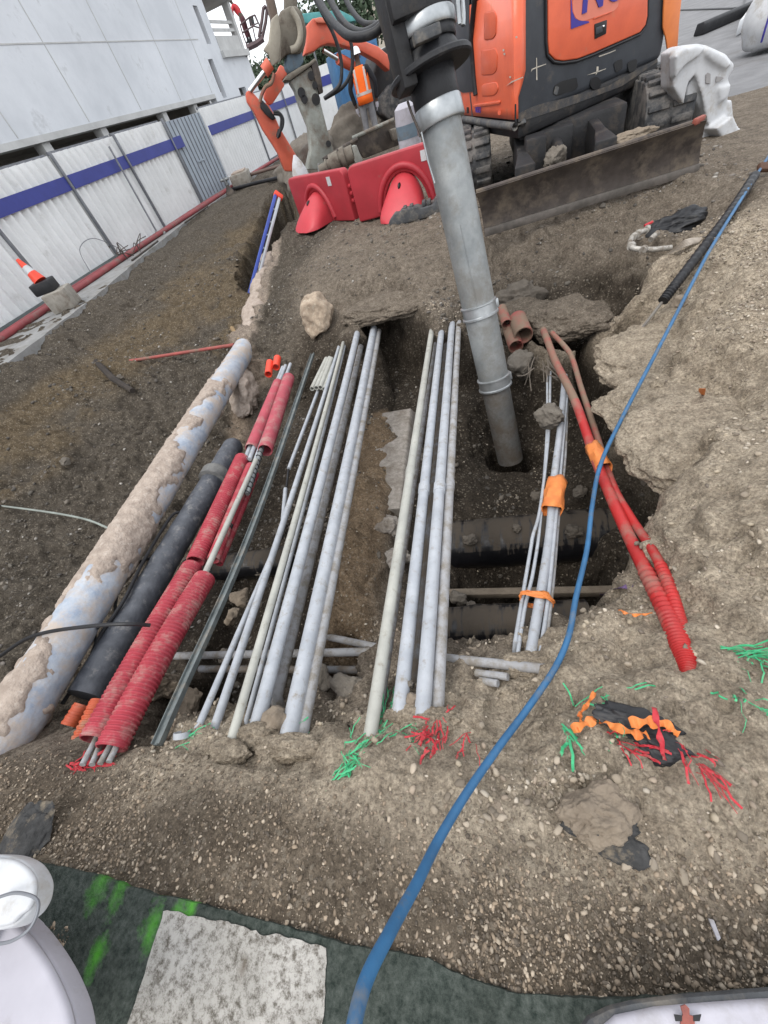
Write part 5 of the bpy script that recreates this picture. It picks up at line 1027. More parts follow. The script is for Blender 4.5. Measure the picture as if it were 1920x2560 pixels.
# ladder leaning in the side trench
lt, lb = V(692, 492, 9.3), V(625, 745, 7.7); T = lt - lb; L_ = np.linalg.norm(T); T /= L_; sx = np.cross(T, F0); sx /= np.linalg.norm(sx); sx = sx if sx @ RT > 0 else -sx
ld = empty('ladder', lb, 'blue and silver aluminium ladder leaning in the side trench', 'ladder')
fn = np.cross(sx, T)
MB().box((lt + lb) / 2 - sx * .03, (.05, .06, L_), (sx, fn, T)).build('blue_rail', M_ladb, ld, bev=.006); MB().box((lt + lb) / 2 + sx * .045, (.05, .06, L_), (sx, fn, T)).build('silver_rail', M_lad, ld, bev=.006)
nr = int(L_ / .28)
for i in range(nr): MB().tube([lb + T * (.2 + .28 * i) - sx * .03 + fn * -.01, lb + T * (.2 + .28 * i) + fn * -.01 + sx * .045], .016, 8).build('rung', M_lad, ld)
MB().box(lt + T * .04 + sx * .02, (.16, .09, .09), (sx, fn, T)).build('end_cap', M_cone, ld, bev=.02)
# ------------------------------------------------------------------ plastic barriers
def barrier(a, b, height, m, mf, label, foot_at=(.5,), out=None, group='plastic barriers', name='plastic_barrier', zb=0.0, hb=None, bar_m=None, depth_=.13, footlen=.55):
    a, b = np.array(a, float), np.array(b, float); L_ = np.linalg.norm(b - a); s = (b - a) / L_; nrm_ = np.cross(s, ZUP); nrm_ /= np.linalg.norm(nrm_)
    if nrm_ @ (CAM - a) < 0: nrm_ = -nrm_
    up_ = np.cross(s, nrm_); up_ = up_ if up_[2] > 0 else -up_
    e = empty(name, (a + b) / 2, label, 'barrier', group)
    d = depth_
    # body outline with rounded shoulders and an arch cut at the bottom
    out_ = []
    R = .09; H_ = height
    for k in range(7): an = math.pi * (1 - k / 12); out_.append((R + R * math.cos(an), H_ - R + R * math.sin(an)))
    for k in range(7): an = math.pi / 2 * (1 - k / 6); out_.append((L_ - R + R * math.cos(an), H_ - R + R * math.sin(an)))
    out_.append((L_, .0))
    nA = 14; aw = min(.33, L_ * .27); ah = H_ * .66
    for k in range(nA + 1): an = math.pi * k / nA; out_.append((L_ * foot_at[0] + aw * math.cos(an), max(0.001, ah * math.sin(an))))
    out_.append((0, .0))
    v = MB().prism([a + s * x + up_ * z - nrm_ * d / 2 for x, z in out_], nrm_ * d); v.build('body', m, e, bev=.022, segs=3)
    # raised moulding round the arch
    ring_ = [a + s * (L_ * foot_at[0] + (aw + .075) * math.cos(math.pi * k / 20)) + up_ * max(.06, (ah + .075) * math.sin(math.pi * k / 20)) + nrm_ * (d / 2 - .005) for k in range(21)]
    MB().tube(ring_, .042, 10).build('arch_moulding', m, e)
    # half-cone feet pushed through the arch
    c0 = a + s * L_ * foot_at[0]; rings = []
    for i in range(9):
        t = i / 8; rr = aw * (.78 + .32 * t) * math.sqrt(1 - .75 * max(0, (t - .6) / .4) ** 2); hz = ah * 1.0 * (1 - t ** 1.5) ** .9 + .004; cpt = c0 + nrm_ * (footlen * t ** 1.0) + up_ * 0
        rings.append([cpt + s * rr * math.cos(math.pi * k / 16) + up_ * (hz * math.sin(math.pi * k / 16) ** .8 * (1 if i < 8 else 0)  + .005) for k in range(17)])
    MB().loft(rings).build('foot', mf, e, bev=0, smooth=50)
    # grip slot, reflective plate and hinge lugs
    MB().box(a + s * (L_ * .76) + up_ * (H_ * .82) + nrm_ * (d / 2 + .003), (.1, .006, .11), (s, nrm_, up_)).build('reflector', M_wp if m is not M_wp else M_redn, e, bev=0)
    for z_ in (.38, .52, .66): MB().tube([b + s * .0 + up_ * H_ * z_, b + s * .055 + up_ * H_ * z_], .028, 12).build('hinge_lug', m, e)
    slot = c0 + nrm_ * (footlen * .40) + up_ * ah * .72
    v, f = ico(2); v2 = v * np.array([.02, .06, .05]); MB().add([slot + s * q[0] * 1.3 + nrm_ * q[1] + up_ * q[2] for q in v2], f.tolist()).build('grip_hole', M_latch, e)
    return e
barrier(V(758, 545, 9.0) * np.array([1,1,0]) + ZUP * .0, np.array([-1.92, 7.35, .02]), .64, M_barr, M_barr2, 'smaller-looking red plastic barrier on the left, grip hole in its foot', (.45,))
barrier(np.array([-1.83, 7.18, .02]), np.array([-.35, 6.95, .04]), .66, M_barr, M_barr2, 'larger-looking red plastic barrier behind the suction tube', (.52,))
wb_ = empty('plastic_barrier', V(760, 430, 9.6) * np.array([1, 1, 0]), 'white plastic barrier end peeping out behind the left red barrier', 'barrier', 'plastic barriers')
q = V(762, 470, 9.6); rings = []
for i in range(9):
    z = .9 * i / 8; ww = .17 * (1 - .15 * z) * (1 if i < 6 else (1 - ((i - 5) / 3.2) ** 2)); rings.append([q * np.array([1, 1, 0]) + R0 * ww * math.cos(k * math.pi / 8) + F0 * ww * .7 * math.sin(k * math.pi / 8) + ZUP * (z - .05) for k in range(16)])
MB().loft(rings).build('body', M_wp, wb_, smooth=60)
MB().prism([V(768, 505, 9.4) + x for x in (np.zeros(3),)] + [V(780, 545, 9.4), V(792, 538, 9.4)], F0 * .15).build('foot', M_wp, wb_, bev=.01)
# string between the barriers
tag(MB().tube(spline([C(886,484,6.1), C(892,495,6.1), C(905,515,6.1), C(918,530,6.1), C(935,543,6.05), C(948,548,6.0)], 5), .012, 6).build('cord', M_wpl), 'pale cord hanging from the pin between the red barriers', 'cord')
# rubber base block
p0, p1 = P(975, 570, .0), P(1130, 527, .0); s = (p1 - p0); L_ = np.linalg.norm(s); s /= L_; n_ = np.cross(ZUP, s); rb = empty('rubber_block', (p0 + p1) / 2, 'heavy grey rubber base block lying in front of the red barrier', 'base block')
v = MB(); prof = [(-.02,.0),(0,.07),(.10,.14),(.16,.13),(.20,.16),(.42,.15),(.46,.12),(.62,.12),(.66,.16),(L_,.15),(L_ + .1,.1),(L_ + .1,0)]
v.prism([p0 + s * x + ZUP * z for x, z in prof], n_ * .3).build('base_body', M_rubg, rb, bev=.015)
for x in (.24, .33, .5, .57, .72, .8): MB().box(p0 + s * x + ZUP * .15 + n_ * .1, (.05, .14, .05), (s, n_, ZUP)).build('tread_block', M_rubg, rb, bev=.01)
# big white barrier on the right, seen from its end, and its fallen foot
wbr = empty('plastic_barrier', (2.45, 5.6, 0), 'white plastic barrier standing askew at the right end of the blade', 'barrier', 'plastic barriers')
dW = 4.85
def W(x, y, d=dW): return V(x, y, d)
zi = lambda x, y: (1560 + x / 4.608, y / 4.608)
outer = [(570,1010),(580,600),(680,530),(860,500),(960,520),(1180,620),(1280,740),(1265,810),(1200,890),(1225,960),(1195,1180),(1250,1140),(1265,1330),(1310,1450),(1390,1530),(1210,1600),(1090,1570),(960,1420),(900,1100),(820,860),(740,960),(700,1150),(690,1210)]
v = MB().prism([W(*zi(*q)) for q in outer], F0 * .26 + R0 * .06)
for q_, d0, dep in (([(820,870),(930,1100),(960,1400),(940,1480),(880,1260),(800,1110),(720,1180),(730,1000)], .06, .14), ([(1110,1000),(1240,970),(1210,1120),(1100,1190)], -.03, .16), ([(790,1110),(640,1300),(540,1480),(760,1420),(930,1360),(870,1150)], .25, .15), ([(930,1420),(1090,1590),(870,1720),(905,1560)], .06, .14), ([(1060,1480),(1260,1330),(1330,1470),(1450,1530),(1600,1610),(1630,1660),(1540,1705),(1350,1680),(1150,1610)], -.12, .30), ([(1300,1450),(1340,1450),(1560,1525),(1540,1540),(1380,1510)], .1, .1), ([(600,640),(690,560),(860,525),(940,560),(880,640),(700,760),(600,900)], -.04, .1), ([(960,540),(1170,640),(1250,740),(1180,800),(1040,720),(950,640)], -.035, .1)):
    v.prism([W(*zi(*q), dW + d0) for q in q_], F0 * dep)
o = v.build('body', M_wp, wbr, smooth=180); rm = o.modifiers.new('mould', 'REMESH'); rm.mode = 'VOXEL'; rm.voxel_size = .013; rm.use_smooth_shade = True; sm_ = o.modifiers.new('soft', 'SMOOTH'); sm_.iterations = 9; sm_.factor = .6
M_slot = mat('grey_slot', (.33, .32, .32), None, 4, .7, bump=0)
for q_ in ([(950,860),(968,835),(998,852),(996,965),(945,955)], [(1070,880),(1130,885),(1150,900),(1110,935),(1060,945)]): MB().prism([W(*zi(*q), dW - .012) for q in q_], F0 * .06).build('grip_slot', M_slot, wbr, bev=0)
MB().prism([W(*zi(*q), dW + .08) for q in [(1310,1455),(1340,1460),(1385,1500),(1360,1515),(1330,1490)]], F0 * .02).build('reflector', M_redn, wbr, bev=0)
# white bags and the black bar on the road
bg_ = empty('builders_bag', (4.1, 7.4, 0), 'white builder bag with a dark blue seam at the upper right edge', 'bag')
v, f = ico(4); c = V(1935, 105, 8.1); c[2] = .42
vv = v * np.array([.52, .5, .52]) * (1 + .06 * fbm(v * 3, 91, 4))[:, None]; vv[:, 2] = np.where(vv[:, 2] < -.34, -.34, vv[:, 2]); MB().add((vv + c).tolist(), f.tolist()).build('bag_body', M_wp, bg_, smooth=70)
ringp = [c + np.array([.54 * math.cos(a) * .72 - .12, -.54 * math.sin(a) * .1 + .0, .54 * math.sin(a)]) for a in np.linspace(0, 6.28, 40)]
dcam = (CAM - c); dcam[2] = 0; dcam /= np.linalg.norm(dcam); sxx = np.cross(ZUP, dcam)
hoop = [c + (-sxx) * .0 + dcam * .51 * math.cos(a) * .9 + sxx * (-.28 if True else 0) * 1 + ZUP * .48 * math.sin(a) for a in np.linspace(-.6, 2.4, 24)]
MB().tube([c + (dcam * math.cos(b_) + ZUP * math.sin(b_)) * .495 * .88 + (-R0) * .25 for b_ in np.linspace(-.55, 2.0, 24)], .014, 6).build('blue_seam', M_logo, bg_)
MB().tube([c + ZUP * .42, c + ZUP * .5, c + ZUP * .62 + R0 * .05, c + ZUP * .8 + R0 * .1], [.3, .2, .12, .16], 14).build('bag_neck', M_wp, bg_); MB().tube([c + ZUP * .56 - R0 * .1, c + ZUP * .6 + R0 * .15], .03, 8).build('red_tie', M_redn, bg_)
tag(MB().prism([P(1838, 92, .03), P(1872, 72, .03), P(1920, 10, .03), P(1900, 5, .03)] , ZUP * .22).build('cloth_corner', M_wp, bev=.02), 'white cloth corner lying on the road beside the bag', 'cloth')
a, b = P(1757, 90, .0), P(1895, 30, .0); d_ = (b - a); L_ = np.linalg.norm(d_); d_ /= L_; n_ = np.cross(ZUP, d_)
tag(MB().prism([a + ZUP * .02, a + ZUP * .2, a + ZUP * .24 + n_ * .06, a + ZUP * .22 + n_ * .22, a + ZUP * .02 + n_ * .26], d_ * L_).build('rubber_kerb', M_rub, bev=.02), 'black rubber kerb bar lying on the asphalt beyond the white barrier', 'kerb bar')
tag(MB().tube(spline([P(1700, 25, .03), P(1790, 22, .03), P(1850, 18, .03), P(1862, 0, .03), P(1866, -30, .03)], 5), .02, 6).build('road_cable', M_rub), 'thin black cable lying across the far asphalt', 'cable')
# ------------------------------------------------------------------ nearest barriers at the bottom of the picture
nb = empty('plastic_barrier', (-1.0, -.45, .03), 'white plastic barrier close by at the lower left corner with a wire hoop', 'barrier', 'near white barriers')
def dome(c, rx, ry, h, z0, m, name, par, rot=0, flat=.5, n=14, seg=48, skew=(0, 0)):
    rings = []
    for i in range(n):
        t = i / (n - 1); k = math.cos(t * math.pi / 2) ** flat; rings.append([np.array([c[0], c[1], 0]) + np.array([math.cos(rot) * rx * k * math.cos(a) - math.sin(rot) * ry * k * math.sin(a), math.sin(rot) * rx * k * math.cos(a) + math.cos(rot) * ry * k * math.sin(a), z0 + h * math.sin(t * math.pi / 2)]) + np.array([skew[0] * t, skew[1] * t, 0]) for a in np.linspace(0, 2 * math.pi, seg, endpoint=False)])
    return MB().loft(rings).build(name, m, par, smooth=60)
cA = P(-165, 2600, .30); e1 = P(190, 2585, .30); rA = np.linalg.norm((e1 - cA)[:2])
def smooth_out(px, z): return [P(float(q[0]), float(q[1]), z) for q in spline([np.array([x, y, 0.]) for x, y in px], 6)]
for z_, th_, ins in ((.295, .06, 0), (.318, .024, 16)): MB().prism(smooth_out([(-330,2262 + ins),(-120,2258 + ins),(0,2270 + ins),(62 - ins * .5,2312 + ins),(118 - ins * .8,2384 + ins * .6),(163 - ins,2468 + ins * .3),(190 - ins,2560),(200 - ins,2720)], z_) + [P(-330, 2760, z_)], (0, 0, -th_)).build('foot', M_wpl, nb, bev=.012, segs=4)
MB().tube([P(-80, 2250, .42) , P(-60, 2320, .36), P(-50, 2420, .31)], [.03, .03, .03], 10).build('shoulder', M_wp, nb)
MB().tube([P(-420, 2720, .03), cA - ZUP * .01], [rA * .5, rA * .6], 24).build('stand', M_wpl, nb)
c2 = P(5, 2215, .42); rL = np.linalg.norm((P(92, 2200, .42) - c2)[:2])
for z_, th_, ins in ((.40, .05, 0), (.414, .016, 8)): MB().prism(smooth_out([(-80,2136 + ins),(-20,2136 + ins),(30,2141 + ins),(70 - ins * .6,2162 + ins),(92 - ins,2200),(91 - ins,2238),(78 - ins,2270),(56 - ins,2296 - ins),(15,2322 - ins),(-80,2335 - ins)], z_), (0, 0, -th_)).build('lug', M_wp, nb, bev=.008, segs=4)
MB().tube(spline([P(-10, 2245, .435), P(40, 2232, .44), P(88, 2245, .44), P(95, 2275, .44), P(75, 2320, .435), P(30, 2352, .43), P(-20, 2362, .43)], 8), .0035, 8).build('wire_hoop', M_post, nb)
rb2 = empty('plastic_barrier', (.3, -.3, .03), 'pale lilac plastic barrier foot with a grey rim at the lower right corner', 'barrier', 'near white barriers')
rim = [P(x, y, .2) for x, y in ((1440,2585),(1470,2545),(1520,2520),(1580,2505),(1700,2490),(1850,2478),(1960,2470),(2100,2480),(2100,2900),(1440,2900))]
MB().prism(rim, (0, 0, -.025)).build('grey_rim', M_rubg, rb2, bev=.01)  # grey band along the edge of the foot
top = [P(x, y, .215) for x, y in ((1490,2585),(1540,2543),(1640,2522),(1760,2512),(1900,2502),(2000,2498),(2100,2510),(2100,2900),(1490,2900))]
MB().prism(top, (0, 0, -.05)).build('foot', M_wpl, rb2, bev=.012, segs=3)
lp0 = P(1718, 2545, .224)
mk = mat('rust_red_bit', (.28, .08, .06), (.18, .06, .05), 30, .7, bump=.1)
MB().prism([P(x, y, .222) for x, y in ((1700,2514),(1712,2510),(1722,2520),(1722,2536),(1735,2540),(1735,2575),(1700,2575),(1700,2545),(1706,2535))], (0, 0, .004)).build('rusty_clip', mk, rb2)
for dx in (-1, 1): MB().prism([P(1718 + dx * x, y, .224) for x, y in ((14,2538),(34,2535),(30,2552),(14,2552))], (0, 0, .003)).build('clip_wing', M_latch, rb2)
#=SECTION4
# ------------------------------------------------------------------ orange excavator
B0 = P(1289, 309, .72); B1 = P(1660, 145, .72); BL = P(1158, 294, .72)
B0 = np.array([B0[0], B0[1], 0]); B1 = np.array([B1[0], B1[1], 0]); BL = np.array([BL[0], BL[1], 0])
ur = (B1 - B0); LR = np.linalg.norm(ur); ur /= LR; nr_ = np.array([ur[1], -ur[0], 0]); nr_ = nr_ if nr_ @ (CAM * [1, 1, 0] - B0) > 0 else -nr_
ul = (BL - B0); LL = np.linalg.norm(ul); ul /= LL; nl_ = np.array([ul[1], -ul[0], 0]); nl_ = nl_ if nl_ @ (CAM * [1, 1, 0] - B0) > 0 else -nl_
ex = empty('excavator', ((B0 + B1) / 2 - nr_ * .9) * np.array([1, 1, 0]), 'large orange and dark grey tracked excavator with blade, towering behind the pit', 'excavator', 'excavators')
ZT = 1.95
def RPt(x, y, off=0): return PL(x, y, B0 + nr_ * off, nr_)
def LPt(x, y, off=0): return PL(x, y, B0 + nl_ * off, nl_)
back = -nr_ * 1.75
core = [B0, B0 + ur * (LR - .05), B0 + ur * (LR + .12) - nr_ * .25, B0 + ur * (LR + .05) + back, BL + back * .35 + ur * .2, BL]
MB().prism([p + ZUP * .72 for p in core], ZUP * (ZT - .72)).build('body', M_dark, ex, bev=.06, segs=4)
MB().prism([p * 1 + (p - (B0 + B1) / 2) * -.03 + ZUP * .58 for p in core], ZUP * .16).build('turntable_plate', M_darkd, ex, bev=.03)
cabc = (core[3] + core[4] + core[5]) / 3 + ur * .3
MB().box(cabc + ZUP * (ZT + .4) + nr_ * .1, (1.1, 1.0, .9), (ur, nr_, ZUP)).build('cab', M_glass, ex, bev=.06)
MB().box(cabc + ZUP * (ZT + .88) + nr_ * .1, (1.2, 1.1, .08), (ur, nr_, ZUP)).build('cab_roof', M_orp, ex, bev=.03)
def plate(pxs, off, th, m, name, par=ex, plane='r', bev=.006, segs=2):
    f = RPt if plane == 'r' else LPt; n = nr_ if plane == 'r' else nl_
    return MB().prism([f(x, y, off) for x, y in pxs], n * th).build(name, m, par, bev=bev, segs=segs)
Z4 = lambda x, y: (1160 + x / 4.1475, y / 4.1475)
def rnd(pts_, r=10, n=5):
    out = []
    for i in range(len(pts_)):
        p = np.array(pts_[i], float); a = np.array(pts_[i - 1], float) - p; b = np.array(pts_[(i + 1) % len(pts_)], float) - p; la, lb = np.linalg.norm(a), np.linalg.norm(b); rr = min(r, la * .45, lb * .45); s, e = p + a / la * rr, p + b / lb * rr
        for k in range(n + 1):
            t = k / n; out.append(tuple((1 - t) ** 2 * s + 2 * t * (1 - t) * p + t * t * e))
    return out
# left corner panel in orange: one sheet bent round the corner
ol = [(1313, -60), (1313, 175), (1305, 210), (1290, 245), (1286, 275), (1286, 300)]
rows = []
for x, y in ol:
    pr = RPt(x, y, .012); z = max(pr[2], .745) if y > 290 else pr[2]; sdist = float((pr - B0) @ ur)
    row = []
    cr = B0 + nl_ * .012 + nr_ * .012
    for k in range(12): row.append(B0 + ul * (LL * 1.02) * (1 - k / 11.5) + nl_ * .012 + ZUP * z)
    bis = nl_ + nr_; bis /= np.linalg.norm(bis); row.append(B0 + bis * .02 + ul * .02 + ZUP * z)
    row.append(B0 + ur * max(.01, sdist) * .5 + nr_ * .012 + ZUP * z); row.append(B0 + ur * max(.02, sdist) + nr_ * .012 + ZUP * z)
    rows.append(row)
v = MB(); k = len(rows[0]); vs = [p for r in rows for p in r]; v.add(vs, [(i * k + j, i * k + j + 1, (i + 1) * k + j + 1, (i + 1) * k + j) for i in range(len(rows) - 1) for j in range(k - 1)])
o = v.build('corner_panel', M_orp, ex, smooth=60); md = o.modifiers.new('thick', 'SOLIDIFY'); md.thickness = .014; md.offset = 0
for a, b, c, d in ((215, 345, 100, 415), (185, 355, 490, 780), (190, 365, 840, 1000)):
    x0, x1 = a, b; plate(rnd([Z4(x0, c + 30), Z4(x1 - 20, c), Z4(x1, c + 60), Z4(x1 - 5, d - 60), Z4(x1 - 40, d - 10), Z4(x0, d)], 7), .013, .012, M_orp, 'vent_bulge', plane='l', bev=.009, segs=3)
plate(rnd([Z4(105, 1080), Z4(380, 1040), Z4(380, 1075), Z4(105, 1115)], 3), .02, .012, M_orp, 'crease', plane='l')
plate([Z4(440, 890), Z4(500, 840), Z4(610, 795), Z4(612, 805), Z4(505, 852)], .024, .003, M_mark, 'scratch', plane='l', bev=0)
for q_ in ((410, 520), (420, 560), (545, 385), (480, 800)): plate([Z4(q_[0] - 8, q_[1] - 10), Z4(q_[0] + 8, q_[1] - 10), Z4(q_[0] + 8, q_[1] + 10), Z4(q_[0] - 8, q_[1] + 10)], .026, .002, M_mark, 'paint_chip', plane='l', bev=0)
plate([Z4(58, 960), Z4(68, 960), Z4(98, 1255), Z4(88, 1255)], .019, .004, M_dark, 'panel_gap', plane='l', bev=0)
plate(rnd([Z4(30, 1110), Z4(50, 1110), Z4(50, 1175), Z4(30, 1175)], 4), .021, .004, M_latch, 'lock_hole', plane='l', bev=0)
MB().tube([LPt(*Z4(370, 1165), .012), LPt(*Z4(370, 1165), .03)], .022, 14).build('bolt_head', M_orp, ex)
# grey lip under the corner panel
MB().tube([BL + ZUP * .715 + nl_ * .02, lerp(BL, B0, .6) + ZUP * .705 + nl_ * .03, B0 + ZUP * .70 + nl_ * .02 + nr_ * .02, B0 + ur * .1 + ZUP * .70 + nr_ * .012], .035, 10).build('lower_lip', M_rubg, ex)
# black rubber seal and hinge column on the corner panel's left
MB().tube([LPt(*Z4(120, -80), .03), LPt(*Z4(75, 400), .03), LPt(*Z4(105, 800), .03), LPt(*Z4(125, 985), .03)], .035, 10).build('door_seal', M_rub, ex)
plate([Z4(-120, -80), Z4(60, -80), Z4(60, 500), Z4(100, 950), Z4(0, 960), Z4(-120, 900)], .016, .012, M_dark, 'cab_pillar', plane='l', bev=.004)
# engine door in orange with a rounded outline
D_ = [(1366, -80), (1367, 100), (1370, 135), (1385, 150), (1405, 153), (1440, 148), (1480, 133), (1560, 98), (1596, 82), (1610, 64), (1615, 40), (1616, -80)]
dr = plate(D_, .001, .022, M_orp, 'engine_door', bev=.01, segs=3)
MB().tube([RPt(x, y, .012) for x, y in [(1364, -80), (1365, 102), (1368, 138), (1384, 155), (1405, 158), (1442, 153), (1482, 138), (1562, 103), (1600, 86), (1615, 66), (1620, 40), (1621, -80)]], .012, 8).build('door_gasket', M_rub, ex)
# blue logo plate, lettering and latch on the door
plate([Z4(1112, -20), Z4(1122, 120), Z4(1150, 190), Z4(1190, 215), Z4(1290, 220), Z4(1300, 232), Z4(1108, 302), Z4(1106, -20)], .026, .003, M_logo, 'logo_corner', dr, bev=0)
plate(rnd([Z4(1122, -90), Z4(1128, 130), Z4(1165, 200), Z4(1230, 222), Z4(1400, 165), Z4(1560, 110), Z4(1600, 60), Z4(1600, -90)], 9), .0235, .003, mat('logo_field', (.70, .21, .14), (.63, .18, .12), 4, .5, bump=0), 'logo_field', dr, bev=0)
def text(s, p0, xd, yd, size, m, par, ext=.004, off=0.0, name='lettering'):
    cu = bpy.data.curves.new('t', 'FONT'); cu.body = s; cu.size = size; cu.extrude = ext; cu.offset = off
    ot = bpy.data.objects.new('t', cu); COL.objects.link(ot); dg = bpy.context.evaluated_depsgraph_get(); me_ = bpy.data.meshes.new_from_object(ot.evaluated_get(dg)); bpy.data.objects.remove(ot)
    nd = np.cross(xd, yd); vs = [np.array(p0) + xd * v_.co.x + yd * v_.co.y + nd * v_.co.z for v_ in me_.vertices]; fs = [tuple(f.vertices) for f in me_.polygons]; bpy.data.meshes.remove(me_)
    return MB().add(vs, fs).build(name, m, par, smooth=0)
xl = RPt(*Z4(1212, 133), .03); xr = RPt(*Z4(1352, 90), .03); cap = np.linalg.norm(xr - xl) * 1.25
tx = ur if ur @ RT > 0 else -ur
text('NO', np.array([xl[0], xl[1], xl[2]]), tx, ZUP, cap * 1.75, M_logo, dr, .004, .012)
plate(rnd([Z4(1350, 250), Z4(1480, 205), Z4(1470, 350), Z4(1352, 408)], 3), .024, .006, M_latch, 'latch_recess', dr, bev=.002)
plate(rnd([Z4(1365, 290), Z4(1435, 262), Z4(1432, 330), Z4(1362, 360)], 2), .031, .006, M_dark, 'latch_handle', dr, bev=.002)
v, f = ico(2); MB().add((v * .013 + RPt(*Z4(1445, 275), .036)).tolist(), f.tolist()).build('latch_button', M_chr, dr)
plate(rnd([Z4(1340, 190), Z4(1530, 118), Z4(1530, 128), Z4(1340, 203)], 2), .024, .008, M_orp, 'door_crease', dr, bev=.003)
# orange strip at the right end
plate([(1660, -60), (1655, 40), (1654, 70), (1661, 95), (1666, 128), (1668, 142), (1690, 125), (1694, 60), (1706, -60)], .012, .02, mat('sunlit_orange', (.74, .22, .055), (.62, .17, .05), 3, .45, bump=.03), 'end_panel', bev=.008)
# holes, mud and scuffs on the counterweight skirt
plate(rnd([Z4(920, 970), Z4(935, 890), Z4(1000, 845), Z4(1165, 800), Z4(1180, 900), Z4(1150, 935), Z4(960, 990)], 6), .003, .004, M_latch, 'lifting_hole', bev=0)
plate(rnd([Z4(925, 975), Z4(950, 890), Z4(985, 900), Z4(965, 985)], 4), .008, .003, M_rubg, 'hook_glint', bev=0)
ce = [Z4(1362 + 58 * math.cos(a), 865 + 68 * math.sin(a)) for a in np.linspace(0, 6.28, 22, endpoint=False)]; plate(ce, .003, .004, M_latch, 'round_hole', bev=0)
for x0, x1 in ((1550, 1640), (1690, 1790)): plate(rnd([Z4(x0, 660), Z4(x0 + 30, 630), Z4(x1, 610), Z4(x1, 715), Z4(x0 + 20, 755)], 6), .003, .004, M_latch, 'oval_hole', bev=0)
for a in ([(695, 745), (700, 715), (760, 690), (850, 660), (850, 668), (762, 702), (712, 722)], [(748, 600), (755, 600), (760, 830), (748, 830)], [(1270, 780), (1360, 748), (1470, 710), (1470, 716), (1360, 760)], [(1375, 690), (1395, 690), (1392, 735), (1365, 780), (1372, 730)], [(1395, 580), (1500, 545), (1570, 515), (1570, 525), (1500, 556), (1400, 592)]):
    plate([Z4(*q) for q in a], .003, .002, M_mark, 'scrape', bev=0)
mud_px = [(560, 1180), (700, 1110), (860, 1060), (1000, 1030), (1150, 985), (1300, 955), (1500, 890), (1650, 800), (1800, 720), (2000, 610), (2005, 640), (1800, 780), (1640, 890), (1500, 945), (1350, 1000), (1150, 1075), (900, 1160), (700, 1225), (560, 1265)]
plate([Z4(*q) for q in mud_px], .002, .004, mat('skirt_mud', (.15, .125, .1), (.05, .048, .048), 12, .9, dirt=(.055, .056, .06), damt=.5, dscale=7, bump=.4), 'mud_crust', bev=0)
plate([Z4(525, 1080), Z4(545, 1080), Z4(545, 1300), Z4(525, 1300)], .004, .01, M_rub, 'corner_strip', bev=0)
# dark underside frame, tracks, blade arms, blade
MB().box((.98, 7.4, .38), (1.1, 2.2, .4)).build('chassis', M_darkd, ex, bev=.04)
def track(x0, x1, y0, y1, zc=.33, r=.31):
    prof = [(y0 + r * (1 - math.sin(a)) - r * 0 if False else y0 + r - r * math.sin(a), zc + r * math.cos(a)) for a in np.linspace(0, math.pi, 15)] + [(y1 - r + r * math.sin(a), zc - r * math.cos(a)) for a in np.linspace(0, math.pi, 15)]
    t = MB().prism([(x0, y, z) for y, z in prof], (x1 - x0, 0, 0)).build('track', M_track, ex, bev=.015)
    L_ = 0; pr = [np.array(q) for q in prof] + [np.array(prof[0])]; acc = 0; nxt = 0
    for i in range(len(pr) - 1):
        sg_ = pr[i + 1] - pr[i]; l = np.linalg.norm(sg_)
        while nxt < acc + l:
            q = pr[i] + sg_ * (nxt - acc) / l; tg = sg_ / l; n2 = np.array([-tg[1], tg[0]]); 
            if (q - np.array([(y0 + y1) / 2, zc])) @ n2 < 0: n2 = -n2
            if q[0] < y0 + 1.0:
                ax = (np.array([1.0, 0, 0]), np.array([0, tg[0], tg[1]]), np.array([0, n2[0], n2[1]]))
                for s_ in (-1, 1): MB().box(np.array([(x0 + x1) / 2 + s_ * (x1 - x0) * .25, q[0] + n2[0] * .012, q[1] + n2[1] * .012]), ((x1 - x0) * .42, .06, .045), ax).build('tread_lug', M_track, t, bev=.01)
            nxt += .125
        acc += l
track(1.73, 2.2, 6.35, 9.2); track(-.3, .12, 6.6, 9.2)
bp_ = []
A0, A1 = PY(1190, 482, 5.0), PY(1766, 298, 5.35); C0, C1 = P(1212, 592, .0), P(1745, 432, .0)
rings = []
for i in range(25):
    t = i / 24; a = lerp(A0, A1, t); c = lerp(C0, C1, t); c[2] = min(c[2], .0)
    fwd = np.array([-.16, -1, 0]); fwd /= np.linalg.norm(fwd); ring = []
    for k in range(9):
        u = k / 8; ring.append(lerp(c, a, u) - fwd * .06 * math.sin(math.pi * u) + fwd * .03 * (u > .95))
    rings.append(ring + [p - fwd * .03 for p in ring[::-1]])
MB().loft(rings).build('blade', M_blade, ex, smooth=50)
rings2 = [[lerp(C0, C1, t) + ZUP * z + np.array([.02, -.14, 0]) * y for z, y in ((.0, .1), (.075, .06), (.075, -.05), (.0, -.05))] for t in (0, 1)]
MB().loft(rings2).build('cutting_edge', mat('edge_steel', (.17, .15, .135), (.1, .09, .08), 8, .5, metal=.5, bump=.15), ex, bev=.004)
MB().box(lerp(A0, A1, .98) + np.array([-.02, 0, .01]), (.12, .05, .05), (ur, nr_, ZUP)).build('blade_corner', mat('red_worn_corner', (.32, .09, .06), (.2, .06, .05), 9, .6, bump=.2), ex, bev=.015)
MB().tube([A0 + np.array([0, .015, .005]), A1 + np.array([0, .015, .005])], .018, 8).build('blade_rim', M_blade, ex)
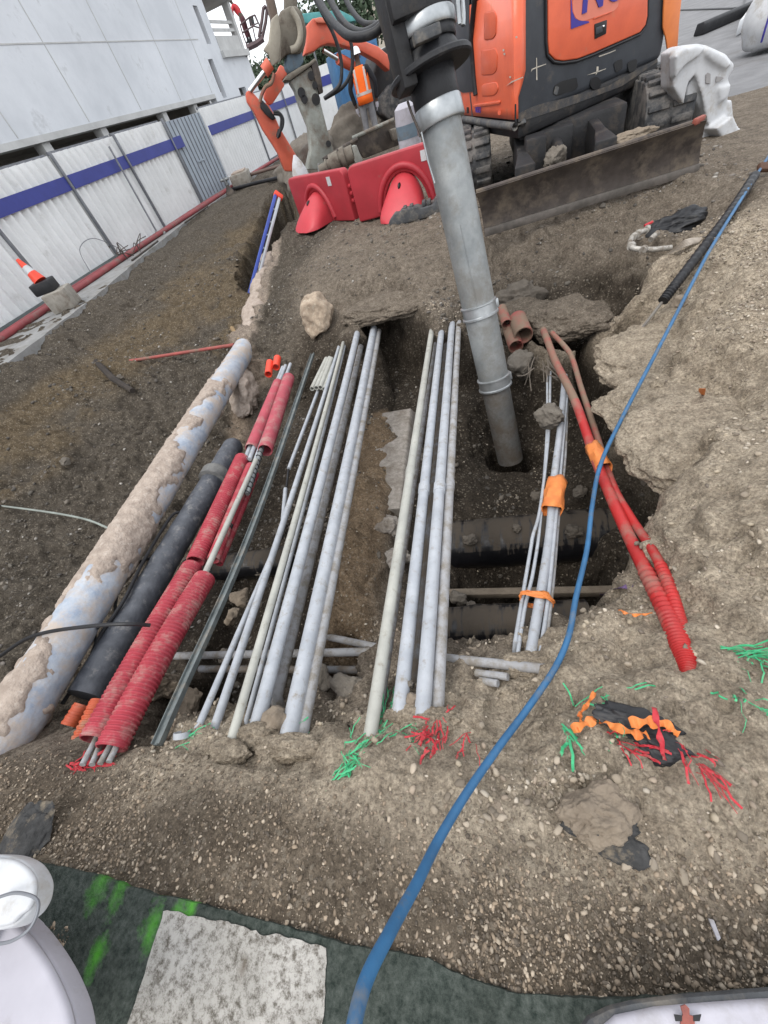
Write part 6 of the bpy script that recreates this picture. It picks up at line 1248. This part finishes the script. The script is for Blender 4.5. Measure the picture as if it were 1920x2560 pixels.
for x_, nm in ((.42, 'blade_arm'), (1.18, 'blade_arm')):
    pA = np.array([x_, 5.3 + x_ * .16, .36]); pB = np.array([x_ + .02, 6.7, .42]); MB().loft([[pA + np.array([a, 0, b]) for a, b in ((-.1, -.16), (-.1, .1), (.1, .1), (.1, -.16))], [lerp(pA, pB, .3) + np.array([a, 0, b]) for a, b in ((-.06, -.12), (-.05, .12), (.05, .12), (.06, -.12))], [pB + np.array([a, 0, b]) for a, b in ((-.06, -.12), (-.05, .12), (.05, .12), (.06, -.12))]]).build(nm, M_darkd, ex, bev=.012)
MB().tube([(.8, 5.75, .38), (.8, 6.5, .5)], .06, 14).build('blade_cylinder', M_darkd, ex); MB().box((.8, 6.2, .42), (.34, .25, .3)).build('cylinder_guard', M_darkd, ex, bev=.03)
MB().box((.56, 5.9, .45), (.2, .3, .28)).build('hose_bracket', M_darkd, ex, bev=.02)
lump('mud_heap', M_clod, (1.45, 5.62, .40), (.2, .1, .06), 95, parent=ex, rough=.35, rot=.15, planes=4)
lump('mud_heap', M_mud, (.75, 5.75, .36), (.12, .12, .12), 97, parent=ex, rough=.3)
text('NOLO', LPt(*Z4(120, 1165), .03), -ul if (-ul) @ RT > 0 else ul, ZUP, .075, M_logo, ex, .002, .001)
# ------------------------------------------------------------------ metal fittings in the hollow on the right
ft = empty('pipe_fitting', P(1585, 605, -.25), 'dirty white metal elbow fittings lying in the hollow of the right bank', 'pipe fitting')
M_fit = mat('chalky_fitting', (.5, .48, .44), (.33, .31, .28), 8, .5, metal=.3, dirt=(.17, .14, .11), damt=.45, dscale=12, bump=.2)
ZF = lambda x, y: (1500 + x / 3.95, 500 + y / 3.95)
fz = -.13
MB().tube(spline([P(*ZF(480, 285), fz), P(*ZF(380, 330), fz), P(*ZF(320, 370), fz), P(*ZF(295, 430), fz), P(*ZF(330, 475), fz), P(*ZF(450, 490), fz - .02), P(*ZF(580, 485), fz - .03), P(*ZF(700, 470), fz - .05)], 6), .021, 12).build('bent_tube', M_fit, ft)
for q_ in ((460, 290), (370, 335), (330, 365), (310, 455), (430, 490)): p_ = P(*ZF(*q_), fz); MB().tube([p_ - np.array([.012, .02, 0]), p_ + np.array([.012, .02, 0])], .03, 12).build('flange', M_fit, ft)
MB().tube([P(*ZF(500, 390), fz - .02), P(*ZF(570, 325), fz)], .025, 12).build('branch_socket', M_fit, ft)
MB().tube([P(*ZF(440, 255), fz + .02), P(*ZF(520, 215), fz + .03)], .012, 8).build('red_clip', M_redn, ft)
lump('black_bag', M_rub, P(*ZF(800, 230), -.2), (.32, .15, .10), 98, 'crumpled black sack in the hollow behind the fittings', 'sack', rough=.35, rot=.3)
v = MB()
for i in range(5):
    a, m_, b = P(*ZF(1010 - i * 8, 380 + i * 10), -.08), P(*ZF(830 + i * 6, 405 + i * 12), -.06), P(*ZF(650 + i * 5, 555 - i * 4), -.15); s_ = np.array([.012, .012, 0]); v.loft([[p - s_, p + s_, p + s_ + ZUP * .004, p - s_ + ZUP * .004] for p in spline([a, m_, b], 5)])
tag(v.build('fabric_strips', mat('pale_rag', (.42, .37, .31), (.3, .26, .22), 9, .9, bump=.2), smooth=30), 'pale torn fabric strips beside the fittings', 'rag')
# ------------------------------------------------------------------ machinery behind the red barriers
Z5 = lambda x, y: (440 + x / 4.1475, y / 4.1475)
Z2 = lambda x, y: (780 + x / 3.606, y / 3.606)
def slab(pxs, d, th, m, name, par, bev=.02, segs=2): return MB().prism([V(x, y, d) for x, y in pxs], F0 * th).build(name, m, par, bev=bev, segs=segs)
br = empty('excavator', V(800, 420, 11) * np.array([1, 1, 0]), 'dirty grey excavator arm with a plated breaker standing behind the red barriers', 'excavator', 'excavators')
slab([Z5(*q) for q in [(930, -60), (1010, -60), (1050, 100), (1070, 220), (985, 260), (985, 180)]], 11.1, .3, mat('brown_dipper', (.16, .115, .09), (.1, .075, .06), 4, .7, bump=.2), 'dipper', br)
slab([Z5(*q) for q in [(1130, -60), (1260, -60), (1260, 120), (1130, 120)]], 11.3, .3, M_dipper, 'link_arm', br)
slab([Z5(*q) for q in [(1080, 110), (1180, 60), (1260, 60), (1320, 150), (1360, 320), (1340, 480), (1290, 560), (1150, 560), (1080, 640), (1085, 400), (1060, 250)]], 10.9, .45, M_dipper, 'quick_coupler', br, bev=.04)
slab([Z5(*q) for q in [(985, 200), (1060, 130), (1090, 330), (1085, 480), (1070, 640), (1000, 690), (960, 560), (900, 520), (960, 430)]], 10.7, .12, mat('pale_cheek_plate', (.36, .33, .27), (.26, .235, .19), 4, .75, bump=.3), 'cheek_plate', br, bev=.03)
MB().tube(spline([V(*Z5(*q), 10.8) for q in [(1190, 90), (1270, 230), (1290, 380), (1250, 490), (1190, 520)]], 6), .05, 10).build('cast_rim', mat('pale_cheek_plate', ()), br) if False else MB().tube(spline([V(*Z5(*q), 10.82) for q in [(1190, 90), (1270, 230), (1290, 380), (1250, 490), (1190, 520)]], 6), .05, 10).build('cast_rim', MATS['pale_cheek_plate'], br)
slab([Z5(*q) for q in [(1150, 560), (1300, 500), (1330, 640), (1290, 700), (1180, 760), (1130, 690)]], 10.95, .4, M_bluep, 'blue_mount', br, bev=.04)
slab([Z5(*q) for q in [(1120, 830), (1160, 770), (1290, 690), (1380, 650), (1440, 600), (1465, 630), (1400, 680), (1180, 840)]], 10.75, .5, M_dipper, 'top_plate', br, bev=.02)
slab([Z5(*q) for q in [(1180, 840), (1400, 680), (1430, 760), (1500, 1060), (1560, 1300), (1640, 1600), (1640, 1760), (1360, 1760), (1400, 1560), (1380, 1320), (1290, 1100), (1240, 940)]], 10.8, .42, M_brk, 'breaker_housing', br, bev=.03)
slab([Z5(*q) for q in [(1400, 640), (1460, 620), (1500, 760), (1530, 960), (1490, 980), (1430, 800)]], 10.76, .3, M_steel, 'side_bar', br)
for q_, rx in (((1400, 785), .06), ((1440, 885), .05), ((1300, 960), .07), ((1330, 1030), .06), ((1450, 1030), .08), ((1580, 1490), .05)):
    p_ = V(*Z5(*q_), 10.79); MB().tube([p_ - F0 * .03, p_ + F0 * .02], rx, 14).build('bolt_hole', M_darkd, br)
tag(MB().tube(spline([V(*Z2(*q), 10.2) for q in [(20, -40), (100, 130), (190, 300), (250, 480), (268, 640), (240, 780), (110, 890)]], 8), .03, 10).build('breaker_hose', M_rub), 'black hose hanging from above to the breaker, left one of the pair', 'hose', 'breaker hoses')
tag(MB().tube(spline([V(*Z2(*q), 10.3) for q in [(60, -40), (180, 180), (330, 330), (365, 520), (345, 670), (270, 790), (120, 885)]], 8), .03, 10).build('breaker_hose', M_rub), 'black hose hanging beside the worker to the breaker, right one of the pair', 'hose', 'breaker hoses')
# rear orange excavator: arched boom, cylinder, dark body, track
re = empty('excavator', V(960, 300, 16.5) * np.array([1, 1, 0]), 'orange excavator farther back with an arched boom, half hidden by hoses', 'excavator', 'excavators')
ZB = lambda x, y: (560 + x / 2.074, y / 2.074)
slab([ZB(*q) for q in [(415, 285), (430, 220), (428, 130), (460, 95), (500, 90), (560, 125), (700, 200), (800, 240), (860, 290), (860, 370), (800, 315), (690, 255), (600, 232), (540, 225), (500, 240), (470, 265)]], 14.6, .45, M_orf, 'boom', re, bev=.04)
slab([ZB(*q) for q in [(470, 95), (500, 88), (540, 98), (545, 120), (480, 118)]], 14.5, .5, M_fade, 'boom_knuckle', re, bev=.02)
MB().tube([V(*ZB(515, 262), 14.6), V(*ZB(590, 305), 14.7)], .05, 12).build('cylinder_rod', M_chr, re); MB().tube([V(*ZB(590, 303), 14.7), V(*ZB(670, 345), 14.9)], .11, 12).build('cylinder', M_orf, re)
slab([ZB(*q) for q in [(800, 270), (860, 230), (960, 250), (960, 480), (880, 560), (810, 600), (800, 470), (770, 400)]], 15.2, 1.4, M_darkd, 'body', re, bev=.05)
tk = [ZB(800 + 100 * math.cos(a) * (.55 if math.cos(a) < 0 else .6), 570 + 75 * math.sin(a)) for a in np.linspace(0, 6.28, 26, endpoint=False)]
slab([ZB(*q) for q in [(815, 500), (860, 440), (950, 400), (1000, 460), (1000, 600), (860, 625), (820, 590)]], 14.9, .5, M_track, 'track', re, bev=.05)
# left orange boom reaching down
lb_ = empty('excavator_boom', V(740, 390, 13.6) * np.array([1, 1, 0]), 'bent orange excavator boom reaching down to the soil in front of the smooth hoarding', 'excavator boom')
slab([Z5(*q) for q in [(720, 960), (750, 935), (790, 950), (870, 1040), (960, 1080), (1000, 1150), (1080, 1330), (1170, 1480), (1290, 1680), (1290, 1780), (1130, 1780), (1060, 1600), (1000, 1500), (900, 1350), (800, 1150), (735, 1060)]], 13.6, .4, M_orf, 'lower_boom', lb_, bev=.04)
slab([Z5(*q) for q in [(930, 900), (1060, 720), (1080, 665), (1140, 710), (1155, 780), (1100, 830), (1130, 880), (1000, 1080), (960, 1090), (910, 1010)]], 13.75, .35, M_orf, 'upper_arm', lb_, bev=.03)
MB().tube([V(*Z5(765, 945), 13.6), V(*Z5(920, 740), 13.6)], .05, 12).build('cylinder_rod', M_chr, lb_); MB().tube([V(*Z5(915, 745), 13.6), V(*Z5(975, 655), 13.6)], .11, 12).build('cylinder', M_orf, lb_)
slab([Z5(*q) for q in [(870, 1040), (900, 1040), (960, 1110), (1040, 1230), (1000, 1250), (930, 1190), (875, 1120)]], 13.5, .08, M_rub, 'hose_cover', lb_, bev=.02)
MB().tube(spline([V(*Z5(*q), 13.5) for q in [(870, 1060), (890, 980), (930, 900), (990, 860), (1020, 760)]], 6), .035, 8).build('pressure_hose', M_redm, lb_)
for dx in (0, 18): MB().tube(spline([V(*Z5(*q), 13.45) for q in [(1010, 1160 + dx), (1070, 1170 + dx), (1110 - dx, 1230), (1105 - dx, 1310), (1075, 1370), (1050, 1430)]], 6), .03, 8).build('pressure_hose', M_rub, lb_)
slab([Z5(*q) for q in [(1060, 1330), (1095, 1340), (1085, 1420), (1050, 1440), (1040, 1400)]], 13.45, .1, M_rub, 'hose_end', lb_, bev=.02)
# dirty coupling pipe and dozer blade behind the barriers
ZC = lambda x, y: (700 + x / 3.318, 300 + y / 3.318)
cp_ = empty('pipe_coupling', V(830, 410, 9.3), 'dirty grey stepped steel coupling lying behind the red barriers', 'coupling')
a, b = V(*ZC(330, 415), 9.2), V(*ZC(610, 275), 9.0); T = b - a; L_ = np.linalg.norm(T)
ts = [0, .2, .2, .25, .25, .34, .34, .6, .6, .66, .66, .78, .78, 1.0]; rr = [.07, .07, .1, .1, .085, .085, .135, .135, .115, .115, .15, .15, .12, .12]
MB().tube([lerp(a, b, t + i * 1e-4) for i, t in enumerate(ts)], rr, 20).build('coupling_body', M_dipper, cp_)
slab([ZC(*q) for q in [(600, 215), (635, 205), (690, 340), (640, 380), (615, 330)]], 8.9, .1, M_brk, 'flange_plate', cp_, bev=.02)
MB().tube([V(*ZC(320, 360), 9.2), V(*ZC(325, 430), 9.2)], .02, 8).build('pin', M_alu, cp_)
db = empty('dozer_blade', V(900, 380, 11.5) * np.array([1, 1, 0]), 'dark muddy dozer blade between the worker and the red barriers', 'blade')
slab([ZC(*q) for q in [(600, 150), (650, 115), (940, -5), (1010, 60), (1010, 200), (700, 320), (640, 240)]], 10.6, .15, M_steel, 'blade_plate', db, bev=.02)
MB().tube([V(*ZC(600, 150), 10.55), V(*ZC(945, -5), 10.55)], .03, 8).build('top_lip', M_brk, db)
MB().tube([V(*ZC(360, 330), 10.2), V(*ZC(520, 230), 10.3), V(*ZC(640, 160), 10.4)], .035, 8).build('push_bar', M_steel, db)
slab([ZC(*q) for q in [(920, 80), (980, 60), (1000, 140), (950, 180)]], 10.4, .2, M_mud, 'clamp_lug', db, bev=.03)
tag(MB().loft([[V(*ZC(*q), 11.0 + k * .25) for q in [(1000, 150), (1090, 85), (1180, 60), (1200, 200), (1010, 220)]] for k in (0, 1)]).build('soil_sack', M_clod, bev=.05), 'sandy sack lying behind the larger red barrier', 'sack')
bt = empty('site_drum', V(1030, 260, 9.0) * np.array([1, 1, 0]), 'pale plastic drum with a blue label left of the suction head', 'drum')
c0 = V(1014, 285, 9.2); MB().tube([c0 - ZUP * .75, c0 - ZUP * .1, c0 + ZUP * .08, c0 + ZUP * .14], [.2, .2, .18, .1], 22).build('drum_body', M_wpl, bt); MB().tube([c0 - ZUP * .3, c0 - ZUP * .12], [.203, .203], 22).build('blue_label', M_bluep, bt)
# soil heaps, cabin and canopy behind the worker
lump('soil_heap', M_mud, V(760, 400, 15.5) * np.array([1, 1, 0]) + ZUP * .1, (1.9, 1.0, .75), 101, 'grey soil heap behind the breaker', 'soil heap', 'soil heaps', rough=.3)
lump('soil_heap', M_mud, V(875, 330, 15.3) * np.array([1, 1, 0]) + ZUP * .1, (1.5, .8, .85), 102, 'brown soil heap at the worker side', 'soil heap', 'soil heaps', rough=.3)
bc = empty('site_cabin', V(880, 250, 24) * np.array([1, 1, 0]), 'blue site cabin behind the worker', 'cabin')
pts2 = [V(x, y, 24) for x, y in ((838, 160), (880, 110), (950, 110), (950, 270), (895, 270))]
c = V(892, 200, 24); MB().box((c[0], c[1], 1.15), (1.9, 1.4, 2.3), (R0, F0, ZUP)).build('cabin_body', M_bluec, bc, bev=.04)
for i in range(6): MB().box(np.array([c[0], c[1], 1.15]) + R0 * (-.8 + .32 * i) - F0 * .71, (.06, .03, 2.1), (R0, F0, ZUP)).build('rib', M_bluec, bc)
tt_ = empty('tarp_canopy', V(800, 45, 34) * np.array([1, 1, 0]), 'teal tarpaulin canopy seen above the orange boom', 'canopy')
slab([(745, 35), (790, 30), (850, 25), (900, 50), (830, 62), (760, 58)], 34, 2.5, M_teal, 'tarp_roof', tt_, bev=.03)
for x in (765, 880): MB().tube([V(x, 50, 34.5), V(x, 50, 34.5) * np.array([1, 1, 0])], .05, 8).build('canopy_post', M_post, tt_)
fb = empty('distant_building', V(830, 0, 70) * np.array([1, 1, 0]), 'pale beige building far beyond the machines', 'building')
c = V(835, -5, 75); MB().box((c[0], c[1], 3.5), (10, 6, 7.0), (R0, F0, ZUP)).build('wall', mat('beige_render', (.55, .5, .42), (.48, .43, .36), .5, .9, bump=.1), fb)
MB().box((c[0], c[1], 7.1), (10.4, 6.4, .3), (R0, F0, ZUP)).build('roof', M_facb, fb)
for i in range(3): MB().box(np.array([c[0], c[1], 4.6]) + R0 * (-3 + 3 * i) - F0 * 3.02, (1.2, .06, 1.5), (R0, F0, ZUP)).build('window', M_glass, fb)
# ------------------------------------------------------------------ trees
def tree(base, h, cr, label, seed, n=2600, dark=1.0):
    r = np.random.default_rng(seed); e = empty('tree', base, label, 'tree', 'trees behind the building site'); base = np.array(base, float)
    MB().tube(spline([base, base + ZUP * h * .35 + R0 * .1, base + ZUP * h * .7], 4), [.16 * h / 5 * (1 - .09 * i) for i in range(9)], 8).build('trunk', M_bark, e)
    v = MB()
    for k in range(6): a = base + ZUP * h * (.3 + .06 * k); an = k * 2.4; v.tube([a, a + np.array([math.cos(an) * cr * .6, math.sin(an) * cr * .6, h * .22])], [.05, .02], 6)
    v.build('limbs', M_bark, e)
    cl = r.normal(0, 1, (26, 3)); cl /= np.linalg.norm(cl, axis=1, keepdims=True); cl *= r.random((26, 1)) ** .4; cl = cl * np.array([cr, cr, h * .38]) + base + ZUP * h * .62
    c = cl[r.integers(0, 26, n)] + r.normal(0, cr * .2, (n, 3)); s = r.uniform(.08, .22, n) * cr / 1.6
    d1 = r.normal(0, 1, (n, 3)); d1 /= np.linalg.norm(d1, axis=1, keepdims=True); d2 = np.cross(d1, r.normal(0, 1, (n, 3))); d2 /= np.linalg.norm(d2, axis=1, keepdims=True)
    q = np.stack([c - d1 * s[:, None], c + d2 * s[:, None] * .5, c + d1 * s[:, None], c - d2 * s[:, None] * .5], 1).reshape(-1, 3)
    MB().add(q.tolist(), [(4 * i, 4 * i + 1, 4 * i + 2, 4 * i + 3) for i in range(n)]).build('crown', M_leaf, e, smooth=0)
for (px, d, h, cr, lab, s) in [(640, 42, 3.2, 1.7, 'dark green tree just right of the concrete building corner', 1), (672, 40, 3.6, 1.6, 'dark green tree behind the left orange boom', 2), (705, 46, 4.0, 2.0, 'bushy dark tree between the boom and the breaker', 3), (615, 52, 3.6, 2.2, 'pale distant tree low behind the man lift', 4), (790, 60, 6.5, 2.6, 'tree standing above the teal canopy', 5), (880, 55, 6.5, 3, 'grey-green tree behind the suction head', 6), (850, 42, 5.0, 2.0, 'tree right of the breaker above the far hoarding', 7), (745, 55, 5, 2.2, 'tree hidden mostly behind the breaker coupler', 8)]:
    p = V(px, 170, d); tree((p[0], p[1], 0), h, cr, lab, s)
# ------------------------------------------------------------------ people
def skin_mesh(name, verts, edges, radii, m, parent, off):
    me_ = bpy.data.meshes.new(name); me_.from_pydata([Vector(v) - off for v in verts], edges, []); o = bpy.data.objects.new(name, me_); COL.objects.link(o)
    md = o.modifiers.new('skin', 'SKIN'); 
    for i, r in enumerate(radii): o.data.skin_vertices[0].data[i].radius = (r, r) if not hasattr(r, '__len__') else r
    o.data.skin_vertices[0].data[0].use_root = True
    s = o.modifiers.new('sub', 'SUBSURF'); s.levels = s.render_levels = 2
    dg = bpy.context.evaluated_depsgraph_get(); m2 = bpy.data.meshes.new_from_object(o.evaluated_get(dg)); o.modifiers.clear(); o.data = m2; m2.name = name; bpy.data.meshes.remove(me_)
    m2.materials.clear(); m2.materials.append(m); m2.polygons.foreach_set('use_smooth', [True] * len(m2.polygons)); o.parent = parent; return o
def person(base, facing, label, h=1.76, top=M_hiv, under=M_coat, legs=M_trou, hat=M_hat, lean=0.0, arms=((.22, .95, .0), (-.24, .95, .04)), group='workers'):
    base = np.array(base, float); fx = np.array([math.sin(facing), math.cos(facing), 0]); sx_ = np.array([fx[1], -fx[0], 0]); k = h / 1.76
    e = empty('person', base, label, 'person', group); off = Vector(base)
    def W_(x, z, y=0.0): 
        zz = z * k; f_ = lean * max(0, z - .9); return base + sx_ * x * k + fx * (y * k + f_) + ZUP * (zz - .25 * abs(lean) * max(0, z - .9))
    hip = W_(0, .95); 
    V_ = [W_(0, .97), W_(0, 1.15), W_(0, 1.36), W_(0, 1.50), W_(0, 1.56, .01), W_(0, 1.66, .02), W_(0, 1.74, .01)]
    E_ = [(0, 1), (1, 2), (2, 3), (3, 4), (4, 5), (5, 6)]; Rd = [(.15, .11), (.145, .1), (.16, .105), (.075, .07), (.055, .055), (.078, .092), (.07, .08)]
    for sgn, (hx, hz, hy) in zip((1, -1), arms):
        i0 = len(V_); sh = W_(sgn * .19, 1.42); el = W_(sgn * (abs(hx) + .06), (1.42 + hz) / 2 - .01, hy * .3 - .02); ha = W_(hx if hx * sgn > 0 else -hx, hz - .12, hy + .02)
        fg = ha + (ha - el) / np.linalg.norm(ha - el) * .1 * k
        V_ += [sh, el, ha, fg]; E_ += [(2, i0), (i0, i0 + 1), (i0 + 1, i0 + 2), (i0 + 2, i0 + 3)]; Rd += [.06, .045, .036, .03]
    for sgn in (1, -1):
        i0 = len(V_); V_ += [W_(sgn * .1, .86), W_(sgn * .12, .48, .02), W_(sgn * .13, .09, -.01), W_(sgn * .14, .03, .12)]; E_ += [(0, i0), (i0, i0 + 1), (i0 + 1, i0 + 2), (i0 + 2, i0 + 3)]; Rd += [.095, .062, .045, .035]
    body = skin_mesh('body', V_, E_, Rd, M_skin, e, off)
    lv = [W_(0, 1.0), W_(0, .93)]; le = [(0, 1)]; lr = [(.165, .125), (.16, .125)]
    for sgn in (1, -1): i0 = len(lv); lv += [W_(sgn * .1, .83), W_(sgn * .12, .48, .02), W_(sgn * .13, .14, -.01)]; le += [(1, i0), (i0, i0 + 1), (i0 + 1, i0 + 2)]; lr += [.11, .085, .08]
    skin_mesh('trousers', lv, le, lr, legs, e, off)
    jv = [W_(0, .98), W_(0, 1.15), W_(0, 1.37), W_(0, 1.49)]; je = [(0, 1), (1, 2), (2, 3)]; jr = [(.17, .13), (.165, .12), (.18, .125), (.085, .08)]
    for i_, sgn in enumerate((1, -1)):
        i0 = len(jv); jv += [V_[7 + 4 * i_], V_[8 + 4 * i_], lerp(V_[8 + 4 * i_], V_[9 + 4 * i_], .85)]; je += [(2, i0), (i0, i0 + 1), (i0 + 1, i0 + 2)]; jr += [.078, .062, .052]
    skin_mesh('jersey', jv, je, jr, under, e, off)
    if top is not None:
        rings = []
        for z, a, b in ((.84, .2, .165), (.98, .2, .165), (1.12, .195, .15), (1.28, .205, .152), (1.40, .20, .145), (1.46, .15, .12), (1.50, .10, .1)):
            rings.append([W_(0, z) + sx_ * a * k * math.cos(t) + fx * b * k * math.sin(t) for t in np.linspace(0, 2 * math.pi, 28, endpoint=False)])
        vest = MB().loft(rings, caps=False).build('vest', top, e, smooth=70); md = vest.modifiers.new('thick', 'SOLIDIFY'); md.thickness = .008
        for z in (1.0,): MB().loft([[W_(0, zz) + sx_ * .207 * k * math.cos(t) + fx * .168 * k * math.sin(t) for t in np.linspace(0, 2 * math.pi, 28, endpoint=False)] for zz in (z, z + .055)], caps=False).build('reflective_band', M_refl, vest)
        for sgn in (1, -1):
            for fs_ in (1, -1):
                pts_ = [W_(sgn * .12, z) + fx * fs_ * b * k for z, b in ((1.05, .135), (1.12, .127), (1.28, .13), (1.40, .122), (1.465, .1))]
                MB().loft([[p - sx_ * .025, p + sx_ * .025, p + sx_ * .025 + fx * fs_ * .012, p - sx_ * .025 + fx * fs_ * .012] for p in pts_]).build('reflective_brace', M_refl, vest)
    hc = W_(0, 1.69, .015)
    rings = [[hc + sx_ * a * k * math.cos(t) + fx * (b * k * math.sin(t) + (.03 if z < .01 and math.sin(t) > .3 else 0)) + ZUP * z * k for t in np.linspace(0, 2 * math.pi, 24, endpoint=False)] for z, a, b in ((0, .118, .135), (.012, .106, .122), (.06, .1, .115), (.1, .078, .09), (.125, .04, .045), (.13, .01, .01))]
    MB().loft(rings).build('helmet', hat, e, smooth=60)
    for sgn in (1, -1):
        fb_ = W_(sgn * .13, 0); rings = [[fb_ + fx * y + sx_ * a * math.cos(t) + fx * b * math.sin(t) + ZUP * z for t in np.linspace(0, 2 * math.pi, 16, endpoint=False)] for z, a, b, y in ((0, .05, .14, .05), (.05, .052, .14, .05), (.08, .048, .09, .01), (.2, .055, .06, -.01))]
        MB().loft(rings).build('boot', M_rub, e, smooth=60)
    # face on the front of the head
    hd_ = W_(0, 1.645, .1)
    MB().add((ico(2)[0] * np.array([.014, .02, .02]) + hd_).tolist(), ico(2)[1].tolist()).build('nose', M_skin, e)
    for sgn in (1, -1):
        MB().add((ico(2)[0] * .012 + W_(sgn * .032, 1.665, .095)).tolist(), ico(2)[1].tolist()).build('eye', M_wp, e); MB().add((ico(2)[0] * np.array([.012, .022, .03]) + W_(sgn * .082, 1.64, .015)).tolist(), ico(2)[1].tolist()).build('ear', M_skin, e)
    for i_ in (0, 1):
        ha, fg = np.array(V_[9 + 4 * i_]), np.array(V_[10 + 4 * i_]); dv = (fg - ha) / np.linalg.norm(fg - ha)
        v = MB(); v.tube([ha - dv * .01, ha + dv * .04, ha + dv * .09], [.036, .046, .04], 10)
        for j in range(4): a = ha + dv * .085 + fx * (.03 - .02 * j); v.tube([a, a + dv * (.045 + .008 * (j in (1, 2))), a + dv * .075 + sx_ * .012 * (-1 if i_ == 0 else 1)], [.0105, .0095, .008], 6)
        v.tube([ha + dv * .03 + fx * .035, ha + dv * .07 + fx * .06], [.012, .009], 6); v.build('glove', M_wpl, e)
    return e
wp_ = V(934, 352, 14.3); gz = ground(wp_[0], wp_[1])
person((wp_[0], wp_[1], .12), YAW * -1 + .35, 'worker seen from behind in an orange hi-vis vest, white helmet and grey trousers', arms=((.27, .92, .03), (-.27, .92, .03)), h=1.78)
# man lift with its operator
ml = empty('man_lift', V(650, 120, 34) * np.array([1, 1, 0]), 'boom lift with a caged basket raised beside the building corner', 'man lift')
DL = 34
M_lift = mat('dark_lift_steel', (.12, .08, .085), (.08, .055, .06), 4, .6, bump=.05)
def ltube(pp, r, nm='basket_rail', m=M_lift): MB().tube([V(*Z5(*q), DL) for q in pp], r, 6).build(nm, m, ml)
ltube([(735, 500), (830, 455), (905, 400)], .14, 'basket_floor')
for pp in ([(665, 260), (700, 380), (745, 495)], [(665, 260), (760, 180), (820, 155)], [(820, 155), (860, 250), (870, 290), (905, 400)], [(770, 210), (800, 300), (830, 440)], [(690, 340), (800, 270), (870, 290)], [(815, 160), (850, 240), (800, 260)]): ltube(pp, .035)
ltube([(860, 390), (890, 220), (905, 90), (925, 70), (945, 90), (930, 230), (890, 410)], .09, 'jib_arm'); ltube([(945, 90), (985, 150), (1040, 300), (1090, 520)], .14, 'main_boom')
MB().prism([V(*Z5(*q), DL + .1) for q in [(755, 190), (800, 170), (815, 240), (770, 260)]], F0 * .4).build('control_box', M_rubg, ml)
lw = V(*Z5(770, 440), DL + .25)
person(lw, YAW * -1 - .9, 'operator in red jacket leaning in the basket of the man lift', top=None, under=M_hatr, legs=mat('maroon_trousers', (.12, .04, .05), (.08, .03, .035), 6, .8, bump=.1), hat=M_hatr, lean=.45, h=1.7, arms=((.3, 1.15, .25), (-.3, 1.15, .25)))
person((FX - 1.2, 28.6, 3.86), R_(90), 'worker in orange top and white helmet inside the open loggia of the building', top=M_hiv, under=M_hatr, h=1.7)
